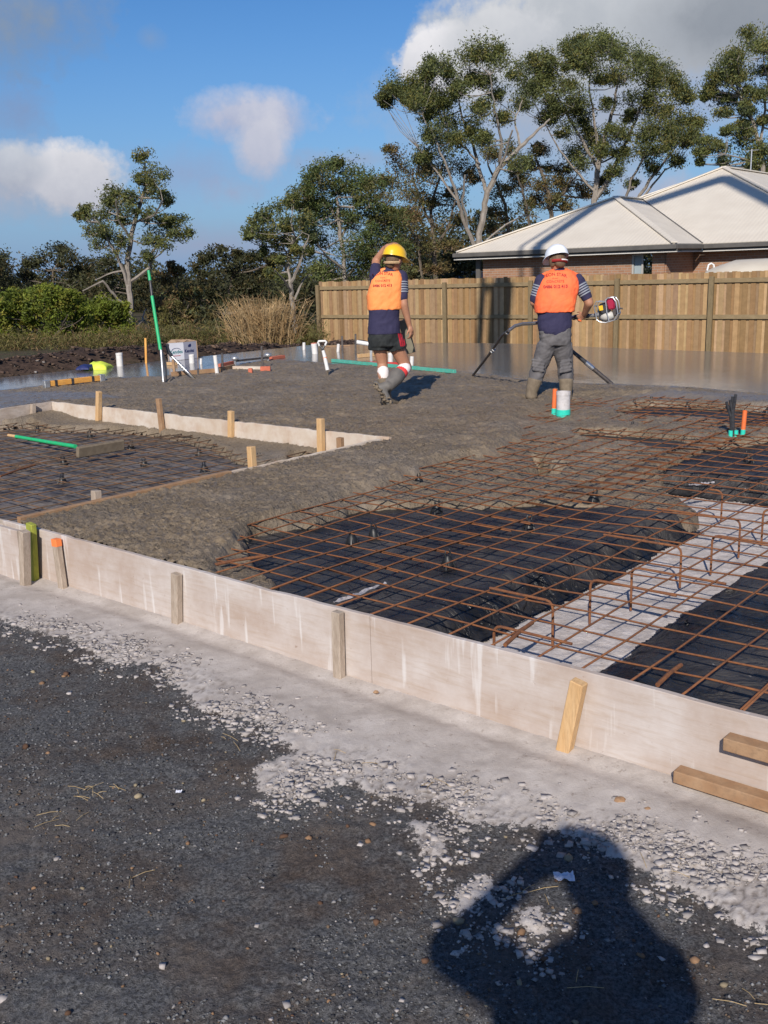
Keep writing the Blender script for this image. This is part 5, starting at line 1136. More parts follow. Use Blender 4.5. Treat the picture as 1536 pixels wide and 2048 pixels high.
def leaves_at(centers, sig, per, size, pal, rg, droop=0.6, aspect=0.38, flat=0.7):
    """leaf quads round cluster centres"""
    n = len(centers)*per; ci = np.repeat(np.arange(len(centers)), per)
    off = rg.normal(0, 1, (n, 3)); off /= np.maximum(1, np.linalg.norm(off, axis=1, keepdims=True)/1.9)
    sg = np.asarray(sig)[ci][:, None]; P0 = centers[ci]+off*sg*np.array([1, 1, flat])
    d = rg.normal(0, 1, (n, 3)); d[:, 2] = d[:, 2]*0.7-droop; d /= np.linalg.norm(d, axis=1, keepdims=True)
    e = np.cross(d, rg.normal(0, 1, (n, 3))); e /= np.linalg.norm(e, axis=1, keepdims=True)+1e-9
    L = (size*(0.6+0.8*rg.random(n)))[:, None]; w = L*aspect
    V = np.stack([P0-d*L*.5, P0+e*w*.5, P0+d*L*.5, P0-e*w*.5], 1).reshape(-1, 3); F = np.arange(n*4).reshape(-1, 4)
    pal = np.array(pal); cc = pal[rg.choice(len(pal), len(centers), p=[.38, .27, .17, .18])]*(0.85+0.35*rg.random((len(centers), 1)))
    cc = cc[ci]*(0.75+0.5*rg.random((n, 1))); return V, F, np.repeat(cc, 4, 0)
def tree(name, label, cat, depth, limbs, blobs, pal='gum', bark='bark_pale', leaf=0.20, dens=1.0, group=None, seed=1, zj=1.4, twig=1.0, depthr=None, gz=None, per=20, flat=0.75, sprd=0.30, droop=.6, fill=.75, grow=1.28):
    """limbs: photo polylines [(px,py,radius in photo px)...] first is the trunk; blobs: foliage masses (px,py,r px) set at real depths around the trunk"""
    rg = np.random.default_rng(seed); rr = random.Random(seed); m_px = depth/FPX
    base = atY(limbs[0][0][0], limbs[0][0][1], depth); root = empty(name, base, label, cat, group)
    mb = MB(); nodes = []
    for li, L in enumerate(limbs):
        y0 = 0 if li == 0 else rr.uniform(-1, 1); y1 = rr.uniform(-1.2, 1.2)*(0.5 if li == 0 else 1.6); pts = []; rad = []
        if li > 0:   # start where the nearest existing node is
            s = atY(L[0][0], L[0][1], depth); q = min(nodes, key=lambda w: (Vector((w[0].x, depth, w[0].z))-s).length); y0 = q[0].y-depth
        K_ = len(L)-1
        for i in range(K_):
            for j in range(4):
                t = j/4; px = L[i][0]*(1-t)+L[i+1][0]*t; py = L[i][1]*(1-t)+L[i+1][1]*t; r = L[i][2]*(1-t)+L[i+1][2]*t; T = (i+t)/K_
                p = atY(px, py, depth+y0*(1-T)+y1*T)+Vector((rr.uniform(-1, 1), 0, 0))*m_px*1.6; pts.append(p); rad.append(max(r*m_px, 0.012))
        pts.append(atY(L[-1][0], L[-1][1], depth+y1)); rad.append(max(L[-1][2]*m_px, 0.01)); mb.tube(pts, rad, 7 if rad[0] > .1 else 5)
        nodes += list(zip(pts, rad))
    cents = []; sig = []
    blobs = list(blobs)+[(b[0]+rr.uniform(-1, 1)*b[2]*1.1, b[1]+rr.uniform(-.7, 1)*b[2]*.9, b[2]*rr.uniform(.4, .7)) for b in blobs for _ in range(2) if rr.random() < fill*.62]
    for (px, py, r) in blobs:
        r = r*grow; R = r*m_px; c = atY(px, py, depth+rr.gauss(0, zj)*R if zj else depth)
        low = [w for w in nodes if w[0].z < c.z+R*0.3] or nodes; q = min(low, key=lambda w: (w[0]-c).length*(1.0+0.3*max(0, w[0].z-c.z)))
        a = q[0]; rr0 = min(q[1]*0.7, 0.05*math.sqrt(R)+0.02)*twig; foot = c-Vector((0, 0, R*0.45)); mid = a.lerp(foot, .5)+Vector((rr.uniform(-.2, .2), rr.uniform(-.2, .2), -0.06*(foot-a).length))*1.0
        if (foot-a).length > 0.3: mb.tube([a, a.lerp(mid, .5), mid, mid.lerp(foot, .5)+Vector((0, 0, -.03)), foot], [rr0, rr0*.85, rr0*.7, rr0*.6, rr0*.5], 5)
        ns = max(5, int((7+R*R*9)*dens)); sub = []
        for k in range(ns):
            v = rg.normal(0, 1, 3); v /= np.linalg.norm(v); v *= rg.random()**0.35; v[2] = v[2]*0.8+0.12; sub.append(np.array(c)+v*R*0.92)
        for k in range(min(7, ns)):
            e_ = Vector(sub[k]); mb.tube([foot, foot.lerp(e_, .5)+Vector((0, 0, -R*.05)), e_], [rr0*.5, rr0*.32, rr0*.15], 4)
        cents += sub; sig += [R*sprd*1.12/max(0.75, dens**.4)*rr.choice((.7, .9, 1.1, 1.3, 1.55)) for _ in range(ns)]
    mb.build('trunk', bark, root, True, fixn=False)
    V, F, cc = leaves_at(np.array(cents), np.array(sig), int(per*1.35), leaf, LEAF[pal], rg, flat=flat, droop=droop)
    raw_mesh('crown', V, F, 'leaf', root, False, None, cc); return root
GT = 'gum trees beyond the site'
tree('gum_tree', 'tall thin gum with open airy crown standing alone on the left', 'tree', 42,
 [[(262, 655, 6.5), (260, 600, 6), (257, 560, 5.5), (254, 520, 5), (262, 470, 4.5), (278, 420, 3.6), (292, 370, 2.6), (290, 325, 1.5)], [(257, 575, 4), (238, 520, 3.2), (215, 480, 2.6), (198, 445, 1.5)], [(259, 565, 3.4), (300, 535, 3), (303, 505, 2.4), (335, 470, 1.6), (362, 470, 1)],
  [(261, 620, 3), (235, 598, 2.4), (205, 562, 2), (165, 582, 1)], [(260, 640, 2.6), (225, 600, 2), (188, 594, 1.2)], [(256, 540, 2.4), (225, 545, 2), (190, 560, 1.0)], [(262, 480, 3), (238, 440, 2.2), (232, 400, 1.4)], [(270, 445, 2.4), (310, 430, 1.8), (325, 400, 1.2)], [(265, 660, 3), (285, 640, 2), (292, 618, 1)]],
 [(285, 312, 13), (278, 318, 9), (303, 345, 17), (325, 352, 11), (296, 365, 12), (227, 385, 16), (243, 405, 17), (222, 408, 12), (292, 388, 17), (308, 378, 13), (328, 392, 14), (338, 405, 9), (172, 425, 13), (163, 434, 9), (190, 445, 17), (212, 430, 14), (215, 470, 16), (235, 440, 16), (260, 425, 14), (300, 428, 15), (338, 448, 16), (358, 440, 13), (371, 470, 11), (312, 465, 17), (330, 490, 14), (296, 482, 13), (240, 478, 14), (196, 490, 12), (232, 500, 13), (296, 512, 10), (325, 440, 12), (350, 468, 12), (260, 392, 10), (180, 465, 12), (280, 355, 9)],
 'gum', leaf=0.11, seed=2, dens=1.6, per=26, group=GT, sprd=.50, fill=.5, grow=1.12)
tree('gum_tree', 'slender gum with sparse spreading twigs, just right of the dry grass clump', 'tree', 34,
 [[(593, 692, 5.5), (588, 640, 5), (583, 590, 4.5), (580, 565, 4)], [(581, 568, 3.2), (575, 535, 2.6), (578, 500, 2)], [(583, 565, 3.2), (598, 530, 2.6), (608, 495, 1.8), (618, 470, 1)], [(582, 585, 2.4), (568, 560, 2), (550, 540, 1)], [(588, 600, 2.4), (600, 570, 2), (615, 550, 1)], [(578, 515, 2), (560, 480, 1.5), (540, 465, .8)], [(578, 510, 2), (590, 480, 1.5), (585, 450, .8)]],
 [(503, 455, 13), (515, 470, 14), (535, 432, 16), (555, 450, 17), (538, 470, 15), (522, 440, 12), (560, 415, 13), (583, 400, 12), (548, 490, 12), (580, 455, 14), (600, 440, 15), (620, 470, 13), (560, 520, 10), (612, 510, 12), (500, 470, 9), (530, 500, 10), (595, 500, 10), (570, 480, 10), (545, 545, 9), (628, 540, 10), (560, 560, 8)],
 'gum', leaf=0.10, seed=3, dens=1.6, per=24, group=GT, twig=0.9, sprd=.44)
tree('gum_tree', 'broad dense olive green tree rising above the left end of the fence', 'tree', 48,
 [[(693, 590, 4.5), (688, 520, 4), (680, 470, 4), (678, 430, 3.4), (672, 395, 2)], [(680, 480, 3), (700, 440, 2.4), (715, 400, 1.2)], [(682, 450, 3), (655, 410, 2), (640, 380, 1)], [(690, 560, 3), (720, 520, 2), (745, 490, 1)], [(690, 540, 3), (650, 510, 2), (630, 480, 1)]],
 [(610, 385, 20), (600, 400, 18), (640, 352, 24), (680, 346, 26), (715, 358, 22), (745, 372, 18), (650, 395, 27), (700, 395, 27), (740, 400, 22), (622, 430, 24), (668, 438, 28), (715, 445, 28), (755, 432, 24), (642, 480, 26), (700, 495, 28), (748, 490, 26), (635, 535, 24), (680, 550, 28), (735, 545, 28), (780, 470, 22), (612, 365, 12), (665, 335, 14), (770, 520, 24), (605, 470, 16), (650, 570, 20), (790, 440, 18), (800, 500, 18)],
 'dense', bark='bark_pale', leaf=0.135, seed=4, dens=1.5, per=36, group=GT, sprd=.34)
tree('gum_tree', 'tall gum with a forked pale trunk leaning right just left of the house', 'tree', 54,
 [[(952, 520, 6.5), (957, 480, 6), (966, 430, 6), (975, 385, 5.5), (1000, 335, 5), (1040, 295, 4), (1075, 262, 2.6), (1100, 238, 1.5)], [(975, 390, 4), (958, 340, 3.4), (945, 290, 2.8), (925, 235, 2), (915, 180, 1)], [(1000, 335, 3.6), (1003, 280, 2.6), (990, 220, 2), (980, 150, 1)], [(952, 500, 4.5), (928, 440, 3.6), (915, 400, 3), (900, 350, 2.4), (875, 290, 1.6), (845, 230, 1)], [(985, 365, 3), (1010, 310, 2.4), (1025, 260, 1.6)], [(935, 455, 3), (925, 400, 2.4), (930, 350, 1.6)], [(960, 330, 2.4), (935, 300, 2), (900, 270, 1.2)], [(1040, 295, 2.4), (1030, 240, 1.6), (1045, 200, 1)], [(955, 495, 2.6), (1010, 450, 2), (1050, 430, 1.4), (1080, 435, .8)], [(915, 400, 2.4), (870, 340, 1.8), (840, 300, 1)]],
 [(793, 178, 18), (780, 192, 14), (772, 205, 8), (828, 166, 17), (862, 187, 18), (850, 148, 13), (878, 132, 17), (900, 150, 16), (862, 222, 18), (832, 212, 14), (892, 250, 20), (868, 268, 16), (932, 122, 18), (960, 103, 19), (985, 103, 15), (1000, 128, 15), (950, 150, 15), (920, 178, 14), (962, 222, 16), (992, 190, 12), (1002, 238, 12), (920, 282, 19), (880, 300, 19), (846, 312, 14), (946, 255, 15), (965, 282, 13), (812, 200, 11), (895, 205, 13), (975, 160, 11), (840, 180, 9), (1040, 330, 14)],
 'gum', leaf=0.135, seed=5, dens=1.9, per=32, group=GT, zj=2.0, sprd=.48, fill=1.4, grow=1.40)
tree('gum_tree', 'tallest and widest gum crown, directly above the house roof', 'tree', 60,
 [[(1188, 430, 6), (1190, 390, 5.5), (1196, 330, 5), (1210, 270, 4), (1228, 215, 3), (1235, 160, 1.6)], [(1190, 400, 5), (1222, 350, 4), (1250, 290, 3), (1272, 240, 2.4), (1290, 180, 1.4)], [(1196, 340, 3.6), (1170, 290, 3), (1140, 240, 2), (1110, 180, 1.4), (1090, 140, .8)], [(1262, 420, 3.6), (1300, 360, 3), (1335, 315, 2), (1360, 285, 1)], [(1245, 420, 3), (1262, 360, 2.4), (1300, 290, 1.6), (1320, 240, 1)], [(1200, 320, 3), (1190, 250, 2.4), (1180, 180, 1.6), (1180, 120, 1)], [(1185, 380, 3), (1150, 340, 2.4), (1120, 300, 1.6), (1085, 240, 1)], [(1280, 400, 2.6), (1330, 340, 1.6), (1350, 330, 1)]],
 [(1042, 150, 16), (1060, 130, 16), (1085, 120, 17), (1102, 150, 15), (1060, 182, 16), (1042, 202, 14), (1092, 192, 17), (1130, 170, 16), (1142, 92, 13), (1156, 105, 14), (1180, 88, 18), (1215, 94, 19), (1250, 108, 19), (1282, 125, 19), (1182, 130, 20), (1146, 200, 20), (1162, 232, 17), (1250, 150, 19), (1300, 150, 18), (1332, 152, 17), (1352, 180, 17), (1366, 193, 12), (1310, 192, 18), (1262, 202, 15), (1322, 232, 18), (1362, 246, 21), (1386, 266, 15), (1340, 272, 18), (1292, 262, 17), (1232, 262, 15), (1182, 272, 17), (1160, 312, 22), (1202, 300, 14), (1242, 312, 13), (1282, 302, 14), (1322, 302, 14), (1350, 320, 10), (1302, 332, 11), (1132, 260, 12), (1102, 240, 14), (1392, 248, 10), (1208, 160, 13), (1215, 210, 11), (1110, 215, 10), (1140, 130, 9), (1265, 232, 10), (1085, 160, 10), (1378, 288, 10), (1230, 345, 11), (1265, 370, 8)],
 'gum', leaf=0.14, seed=6, dens=1.9, per=34, group=GT, zj=2.2, sprd=.48, fill=1.4, grow=1.42)
tree('gum_tree', 'shaggy reddish green gum in the gap left of the forked pale trunk', 'tree', 57,
 [[(872, 560, 4.5), (868, 480, 4), (862, 420, 3), (880, 350, 2), (890, 310, 1)], [(866, 460, 3), (840, 400, 2.4), (825, 350, 1.4)], [(868, 500, 3), (900, 450, 2.4), (915, 380, 1.4)], [(845, 560, 3), (835, 480, 2.4), (800, 420, 1.4)]],
 [(800, 325, 20), (830, 345, 22), (862, 352, 22), (900, 335, 22), (935, 345, 18), (820, 385, 24), (868, 400, 24), (915, 395, 22), (832, 432, 24), (880, 448, 22), (920, 440, 18), (782, 362, 16), (772, 400, 16), (810, 480, 22), (862, 498, 20), (905, 492, 14), (842, 530, 18), (795, 440, 18), (760, 450, 16), (880, 540, 14), (810, 540, 16), (780, 300, 10)],
 'red', bark='bark_dark', leaf=0.14, seed=7, dens=1.3, per=36, group=GT, sprd=.34)
tree('gum_tree', 'dark bushy gum low behind the forked trunk and the roof ridge', 'tree', 63,
 [[(1105, 460, 4.5), (1100, 400, 4), (1085, 350, 3), (1070, 310, 1.6)], [(1102, 420, 3), (1130, 380, 2), (1155, 350, 1)], [(1020, 480, 3.6), (1010, 410, 3), (985, 350, 2), (970, 310, 1)], [(1060, 460, 3), (1050, 400, 2.4), (1035, 350, 1.4)]],
 [(982, 302, 18), (1012, 300, 16), (1052, 332, 18), (1082, 302, 14), (1042, 372, 22), (1002, 382, 20), (1092, 372, 20), (1132, 372, 20), (1162, 385, 17), (1002, 430, 18), (1050, 420, 18), (1095, 405, 16), (960, 440, 14), (1120, 340, 14), (1200, 385, 12), (1140, 410, 14), (1070, 400, 14), (1210, 360, 10), (1028, 345, 12), (1100, 335, 10), (985, 460, 10)],
 'red', bark='bark_dark', leaf=0.145, seed=8, dens=1.3, per=36, group=GT, sprd=.34)
tree('gum_tree', 'gum with drooping foliage cut by the right edge, behind the higher roof', 'tree', 52,
 [[(1526, 400, 5.5), (1526, 350, 5), (1520, 290, 4), (1505, 240, 3), (1480, 190, 1.8)], [(1520, 290, 3), (1530, 220, 2.4), (1535, 160, 1.4), (1525, 100, .8)], [(1524, 335, 2.2), (1490, 318, 1.6), (1450, 308, 1)], [(1510, 250, 2), (1470, 200, 1.2)]],
 [(1512, 78, 17), (1538, 92, 18), (1475, 108, 16), (1452, 128, 16), (1440, 150, 14), (1425, 165, 12), (1462, 160, 18), (1492, 150, 13), (1532, 142, 14), (1415, 186, 10), (1440, 200, 14), (1475, 200, 16), (1507, 190, 14), (1538, 190, 16), (1446, 228, 10), (1415, 288, 13), (1405, 308, 10), (1440, 298, 14), (1480, 280, 16), (1512, 300, 18), (1500, 332, 16), (1538, 332, 18), (1446, 325, 8), (1532, 240, 13), (1482, 250, 11), (1570, 120, 24), (1580, 200, 24), (1570, 290, 24), (1495, 222, 10), (1455, 262, 8), (1400, 325, 6), (1560, 360, 16), (1610, 250, 30)],
 'gum', leaf=0.13, seed=9, dens=1.8, per=32, group=GT, sprd=.46, droop=1.0, fill=1.2, grow=1.34)
GD = 'dark trees along the back of the site'
DT = [('dark treetop cut by the left edge of the photo', 62, [(5, 515, 16), (0, 545, 20), (14, 575, 20), (-18, 540, 24), (-5, 600, 24), (20, 620, 20)], 5, 640),
 ('dark rounded tree second from the left edge', 66, [(60, 528, 16), (88, 518, 16), (120, 502, 17), (140, 518, 16), (60, 558, 19), (100, 556, 20), (145, 548, 19), (90, 590, 22), (140, 590, 22), (176, 530, 14), (42, 600, 20), (182, 572, 20), (165, 550, 16), (48, 545, 11), (30, 620, 20)], 110, 645),
 ('low dark tree behind the lone gum trunk', 60, [(205, 545, 18), (225, 575, 20), (190, 600, 22), (240, 610, 20), (215, 520, 12), (270, 590, 18), (290, 560, 14), (300, 610, 20), (250, 545, 12)], 225, 650),
 ('olive tree right of the tall green pole', 46, [(330, 560, 14), (345, 590, 18), (320, 610, 20), (360, 620, 20), (380, 590, 18), (335, 640, 20), (375, 650, 20), (400, 620, 16), (345, 532, 8), (350, 545, 10)], 350, 690),
 ('dark flat topped tree in the middle distance, left of the slender gum', 58, [(395, 540, 14), (412, 520, 14), (432, 508, 14), (460, 518, 16), (428, 550, 20), (470, 555, 20), (500, 518, 13), (502, 552, 19), (530, 550, 17), (402, 590, 20), (450, 600, 22), (500, 600, 22), (540, 600, 20), (372, 572, 16), (520, 515, 10), (480, 510, 10), (545, 520, 10)], 460, 655),
 ('very dark tree behind the dry grass clump', 44, [(400, 640, 20), (445, 640, 22), (490, 635, 22), (535, 640, 22), (575, 635, 20), (425, 670, 18), (470, 675, 18), (560, 665, 20), (605, 650, 20), (610, 610, 20), (580, 590, 16), (620, 580, 16)], 430, 690),
 ('dark tree filling the gap at the end of the fence', 56, [(600, 560, 18), (625, 590, 20), (640, 620, 20), (660, 600, 20), (700, 590, 20), (740, 600, 20), (780, 580, 20), (820, 570, 18), (860, 575, 16), (640, 560, 16)], 640, 660),
 ('dark scrub tree behind the middle of the fence', 66, [(770, 540, 20), (800, 560, 20), (840, 545, 18), (880, 560, 18), (910, 540, 18), (930, 560, 18), (950, 530, 16), (905, 515, 14)], 850, 640)]
for i, (lab, dep, bl, bx, by) in enumerate(DT):
    tx = sum(b[0] for b in bl)/len(bl); ty = min(b[1] for b in bl)
    tree('scrub_tree', lab, 'tree', dep, [[(bx, by, 3.5), (bx-4, by-60, 3), (tx, ty+40, 1.6)], [(bx, by-30, 2), (bx+25, by-75, 1.2)], [(bx, by-35, 2), (bx-28, by-80, 1.2)]], bl, 'red' if i in (3,) else 'dark', bark='bark_dark', leaf=0.20, seed=20+i, dens=1.25, per=26, group=GD, sprd=.36)
tree('bush', 'big bright green bush filling the left edge beyond the soil heap', 'bush', 29,
 [[(70, 715, 4), (75, 680, 3), (90, 640, 1.5)], [(80, 700, 3), (120, 660, 1.5), (135, 630, 1)], [(78, 700, 3), (40, 660, 1.5)], [(70, 712, 3), (10, 680, 1.5)]],
 [(18, 625, 26), (48, 612, 28), (88, 602, 26), (120, 598, 22), (148, 606, 20), (160, 640, 24), (120, 640, 28), (80, 645, 28), (40, 655, 28), (5, 660, 28), (100, 680, 26), (55, 690, 26), (15, 700, 28), (140, 680, 24), (-20, 640, 30), (-20, 700, 30), (95, 590, 14), (60, 594, 14), (170, 620, 14), (25, 600, 18), (30, 705, 20), (90, 705, 18), (130, 702, 16), (165, 690, 18), (-5, 715, 20), (175, 665, 20)],
 'bush', bark='bark_dark', leaf=0.10, seed=40, dens=2.6, per=26, group='green bushes beyond the slab', sprd=.3, droop=0.1, flat=.85)
tree('bush', 'smaller green bush under the lone gum, right of the big one', 'bush', 32,
 [[(215, 705, 3.5), (215, 670, 2.4), (225, 640, 1)], [(215, 695, 2.4), (185, 650, 1)], [(215, 695, 2.4), (245, 655, 1)]],
 [(190, 618, 18), (215, 610, 18), (240, 622, 16), (185, 645, 22), (220, 645, 24), (250, 650, 16), (190, 675, 22), (228, 680, 22), (255, 680, 14), (205, 628, 14), (262, 665, 10)],
 'bush', bark='bark_dark', leaf=0.105, seed=41, dens=2.6, per=26, group='green bushes beyond the slab', sprd=.3, droop=0.1, flat=.85)
tree('bush', 'yellowish straggly bush behind the cardboard box', 'bush', 33,
 [[(350, 700, 3), (350, 670, 2), (345, 640, 1)], [(350, 690, 2), (375, 650, 1)], [(350, 690, 2), (325, 655, 1)]],
 [(340, 620, 14), (352, 640, 16), (330, 650, 16), (365, 655, 16), (345, 675, 16), (375, 675, 14), (320, 672, 14), (350, 605, 9), (385, 690, 10), (310, 655, 8)],
 'dry', bark='bark_dark', leaf=0.10, seed=42, dens=1.8, per=22, sprd=.33, droop=-.3)
# weeds at the foot of the bushes, and the far woodland that closes the gaps: uncountable, one object each
def mass(name, pts, sig, per, size, pal, label, seed, kind='stuff', droop=.5, aspect=.38):
    rg = np.random.default_rng(seed); V, F, cc = leaves_at(np.array(pts), np.array(sig), per, size, LEAF[pal], rg, droop=droop, aspect=aspect)
    return tag(raw_mesh(name, V, F, 'leaf', None, False, None, cc), label, kind=kind)
pts = []; sg = []
for i in range(720):
    px = random.uniform(-60, 640); py = 694-px*0.018+random.uniform(-14, 12)+(22 if 462 < px < 598 else 13 if px < 270 else 0); Y = random.uniform(25.5, 29)
    p = atY(px, py-random.uniform(4, 18), Y); pts.append(tuple(p)); sg.append(random.choice((.14, .2, .28)))
mass('weeds', pts, sg, 46, 0.13, 'dry', 'rank green and brown weeds along the far edge of the soil heap', 50, droop=-1.0, aspect=.14)
pts = []; sg = []
for i in range(900):
    px = random.uniform(-250, 1000); Y = random.uniform(78, 105); top = 548-px*0.012+18*math.sin(px*.021)+9*math.sin(px*.063); py = random.uniform(top, 655); pts.append(tuple(atY(px, py, Y))); sg.append(0.9)
for i in range(260):
    px = random.uniform(760, 1330); Y = random.uniform(75, 90); top = 448+18*math.sin(px*.03); py = random.uniform(top, 580); pts.append(tuple(atY(px, py, Y))); sg.append(0.8)
mass('woodland', pts, sg, 70, 0.42, 'dark', 'distant dark woodland showing between the nearer trees', 51)
# trees out of frame left and right, so that the place continues sideways
for i, (x, y) in enumerate([(-34, 45), (-42, 58), (38, 52), (46, 64)]):
    q = proj(Vector((x, y, 0))); s_ = FPX/y
    bl = [(q[0]+rr_*s_, q[1]-h_*s_, 1.5*s_) for rr_, h_ in [(-2, 5), (0, 6.5), (2, 5.5), (-1, 8), (1.5, 8.5), (0, 10), (-2.5, 7), (2.5, 7)]]
    tree('gum_tree', ['gum tree nearest beyond the left edge, outside the frame', 'gum tree far beyond the left edge, outside the frame', 'gum tree nearest beyond the right edge, outside the frame', 'gum tree far beyond the right edge, outside the frame'][i], 'tree', y, [[(q[0], q[1]+4, .25*s_), (q[0]+.3*s_, q[1]-4*s_, .2*s_), (q[0], q[1]-9*s_, .08*s_)]], bl, 'gum', seed=70+i, dens=1, group='gum trees outside the frame')
# dry cane clump
attr_color('cane', 0.8, 0.25, nscale=20, namt=0.2, translucent=.15)
Yc = 26.0; cc_ = atY(532, 706, Yc); root = empty('dry_grass_clump', cc_, 'big clump of dry straw coloured cane grass at the far slab edge', 'grass clump')
rg = random.Random(9); mb = MB()
for i in range(760):
    a = rg.uniform(0, 6.283); rad = abs(rg.gauss(0, .28)); b = cc_+Vector((math.cos(a)*rad*1.5, math.sin(a)*rad, -.1)); lean = rg.gauss(0, .24); L = rg.uniform(.7, 1.62)*(1-0.25*abs(lean)); out = Vector((math.cos(a)*.4+lean, math.sin(a)*.35, 0)).normalized()*L*(0.12+abs(lean)*.75+.1*rg.random())
    tip = b+out+Vector((0, 0, L)); mid = b.lerp(tip, .5)+Vector((0, 0, L*.07))-out*.1; w = rg.uniform(.006, .014); f = rg.uniform(.6, 1.15); c = rg.choice([(0.50, 0.33, 0.16), (0.58, 0.41, 0.23), (0.36, 0.23, 0.11), (0.44, 0.32, 0.17)]); mb.cur = tuple(v*f for v in c)
    mb.tube([b, mid, tip], [w, w*.8, w*.25], 3, False)
    for k in range(3):
        t = rg.uniform(.45, 1); p = b.lerp(tip, t); q = p+Vector((rg.uniform(-.22, .22), rg.uniform(-.15, .15), rg.uniform(-.02, .2))); mb.tube([p, q], [w*.6, w*.15], 3, False)
mb.build('canes', 'cane', root, cols=True, fixn=False)
# low green plants by the fence end
tree('bush', 'small light green shrub between the cane clump and the fence end', 'bush', 27, [[(612, 705, 1.5), (612, 690, 1.2), (612, 672, .8)]], [(605, 682, 11), (620, 678, 11), (612, 668, 9), (628, 690, 9), (598, 692, 9)], 'dry', bark='bark_dark', leaf=.09, seed=60, dens=6, per=24, droop=-.5)

# ---------------------------------------------------------------- people
pm('skin', (0.36, 0.17, 0.10), (0.42, 0.21, 0.13), 18, 0.55, 0.0006, 200); pm('skin_face', (0.42, 0.22, 0.15), rough=.55)
pm('hair_brown', (0.10, 0.06, 0.035), (0.17, 0.105, 0.06), 60, 0.7); pm('hair_fair', (0.50, 0.36, 0.20), (0.40, 0.26, 0.14), 60, 0.7)
pm('vest_orange', (0.98, 0.205, 0.060), (0.98, 0.150, 0.050), 5, 0.75, 0.004, 14, c3=(0.90, 0.06, 0.06), s3=4, f3=0.25)
pm('vest_light', (1.0, 0.34, 0.095), (1.0, 0.27, 0.080), 4, 0.75, 0.003, 12)
pm('navy', (0.024, 0.022, 0.060), (0.036, 0.032, 0.075), 9, 0.9, 0.003, 25)
pm('black_cloth', (0.012, 0.014, 0.015), (0.040, 0.045, 0.045), 9, 0.8, 0.004, 16, lo=.45, hi=.8)
pm('jeans_grey', (0.085, 0.080, 0.085), (0.145, 0.135, 0.138), 8, 0.9, 0.006, 18)
pm('boot_grey', (0.10, 0.095, 0.092), (0.16, 0.145, 0.13), 8, 0.6); pm('sock_white', (0.76, 0.70, 0.68), rough=.9); pm('sock_red', (0.70, 0.05, 0.05), rough=.9)
pm('helmet_yellow', (0.86, 0.50, 0.02), (0.82, 0.47, 0.02), 5, 0.3, spec=.6); pm('helmet_white', (0.78, 0.80, 0.84), (0.72, 0.74, 0.78), 6, 0.3, spec=.6)
pm('ink_red', (0.30, 0.02, 0.02), rough=.7); pm('stripe_grey', (0.24, 0.26, 0.30), rough=.6); pm('red_stripe', (0.42, 0.015, 0.03), rough=.7)
def ring(c, right, fwd, rx, ry, n=20, p=2.3):
    R = []
    for i in range(n):
        a = 2*math.pi*i/n; ca, sa = math.cos(a), math.sin(a)
        R.append(c+right*(rx*math.copysign(abs(ca)**(2/p), ca))+fwd*(ry*math.copysign(abs(sa)**(2/p), sa)))
    return R
def torso_rings(mb, spec, grow=0.0, n=20):
    mb.loft([ring(Vector(c), r, f, rx+grow, ry+grow, n) for c, r, f, rx, ry in spec])
def hand(mb, wrist, palm_c, dirv, normal, curl=0.5, s=1.0, thumb=1):
    """palm plus five separate fingers; dirv towards the fingertips, normal out of the back of the hand"""
    wrist, palm_c, d, nv = Vector(wrist), Vector(palm_c), Vector(dirv).normalized(), Vector(normal); nv = (nv-d*nv.dot(d)).normalized(); side = d.cross(nv)
    mb.capsule(wrist, palm_c-d*.01*s, .026*s, .030*s, 10)
    for k in (-1, 0, 1): mb.capsule(palm_c-d*.03*s+side*k*.022*s, palm_c+d*.035*s+side*k*.024*s, .017*s, .015*s, 8)
    for k, L in zip((-1.5, -.5, .5, 1.5), (.062, .074, .070, .054)):
        a = palm_c+d*.040*s+side*k*.0215*s; c1 = curl*0.8; d1 = (d*math.cos(c1)-nv*math.sin(c1)).normalized(); b = a+d1*L*.5*s; d2 = (d*math.cos(c1+curl*1.2)-nv*math.sin(c1+curl*1.2)).normalized(); c = b+d2*L*.5*s
        mb.capsule(a-d*.01, b, .0098*s, .0088*s, 8); mb.capsule(b, c, .0088*s, .0072*s, 8)
    a = palm_c-d*.02*s+side*thumb*.032*s; b = a+(d*.6+side*thumb*.7-nv*.3).normalized()*.036*s; c = b+(d*.9+side*thumb*.2-nv*.4*curl).normalized()*.030*s
    mb.capsule(a, b, .0125*s, .0105*s, 8); mb.capsule(b, c, .0105*s, .0085*s, 8)
def head(mb, c, fwd, up, s=1.0):
    """head with brow, nose, mouth, chin, ears; c is the skull centre"""
    c = Vector(c); f = Vector(fwd).normalized(); u = Vector(up).normalized(); r = f.cross(u).normalized(); u = r.cross(f)
    M3 = Matrix((r, f, u)).transposed()
    mb.ell(c, .077*s, .096*s, .105*s, M3, 18, 12); mb.ell(c+f*.018*s-u*.055*s, .058*s, .070*s, .070*s, M3, 14, 9); mb.ell(c+f*.050*s-u*.098*s, .030*s, .030*s, .022*s, M3, 10, 7)
    mb.tube([c+f*.092*s+u*.002*s, c+f*.110*s-u*.030*s, c+f*.096*s-u*.040*s], [.008*s, .013*s, .010*s], 8); mb.ell(c+f*.084*s-u*.066*s, .022*s, .010*s, .007*s, M3, 10, 6)
    mb.ell(c+f*.088*s+u*.018*s, .045*s, .010*s, .008*s, M3, 12, 6)
    for q in (-1, 1): mb.ell(c+r*q*.078*s-u*.012*s-f*.004*s, .010*s, .020*s, .030*s, M3, 8, 6)
    return r, f, u
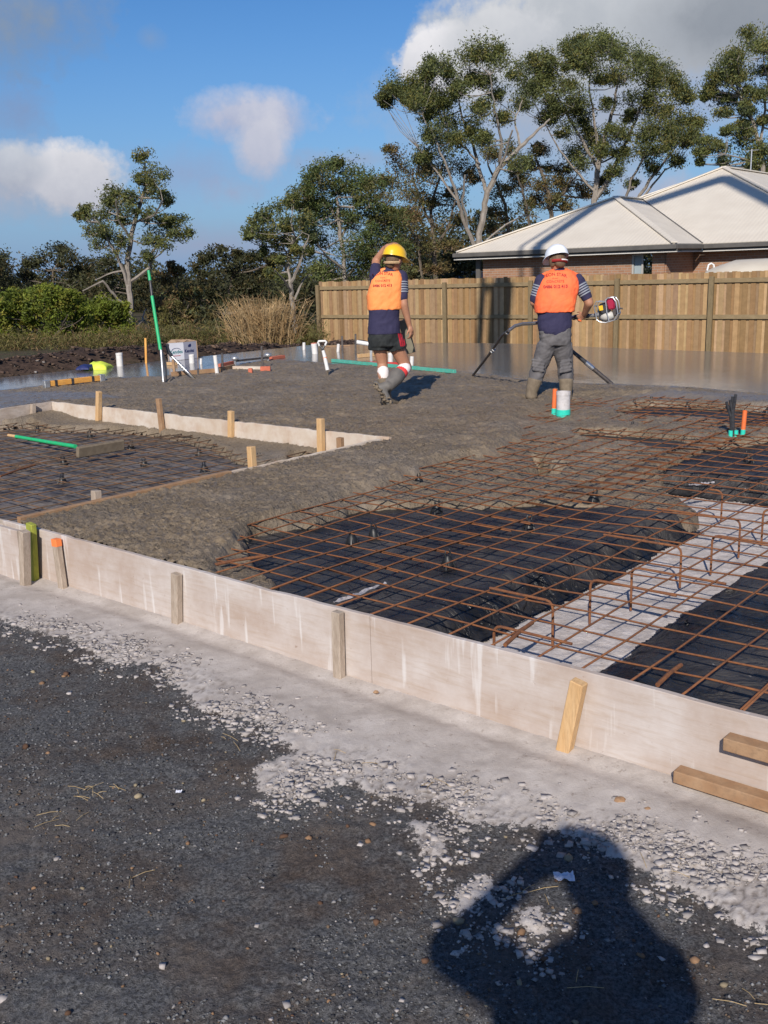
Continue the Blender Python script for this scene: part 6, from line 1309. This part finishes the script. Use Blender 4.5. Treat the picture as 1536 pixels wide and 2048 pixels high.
def eyes(par, c, f, u, r, s=1.0):
    for q in (-1, 1):
        mb = MB(); mb.ell(c+f*.088*s+r*q*.030*s, .011*s, .010*s, .007*s, None, 10, 7); mb.build('eye', 'white_paint', par, True)
def helmet(par, c, f, u, r, mat, s=1.0):
    M3 = Matrix((r, f, u)).transposed(); mb = MB(); n = 28; rings = []
    for j in range(9):
        ph = math.radians(90*j/8); rings.append([c+M3 @ Vector((.116*s*max(0.0, math.cos(ph))**.8*math.cos(a), .140*s*max(0.0, math.cos(ph))**.8*math.sin(a)-.006, .112*s*math.sin(ph))) for a in [2*math.pi*k/n for k in range(n)]])
    inner = [[p+(c-p)*.04 for p in rg_] for rg_ in rings[::-1]]
    lip = [c+M3 @ Vector((.124*s*math.cos(a), (.150+(.055 if math.sin(a) > 0 else 0)*max(0, math.sin(a))**1.5)*s*math.sin(a), -.012*s-.012*s*max(0, math.sin(a)))) for a in [2*math.pi*k/n for k in range(n)]]
    lip2 = [p-u*.006*s for p in lip]
    mb.loft([rings[-1][:]]+rings[::-1][1:]+[lip, lip2]+inner[::-1], True)
    for q in (-1, 0, 1): mb.tube([c+M3 @ Vector((q*.035*s*math.cos(t)**.2 if False else q*.033*s, .128*s*math.cos(t), .118*s*math.sin(t)*(1-.06*abs(q)))) for t in np.linspace(.25, 2.9, 14)], .0065*s, 6)
    return mb.build('helmet', mat, par, True)
def print_cloth(obj, s, size, origin, right, upv, viewdir, mat, bold=.004, arc=0.0, name='lettering'):
    """letters laid on the curved cloth by casting them along the cloth's own back-to-front direction"""
    me = obj.data; off = parent_off(obj) if obj.parent is None else parent_off(obj); T = BVHTree.FromPolygons([tuple(v.co+off) for v in me.vertices], [tuple(p.vertices) for p in me.polygons])
    V, F = text_mesh(s, size, bold, 1); out = []
    for v in V:
        p = origin+right*v.x+upv*(v.y-arc*v.x*v.x); h = T.ray_cast(p-viewdir*.5, viewdir); out.append((h[0]-viewdir*.004) if h[0] is not None else p)
    mb = MB(); mb.add(out, F); return mb.build(name, mat, obj, fixn=False)

# ---- walking worker (yellow helmet), seen from behind, right leg trailing out of the concrete
Y1 = 10.75
def w(px, py, dy=0.0): return atY(px, py, Y1+dy)
pelv = w(768, 662, 0); wst = w(768, 630, .02); chest = w(769, 592, .02); upch = w(773, 558, .03); nbase = w(778, 540, .05)
rt = Vector((0.98, 0.16, 0)).normalized(); fw = Vector((-0.16, 0.98, 0)).normalized(); zz_ = Vector((0, 0, 1))
person = empty('person', at(775, 805, .3), 'worker in yellow helmet and black shorts walking through wet concrete, one hand on his helmet', 'person')
spec = [(w(768, 692), rt, fw, .150, .110), (w(768, 675), rt, fw, .165, .118), (pelv, rt, fw, .160, .112), (w(768, 645), rt, fw, .148, .104), (wst, rt, fw, .142, .100), (w(768, 610, .02), rt, fw, .152, .108), (chest, rt, fw, .165, .116), (w(771, 575, .02), rt, fw, .168, .115), (upch, rt, fw, .166, .104), (w(775, 548, .03), rt, fw, .125, .082), (nbase, rt, fw, .065, .06)]
shL, shR = w(751, 552, .0), w(802, 554, .05)
elL, wrL = w(752, 522, .16), w(769, 497, .10); elR, wrR = w(808, 608, -.02), w(819, 652, .03)
hipL, knL, anL = w(757, 684, 0), w(765, 727, .04), w(768, 778, -.02); hipR, knR, anR = w(788, 684, .02), w(813, 735, .10), w(772, 770, -.16)
mb = MB(); torso_rings(mb, spec, -.012)
mb.capsule(shL, elL, .056, .046); mb.capsule(elL, wrL, .044, .030); mb.capsule(shR, elR, .056, .042); mb.capsule(elR, w(811, 622), .043, .042); mb.capsule(w(811, 622), wrR, .042, .027)
mb.capsule(hipL, knL, .086, .058); mb.capsule(knL, w(765, 745, 0), .056, .060); mb.capsule(w(765, 745, 0), anL, .060, .042); mb.capsule(hipR, knR, .088, .060); mb.capsule(knR, w(800, 750, .0), .057, .060); mb.capsule(w(800, 750, 0), anR, .060, .042)
mb.capsule(nbase-zz_*.04, w(787, 532, .04), .058, .054)
hc = w(789, 520, .03); hf = Vector((0.62, 0.72, -0.22)).normalized(); hr, hf, hu = head(mb, hc, hf, Vector((.10, .1, 1)), 0.97)
hand(mb, wrL, w(777, 492, .06), Vector((.75, -.1, .35)), Vector((-.2, -.3, 1)), .35, 1.0, thumb=-1)
hand(mb, wrR, w(822, 662, .03), Vector((.15, .05, -1)), Vector((.8, -.5, 0)), .7, 1.0, thumb=1)
body = mb.organic('body', 'skin', person, .0085, 3)
eyes(person, hc, hf, hu, hr, .97)
mb = MB(); mb.ell(hc+hu*.012-hf*.016, .082, .090, .088, Matrix((hr, hf, hu)).transposed(), 18, 10); mb.ell(hc-hf*.05-hu*.045, .058, .045, .055, None); mb.organic('hair', 'hair_brown', person, .009, 2)
helmet(person, hc+hu*.045, hf, hu, hr, 'helmet_yellow', 1.0)
mb = MB(); M3 = Matrix((hr, hf, hu)).transposed(); mb.tube([hc+M3 @ Vector((.088*math.cos(t), .096*math.sin(t)-.012, -.030+.02*math.sin(t))) for t in np.linspace(math.pi*1.05, math.pi*1.95, 14)], .015, 6); mb.build('headband', 'hair_fair', person, True)
# shirt: navy, long tail
mb = MB(); torso_rings(mb, spec[2:], .010); torso_rings(mb, [(w(768, 668), rt, fw, .172, .125), (w(768, 655), rt, fw, .168, .120), (w(768, 635), rt, fw, .158, .112), (w(768, 615), rt, fw, .158, .112)], .006); mb.capsule(shR, w(805, 594, 0), .072, .060); mb.capsule(shL, w(751, 536, .09), .070, .060); mb.capsule(w(775, 550, .04), w(781, 541, .04), .068, .064)
shirt = mb.organic('shirt', 'navy', person, .010, 2, fold=.008)
for (a, b, r0, r1, nm) in ((shR, w(805, 594, 0), .073, .061, 0), ):
    for t in (.30, .42, .54, .66, .78):
        p = a.lerp(b, t); d = (b-a).normalized(); mb = MB(); mb.tube([p-d*.006, p+d*.006], [(r0+(r1-r0)*t)+.0035]*2, 18); mb.build('sleeve_stripe', 'stripe_grey', shirt, True)
# vest
mb = MB(); rgs = [(w(769, 619, .02), .168, .126), (w(769, 605, .02), .174, .128), (w(769, 590, .02), .180, .130), (w(771, 575, .02), .176, .126), (w(773, 559, .03), .172, .116), (w(774, 549, .03), .150, .102), (w(776, 543, .04), .105, .085)]
rgs = [(c, rx*(1.0 if i < 3 else .94), ry) for i, (c, rx, ry) in enumerate(rgs)]
mb.loft([ring(c, rt, fw, rx+.012, ry+.016, 24, 2.6) for c, rx, ry in rgs]); mb.capsule(w(754, 549, .03), w(770, 543, .03), .040, .040); mb.capsule(w(800, 552, .05), w(785, 545, .04), .050, .044)
vest = mb.organic('vest', 'vest_light', person, .010, 2, fold=.009)
bk = Vector((0.0, 1, -0.02)).normalized()
def lines(vestobj, cx, ys_, dy, rt_, sc_, items):
    for (txt, py, size, mat, arc, bold) in items:
        print_cloth(vestobj, txt, size*sc_, atY(cx, py, Y_ref), rt_, Vector((0, 0, 1)), bk, mat, bold, arc)
Y_ref = Y1-.1
lines(vest, 765, None, 0, rt, .92, [('DEON STAR', 549, .044, 'ink_red', 1.6, .0008), ('all your', 556, .018, 'ink_red', 0, 0), ('CONCRETE', 563.5, .033, 'ink_red', 0, 0), ('0486 012 413', 573.5, .040, 'ink_red', 0, .0014)])
# shorts
mb = MB(); torso_rings(mb, [(w(768, 692), rt, fw, .160, .120), (w(768, 680), rt, fw, .172, .126), (w(768, 665), rt, fw, .168, .120), (w(768, 655), rt, fw, .160, .114)], .004)
mb.tube([w(758, 676), w(757, 690), w(757, 700)], [.098, .106, .108], 18, flat=1.05); mb.tube([w(785, 674, .02), w(791, 688, .03), w(793, 697, .04)], [.098, .108, .112], 18, flat=1.05)
sh_ = mb.organic('shorts', 'black_cloth', person, .010, 2, fold=.010)
T = BVHTree.FromPolygons([tuple(v.co+parent_off(sh_)) for v in sh_.data.vertices], [tuple(p.vertices) for p in sh_.data.polygons])
for k in range(3):
    V = []; n_ = 12
    for i in range(n_):
        t = i/(n_-1); z = w(796+ (k*4.0)+t*6, 662+t*30, 0)
        for q in (-1, 1):
            a = z+rt*q*.0075; h = T.ray_cast(a-Vector((0, .6, 0)), Vector((0, 1, 0))); V.append((h[0]-Vector((0, .004, 0))) if h[0] is not None else None)
    if any(v is None for v in V):
        V = [v for v in V if v is not None]; V = V[:len(V)//2*2]
    if len(V) >= 4: mb = MB(); mb.add(V, [(2*i, 2*i+1, 2*i+3, 2*i+2) for i in range(len(V)//2-1)]); o = mb.build('side_stripe', 'red_stripe', sh_); sd = o.modifiers.new('s', 'SOLIDIFY'); sd.thickness = .002
# socks and boots
mb = MB(); mb.capsule(w(766, 742, .0), w(767, 756, 0), .064, .060, 16); mb.build('sock', 'sock_white', person, True)
mb = MB(); mb.capsule(w(809, 737, .05), w(800, 746, .02), .070, .069, 16); mb.build('sock', 'sock_white', person, True)
mb = MB(); mb.capsule(w(803, 744, .02), w(798, 749, .0), .073, .072, 16); mb.build('sock', 'sock_red', person, True)
mb = MB(); mb.tube([w(798, 747, .0), w(792, 755, -.05), w(784, 764, -.10), w(774, 775, -.16)], [.083, .084, .074, .060], 16); mb.capsule(w(774, 772, -.17), w(760, 776, -.2), .058, .046); mb.capsule(w(764, 778, -.2), w(780, 808, -.22), .046, .036); mb.capsule(w(752, 768, -.18), w(768, 784, -.2), .032, .040)
mb.organic('boot', 'boot_grey', person, .009, 2)
mb = MB(); mb.tube([w(767, 757, 0), w(769, 775, -.02), w(774, 805, -.03)], [.070, .062, .060], 14); mb.capsule(w(774, 802, -.03), w(790, 806, .12), .055, .045); mb.organic('boot', 'muddy', person, .009, 2)
mb = MB(); rg = random.Random(4)
for i in range(46):
    t = i/46; p = w(748+34*t+rg.uniform(-4, 4), 766+42*t+rg.uniform(-4, 4), -.25+rg.uniform(-.03, .03)); mb.ell(p, .016*rg.uniform(.5, 1.5), .016, .013*rg.uniform(.5, 1.4), None, 6, 4)
mb.build('mud_clumps', 'muddy', person, False)
# the grey board hanging at his hand
a, b = w(806, 640, .32), w(822, 706, .36); mb = MB(); mb.beam(a, b, .105, .03, (0, 1, 0), .004); pm('wet_board', (0.17, 0.155, 0.11), (0.22, 0.20, 0.145), 8, .7)
o = mb.build('float_plank', 'wet_board'); tag(o, 'olive grey plank held upright behind the hand of the walking worker', 'plank')

# ---- standing worker (white helmet) with the vibrator
Y1 = 11.0; Y_ref = Y1-.1
person = empty('person', at(1092, 790, .3), 'worker in white helmet and grey jeans standing legs apart, holding the concrete vibrator', 'person')
rt = Vector((.99, -.06, .0)).normalized(); fw = Vector((.06, .99, 0)).normalized()
spec = [(w(1112, 688), rt, fw, .150, .118), (w(1111, 672), rt, fw, .172, .128), (w(1110, 655), rt, fw, .170, .122), (w(1109, 635), rt, fw, .168, .118), (w(1110, 615, .02), rt, fw, .185, .124), (w(1113, 595, .04), rt, fw, .205, .130), (w(1116, 573, .06), rt, fw, .215, .125), (w(1118, 557, .08), rt, fw, .200, .110), (w(1119, 546, .10), rt, fw, .135, .085), (w(1119, 538, .12), rt, fw, .07, .065)]
shL, shR = w(1083, 561, .08), w(1155, 561, .06); elL, wrL = w(1068, 604, .10), w(1085, 636, .38); elR, wrR = w(1178, 606, .02), w(1169, 628, .16)
hipL, knL, anL = w(1095, 688, 0), w(1078, 735, .04), w(1063, 784, -.02); hipR, knR, anR = w(1124, 688, 0), w(1131, 735, .06), w(1132, 788, -.03)
mb = MB(); torso_rings(mb, spec, -.012)
mb.capsule(shL, elL, .060, .048); mb.capsule(elL, wrL, .046, .030); mb.capsule(shR, w(1172, 592, .03), .062, .052); mb.capsule(w(1172, 592, .03), elR, .050, .050); mb.capsule(elR, wrR, .050, .032)
mb.capsule(hipL, knL, .092, .062); mb.capsule(knL, anL, .060, .045); mb.capsule(hipR, knR, .092, .062); mb.capsule(knR, anR, .060, .045)
mb.capsule(w(1119, 552, .1), w(1115, 532, .1), .064, .058)
hc = w(1113, 519, .10); hf = Vector((-.42, .85, -.32)).normalized(); hr, hf, hu = head(mb, hc, hf, Vector((-.05, .3, 1)), 1.0)
hand(mb, wrR, w(1163, 633, .20), Vector((-.55, .3, -.35)), Vector((.3, -.9, .3)), 1.0, 1.0, thumb=1)
hand(mb, wrL, w(1092, 643, .40), Vector((.7, .3, -.3)), Vector((-.2, -.9, .3)), 1.0, 1.0, thumb=-1)
mb.organic('body', 'skin', person, .0085, 3); eyes(person, hc, hf, hu, hr)
mb = MB(); M3 = Matrix((hr, hf, hu)).transposed(); mb.ell(hc+hu*.0-hf*.018, .085, .094, .095, M3, 18, 10); mb.ell(hc-hf*.06-hu*.06, .066, .045, .055, M3); mb.ell(hc-hr*.06-hu*.03, .03, .05, .06, M3); mb.organic('hair', 'hair_brown', person, .009, 2)
helmet(person, hc+hu*.040, hf, hu, hr, 'helmet_white', 1.02)
mb = MB(); mb.tube([hc+M3 @ Vector((.092*math.cos(t), .102*math.sin(t)-.012, -.028+.02*math.sin(t))) for t in np.linspace(math.pi*1.1, math.pi*1.9, 14)], .016, 6); hb = mb.build('headband', 'ink_red', person, True)
mb = MB(); mb.tube([hc+M3 @ Vector((.100*math.cos(t), .110*math.sin(t)-.012, -.026+.02*math.sin(t))) for t in np.linspace(math.pi*1.42, math.pi*1.8, 8)], .011, 6); mb.build('label_patch', 'sock_white', hb, True)
mb = MB(); torso_rings(mb, spec[2:-1], .012); torso_rings(mb, [(w(1108, 670), rt, fw, .110, .128), (w(1108, 662), rt, fw, .158, .134), (w(1109, 650), rt, fw, .182, .132), (w(1109, 635), rt, fw, .178, .126), (w(1110, 622), rt, fw, .176, .122)], .006)
mb.capsule(shL, w(1071, 598, .09), .076, .062); mb.capsule(shR, w(1173, 594, .03), .076, .062); mb.capsule(w(1119, 552, .1), w(1117, 542, .1), .075, .070); shirt = mb.organic('shirt', 'navy', person, .010, 2, fold=.008)
for (a, b, r0, r1) in ((shR, w(1173, 594, .03), .077, .063), (shL, w(1071, 598, .09), .077, .063)):
    for t in (.30, .43, .56, .69, .82):
        p = a.lerp(b, t); d = (b-a).normalized(); mb = MB(); mb.tube([p-d*.007, p+d*.007], [(r0+(r1-r0)*t)+.0035]*2, 18); mb.build('sleeve_stripe', 'stripe_grey', shirt, True)
mb = MB(); rgs = [(w(1109, 624, .02), .200, .138), (w(1110, 610, .02), .205, .140), (w(1112, 595, .04), .210, .142), (w(1116, 576, .06), .212, .136), (w(1118, 560, .08), .205, .122), (w(1119, 549, .09), .160, .102), (w(1119, 541, .10), .105, .085)]
mb.loft([ring(c, rt, fw, rx+.014, ry+.022, 24, 2.6) for c, rx, ry in rgs]); mb.capsule(w(1086, 556, .08), w(1108, 545, .1), .052, .045); mb.capsule(w(1152, 556, .07), w(1130, 545, .1), .054, .045)
vest = mb.organic('vest', 'vest_orange', person, .010, 2, fold=.011)
lines(vest, 1112, None, 0, rt, 1.0, [('DEON STAR', 551, .046, 'ink_red', 1.5, .0010), ('all your', 557.5, .020, 'ink_red', 0, 0), ('CONCRETE', 565, .036, 'ink_red', 0, 0), ('0486 012 413', 576, .046, 'ink_red', 0, .0018)])
mb = MB(); torso_rings(mb, [(w(1112, 690), rt, fw, .150, .125), (w(1111, 678), rt, fw, .172, .134), (w(1110, 662), rt, fw, .174, .128), (w(1110, 650), rt, fw, .170, .122)], .004)
def leg(h, k, m1, b, q):
    P_ = [h, h.lerp(k, .35), h.lerp(k, .7), k, k.lerp(b, .3), k.lerp(b, .6), b]; R_ = [.108, .106, .092, .084, .086, .080, .074]
    mb.tube(P_, R_, 18)
leg(hipL, knL, 0, w(1068, 768, -.01), 0); leg(hipR, knR, 0, w(1132, 768, 0), 0); rg = random.Random(8)
for (c, n_, sgn) in ((w(1076, 730, -.05), 4, 1), (w(1131, 732, -.05), 4, -1)):
    for i in range(n_): p = c+Vector((0, 0, .05-.035*i)); mb.capsule(p+Vector((-.06, -.015, .012*sgn)), p+Vector((.06, -.015, -.012*sgn)), .014, .012, 8)
mb.organic('jeans', 'jeans_grey', person, .010, 2, fold=.013, fk=1.3)
for (a, b, t) in ((w(1070, 758, -.01), anL, w(1052, 802, .05)), (w(1132, 758, 0), anR, w(1136, 800, .10))):
    mb = MB(); mb.tube([a, a.lerp(b, .5), b, b-zz_*.06], [.082, .075, .064, .066], 16); mb.capsule(b-zz_*.05, b+Vector((.0, .16, -.06)), .06, .05); mb.organic('boot', 'muddy', person, .010, 2)

# ---- concrete vibrator in his hands
e0 = w(1214, 622, .10); root = empty('concrete_vibrator', e0, 'red and silver engine in a tube frame with a long bent hose reaching into concrete', 'power tool')
ex = (w(1214, 622, .10)-w(1165, 632, .2)).normalized(); ey = Vector((0, 0, 1)).cross(ex).normalized(); ez = ex.cross(ey)
def el(x, y, z): return e0+ex*x+ey*y+ez*z
pm('engine_red', (0.34, 0.015, 0.05), rough=.35); pm('tank_white', (0.52, 0.50, 0.46), rough=.4)
mb = MB(); mb.obox(el(-.015, 0, .03), ex*.055, ey*.07, ez*.065, .02); mb.obox(el(-.055, 0, .0), ex*.03, ey*.05, ez*.05, .015); mb.build('crankcase', 'cable_black', root, True)
mb = MB(); mb.obox(el(.060, 0, .065), ex*.042, ey*.075, ez*.062, .018); mb.build('cover', 'engine_red', root, True)
mb = MB(); mb.ell(el(.0, -.01, -.055), .085, .07, .055, Matrix((ex, ey, ez)).transposed(), 16, 10); mb.build('fuel_tank', 'tank_white', root, True)
mb = MB(); mb.obox(el(-.045, -.075, .045), ex*.020, ey*.002, ez*.026); mb.build('sticker', 'helmet_yellow', root)
mb = MB(); mb.obox(el(.085, 0, -.03), ex*.02, ey*.055, ez*.04, .008); mb.ell(el(.10, 0, -.01), .03, .05, .05, Matrix((ex, ey, ez)).transposed(), 12, 8)
mb.tube([el(.09, 0, -.02), el(.15, 0, .0), el(.17, 0, -.01)], .01, 6); mb.build('starter', 'dark_steel', root, True)
mb = MB()
for q in (-.09, .09):
    mb.tube([el(-.11, q, -.07), el(-.115, q, .08), el(-.08, q, .125), el(0, q, .10), el(.05, q, .14), el(.10, q, .13), el(.125, q, .08), el(.125, q, -.05), el(.08, q, -.11), el(-.02, q, -.12), el(-.08, q, -.10), el(-.11, q, -.07)], .0065, 8)
for x, z in ((-.115, .08), (.10, .13), (.125, -.05), (-.02, -.12), (.02, .125)): mb.tube([el(x, -.09, z), el(x, .09, z)], .006, 8)
mb.tube([el(.02, -.1, .13), el(.012, -.1, 0), el(.02, -.1, -.12)], .0065, 8); mb.build('frame', 'alu', root, True)
mb = MB(); g0 = w(1165, 632, .2); mb.tube([el(-.06, 0, -.02), el(-.14, 0, -.02)], [.035, .022], 14); mb.tube([el(-.14, 0, -.02), g0+Vector((.06, 0, 0))], [.02, .018], 12); mb.build('drive_neck', 'alu', root, True)
mb = MB(); mb.tube([g0+Vector((.07, 0, 0)), g0, w(1150, 634, .26)], .026, 12); mb.build('grip', 'cable_black', root, True)
hs = [w(1150, 634, .26), w(1120, 640, .36), w(1090, 644, .40), w(1066, 647, .38), w(1045, 648, .34), w(1030, 652, .30), w(1018, 661, .26)]
mb = MB(); mb.tube(hs, .019, 12); mb.build('shaft', 'chrome', root, True)
tip = at(945, 752, .30); mb = MB(); q_ = w(1018, 661, .26); pts_ = [q_, q_.lerp(tip, .12)+Vector((-.02, 0, .015)), q_.lerp(tip, .5)+Vector((0, 0, .01)), tip, tip-(q_-tip).normalized()*.05]; mb.tube(pts_, [.018, .017, .016, .016, .016], 10); mb.build('hose', 'dark_steel', root, True)
for t in (.04, .38, .42): p = q_.lerp(tip, t); mb = MB(); d = (tip-q_).normalized(); mb.tube([p-d*.015, p+d*.015], .023, 12); mb.build('coupling', 'alu', root, True)
mb = MB(); p = w(1161, 640, .19); mb.capsule(p+Vector((-.02, 0, 0)), p+Vector((.005, 0, -.012)), .010, .009, 8); mb.build('throttle', 'conduit_orange', root, True)
# second pole standing in the concrete behind his right leg
b = at(1221, 766, .30); root = empty('screed_pole', b, 'blue grey metal pole slanting up behind the right leg of the standing worker', 'pole')
t_ = atY(1138, 697, b.y+.05); mb = MB(); mb.tube([b-(t_-b).normalized()*.06, b.lerp(t_, .45)], [.024, .026], 12); mb.build('lower_tube', 'dark_steel', root, True)
mb = MB(); mb.tube([b.lerp(t_, .58), t_], [.025, .021], 12); mb.build('grip', 'cable_black', root, True); mb = MB(); mb.tube([b.lerp(t_, .42), b.lerp(t_, .60)], [.030, .029], 12); mb.build('sleeve', 'chrome', root, True)

# ---- the photographer: stands behind the camera, arms up, and throws the shadow in the foreground
def sh(px, py, Y):
    g_ = at(px, py, 0); t = (Y-g_.y)/SUN.y; return g_+SUN*t
person = empty('person', (0.05, -.42, 0), 'photographer in dark clothes holding a phone up at eye level, seen only as a shadow', 'person')
pm('dark_shirt', (0.03, 0.035, 0.05), (0.05, 0.055, 0.07), 8, .9)
HY = -.30; hcp = sh(1193, 1752, HY); hcp = Vector((hcp.x, HY, hcp.z)); print('photographer head', hcp)
mb = MB(); head(mb, hcp, Vector((-.05, 1, .02)), Vector((0, .02, 1)), 1.12); nb = sh(1192, 1885, -.36); mb.capsule(nb, hcp-Vector((0, .02, .06)), .060, .058)
eR, eL = sh(1330, 1935, -.22), sh(905, 1895, -.16); wR, wL = sh(1190, 1745, -.09), sh(1080, 1722, -.075)
sL, sR = sh(1005, 1945, -.42), sh(1335, 1985, -.42)
mb.capsule(sR, eR, .060, .050); mb.capsule(eR, wR, .046, .032); mb.capsule(sL, eL, .066, .056); mb.capsule(eL, wL, .056, .044)
mb.capsule(wL, wR+Vector((-.03, 0, 0)), .042, .04); hand(mb, wL, wL+Vector((.035, .01, .03)), Vector((.8, .2, .5)), Vector((-.3, -.9, .2)), .7, 1.0, -1); hand(mb, wR, wR+Vector((-.02, .02, .05)), Vector((-.4, .2, .8)), Vector((.3, -.9, .2)), .7, 1.0, 1)
for s in (-1, 1): mb.capsule((.05+s*.10, -.44, .92), (.05+s*.13, -.42, .5), .09, .06); mb.capsule((.05+s*.13, -.42, .5), (.05+s*.14, -.44, .08), .06, .045); mb.capsule((.05+s*.14, -.46, .05), (.05+s*.16, -.28, .04), .05, .04)
rx = Vector((1, 0, 0)); fy = Vector((0, 1, 0))
cshoulder = (sL+sR)/2; sp = [((.05, -.44, .86), .17, .12), ((.05, -.44, 1.0), .21, .14), ((.04, -.44, 1.15), .22, .15), ((cshoulder.x, -.43, 1.32), .21, .13), ((cshoulder.x, -.42, cshoulder.z-.02), .19, .11), ((nb.x, -.40, nb.z+.0), .09, .08)]
torso_rings(mb, [(c, rx, fy, a, b_) for c, a, b_ in sp]); mb.organic('body', 'skin', person, .012, 3)
mb = MB(); torso_rings(mb, [(c, rx, fy, a, b_) for c, a, b_ in sp[1:]], .018); mb.capsule(sR, eR, .078, .064); mb.capsule(sL, eL, .076, .066); mb.organic('shirt', 'dark_shirt', person, .012, 2)
mb = MB(); torso_rings(mb, [(c, rx, fy, a, b_) for c, a, b_ in sp[:2]], .02)
for s in (-1, 1): mb.tube([(.05+s*.10, -.44, .92), (.05+s*.13, -.43, .5), (.05+s*.14, -.44, .08)], [.11, .08, .07], 16)
mb.organic('trousers', 'black_cloth', person, .012, 2)
for s in (-1, 1): mb = MB(); mb.capsule((.05+s*.14, -.48, .06), (.05+s*.165, -.25, .045), .055, .045); mb.build('shoe', 'boot_grey', person, True)
mb = MB(); mb.ell(hcp+Vector((0, -.015, .02)), .098, .115, .115); mb.ell(hcp+Vector((-.02, .0, .07)), .09, .10, .06); mb.build('hair', 'hair_brown', person, True)
pc = Vector((0, 0, H))-CF*.012; ph = empty('mobile_phone', pc, 'dark phone held up in front of the face of the photographer', 'phone')
mb = MB(); mb.obox(pc+CR*.0-CU*.035, CR*.034, CF*.0045, CU*.062, .003); mb.build('body', 'cable_black', ph); mb = MB(); mb.obox(pc-CU*.035-CF*.0052, CR*.030, CF*.0006, CU*.052); mb.build('screen', 'glass_dark', ph)
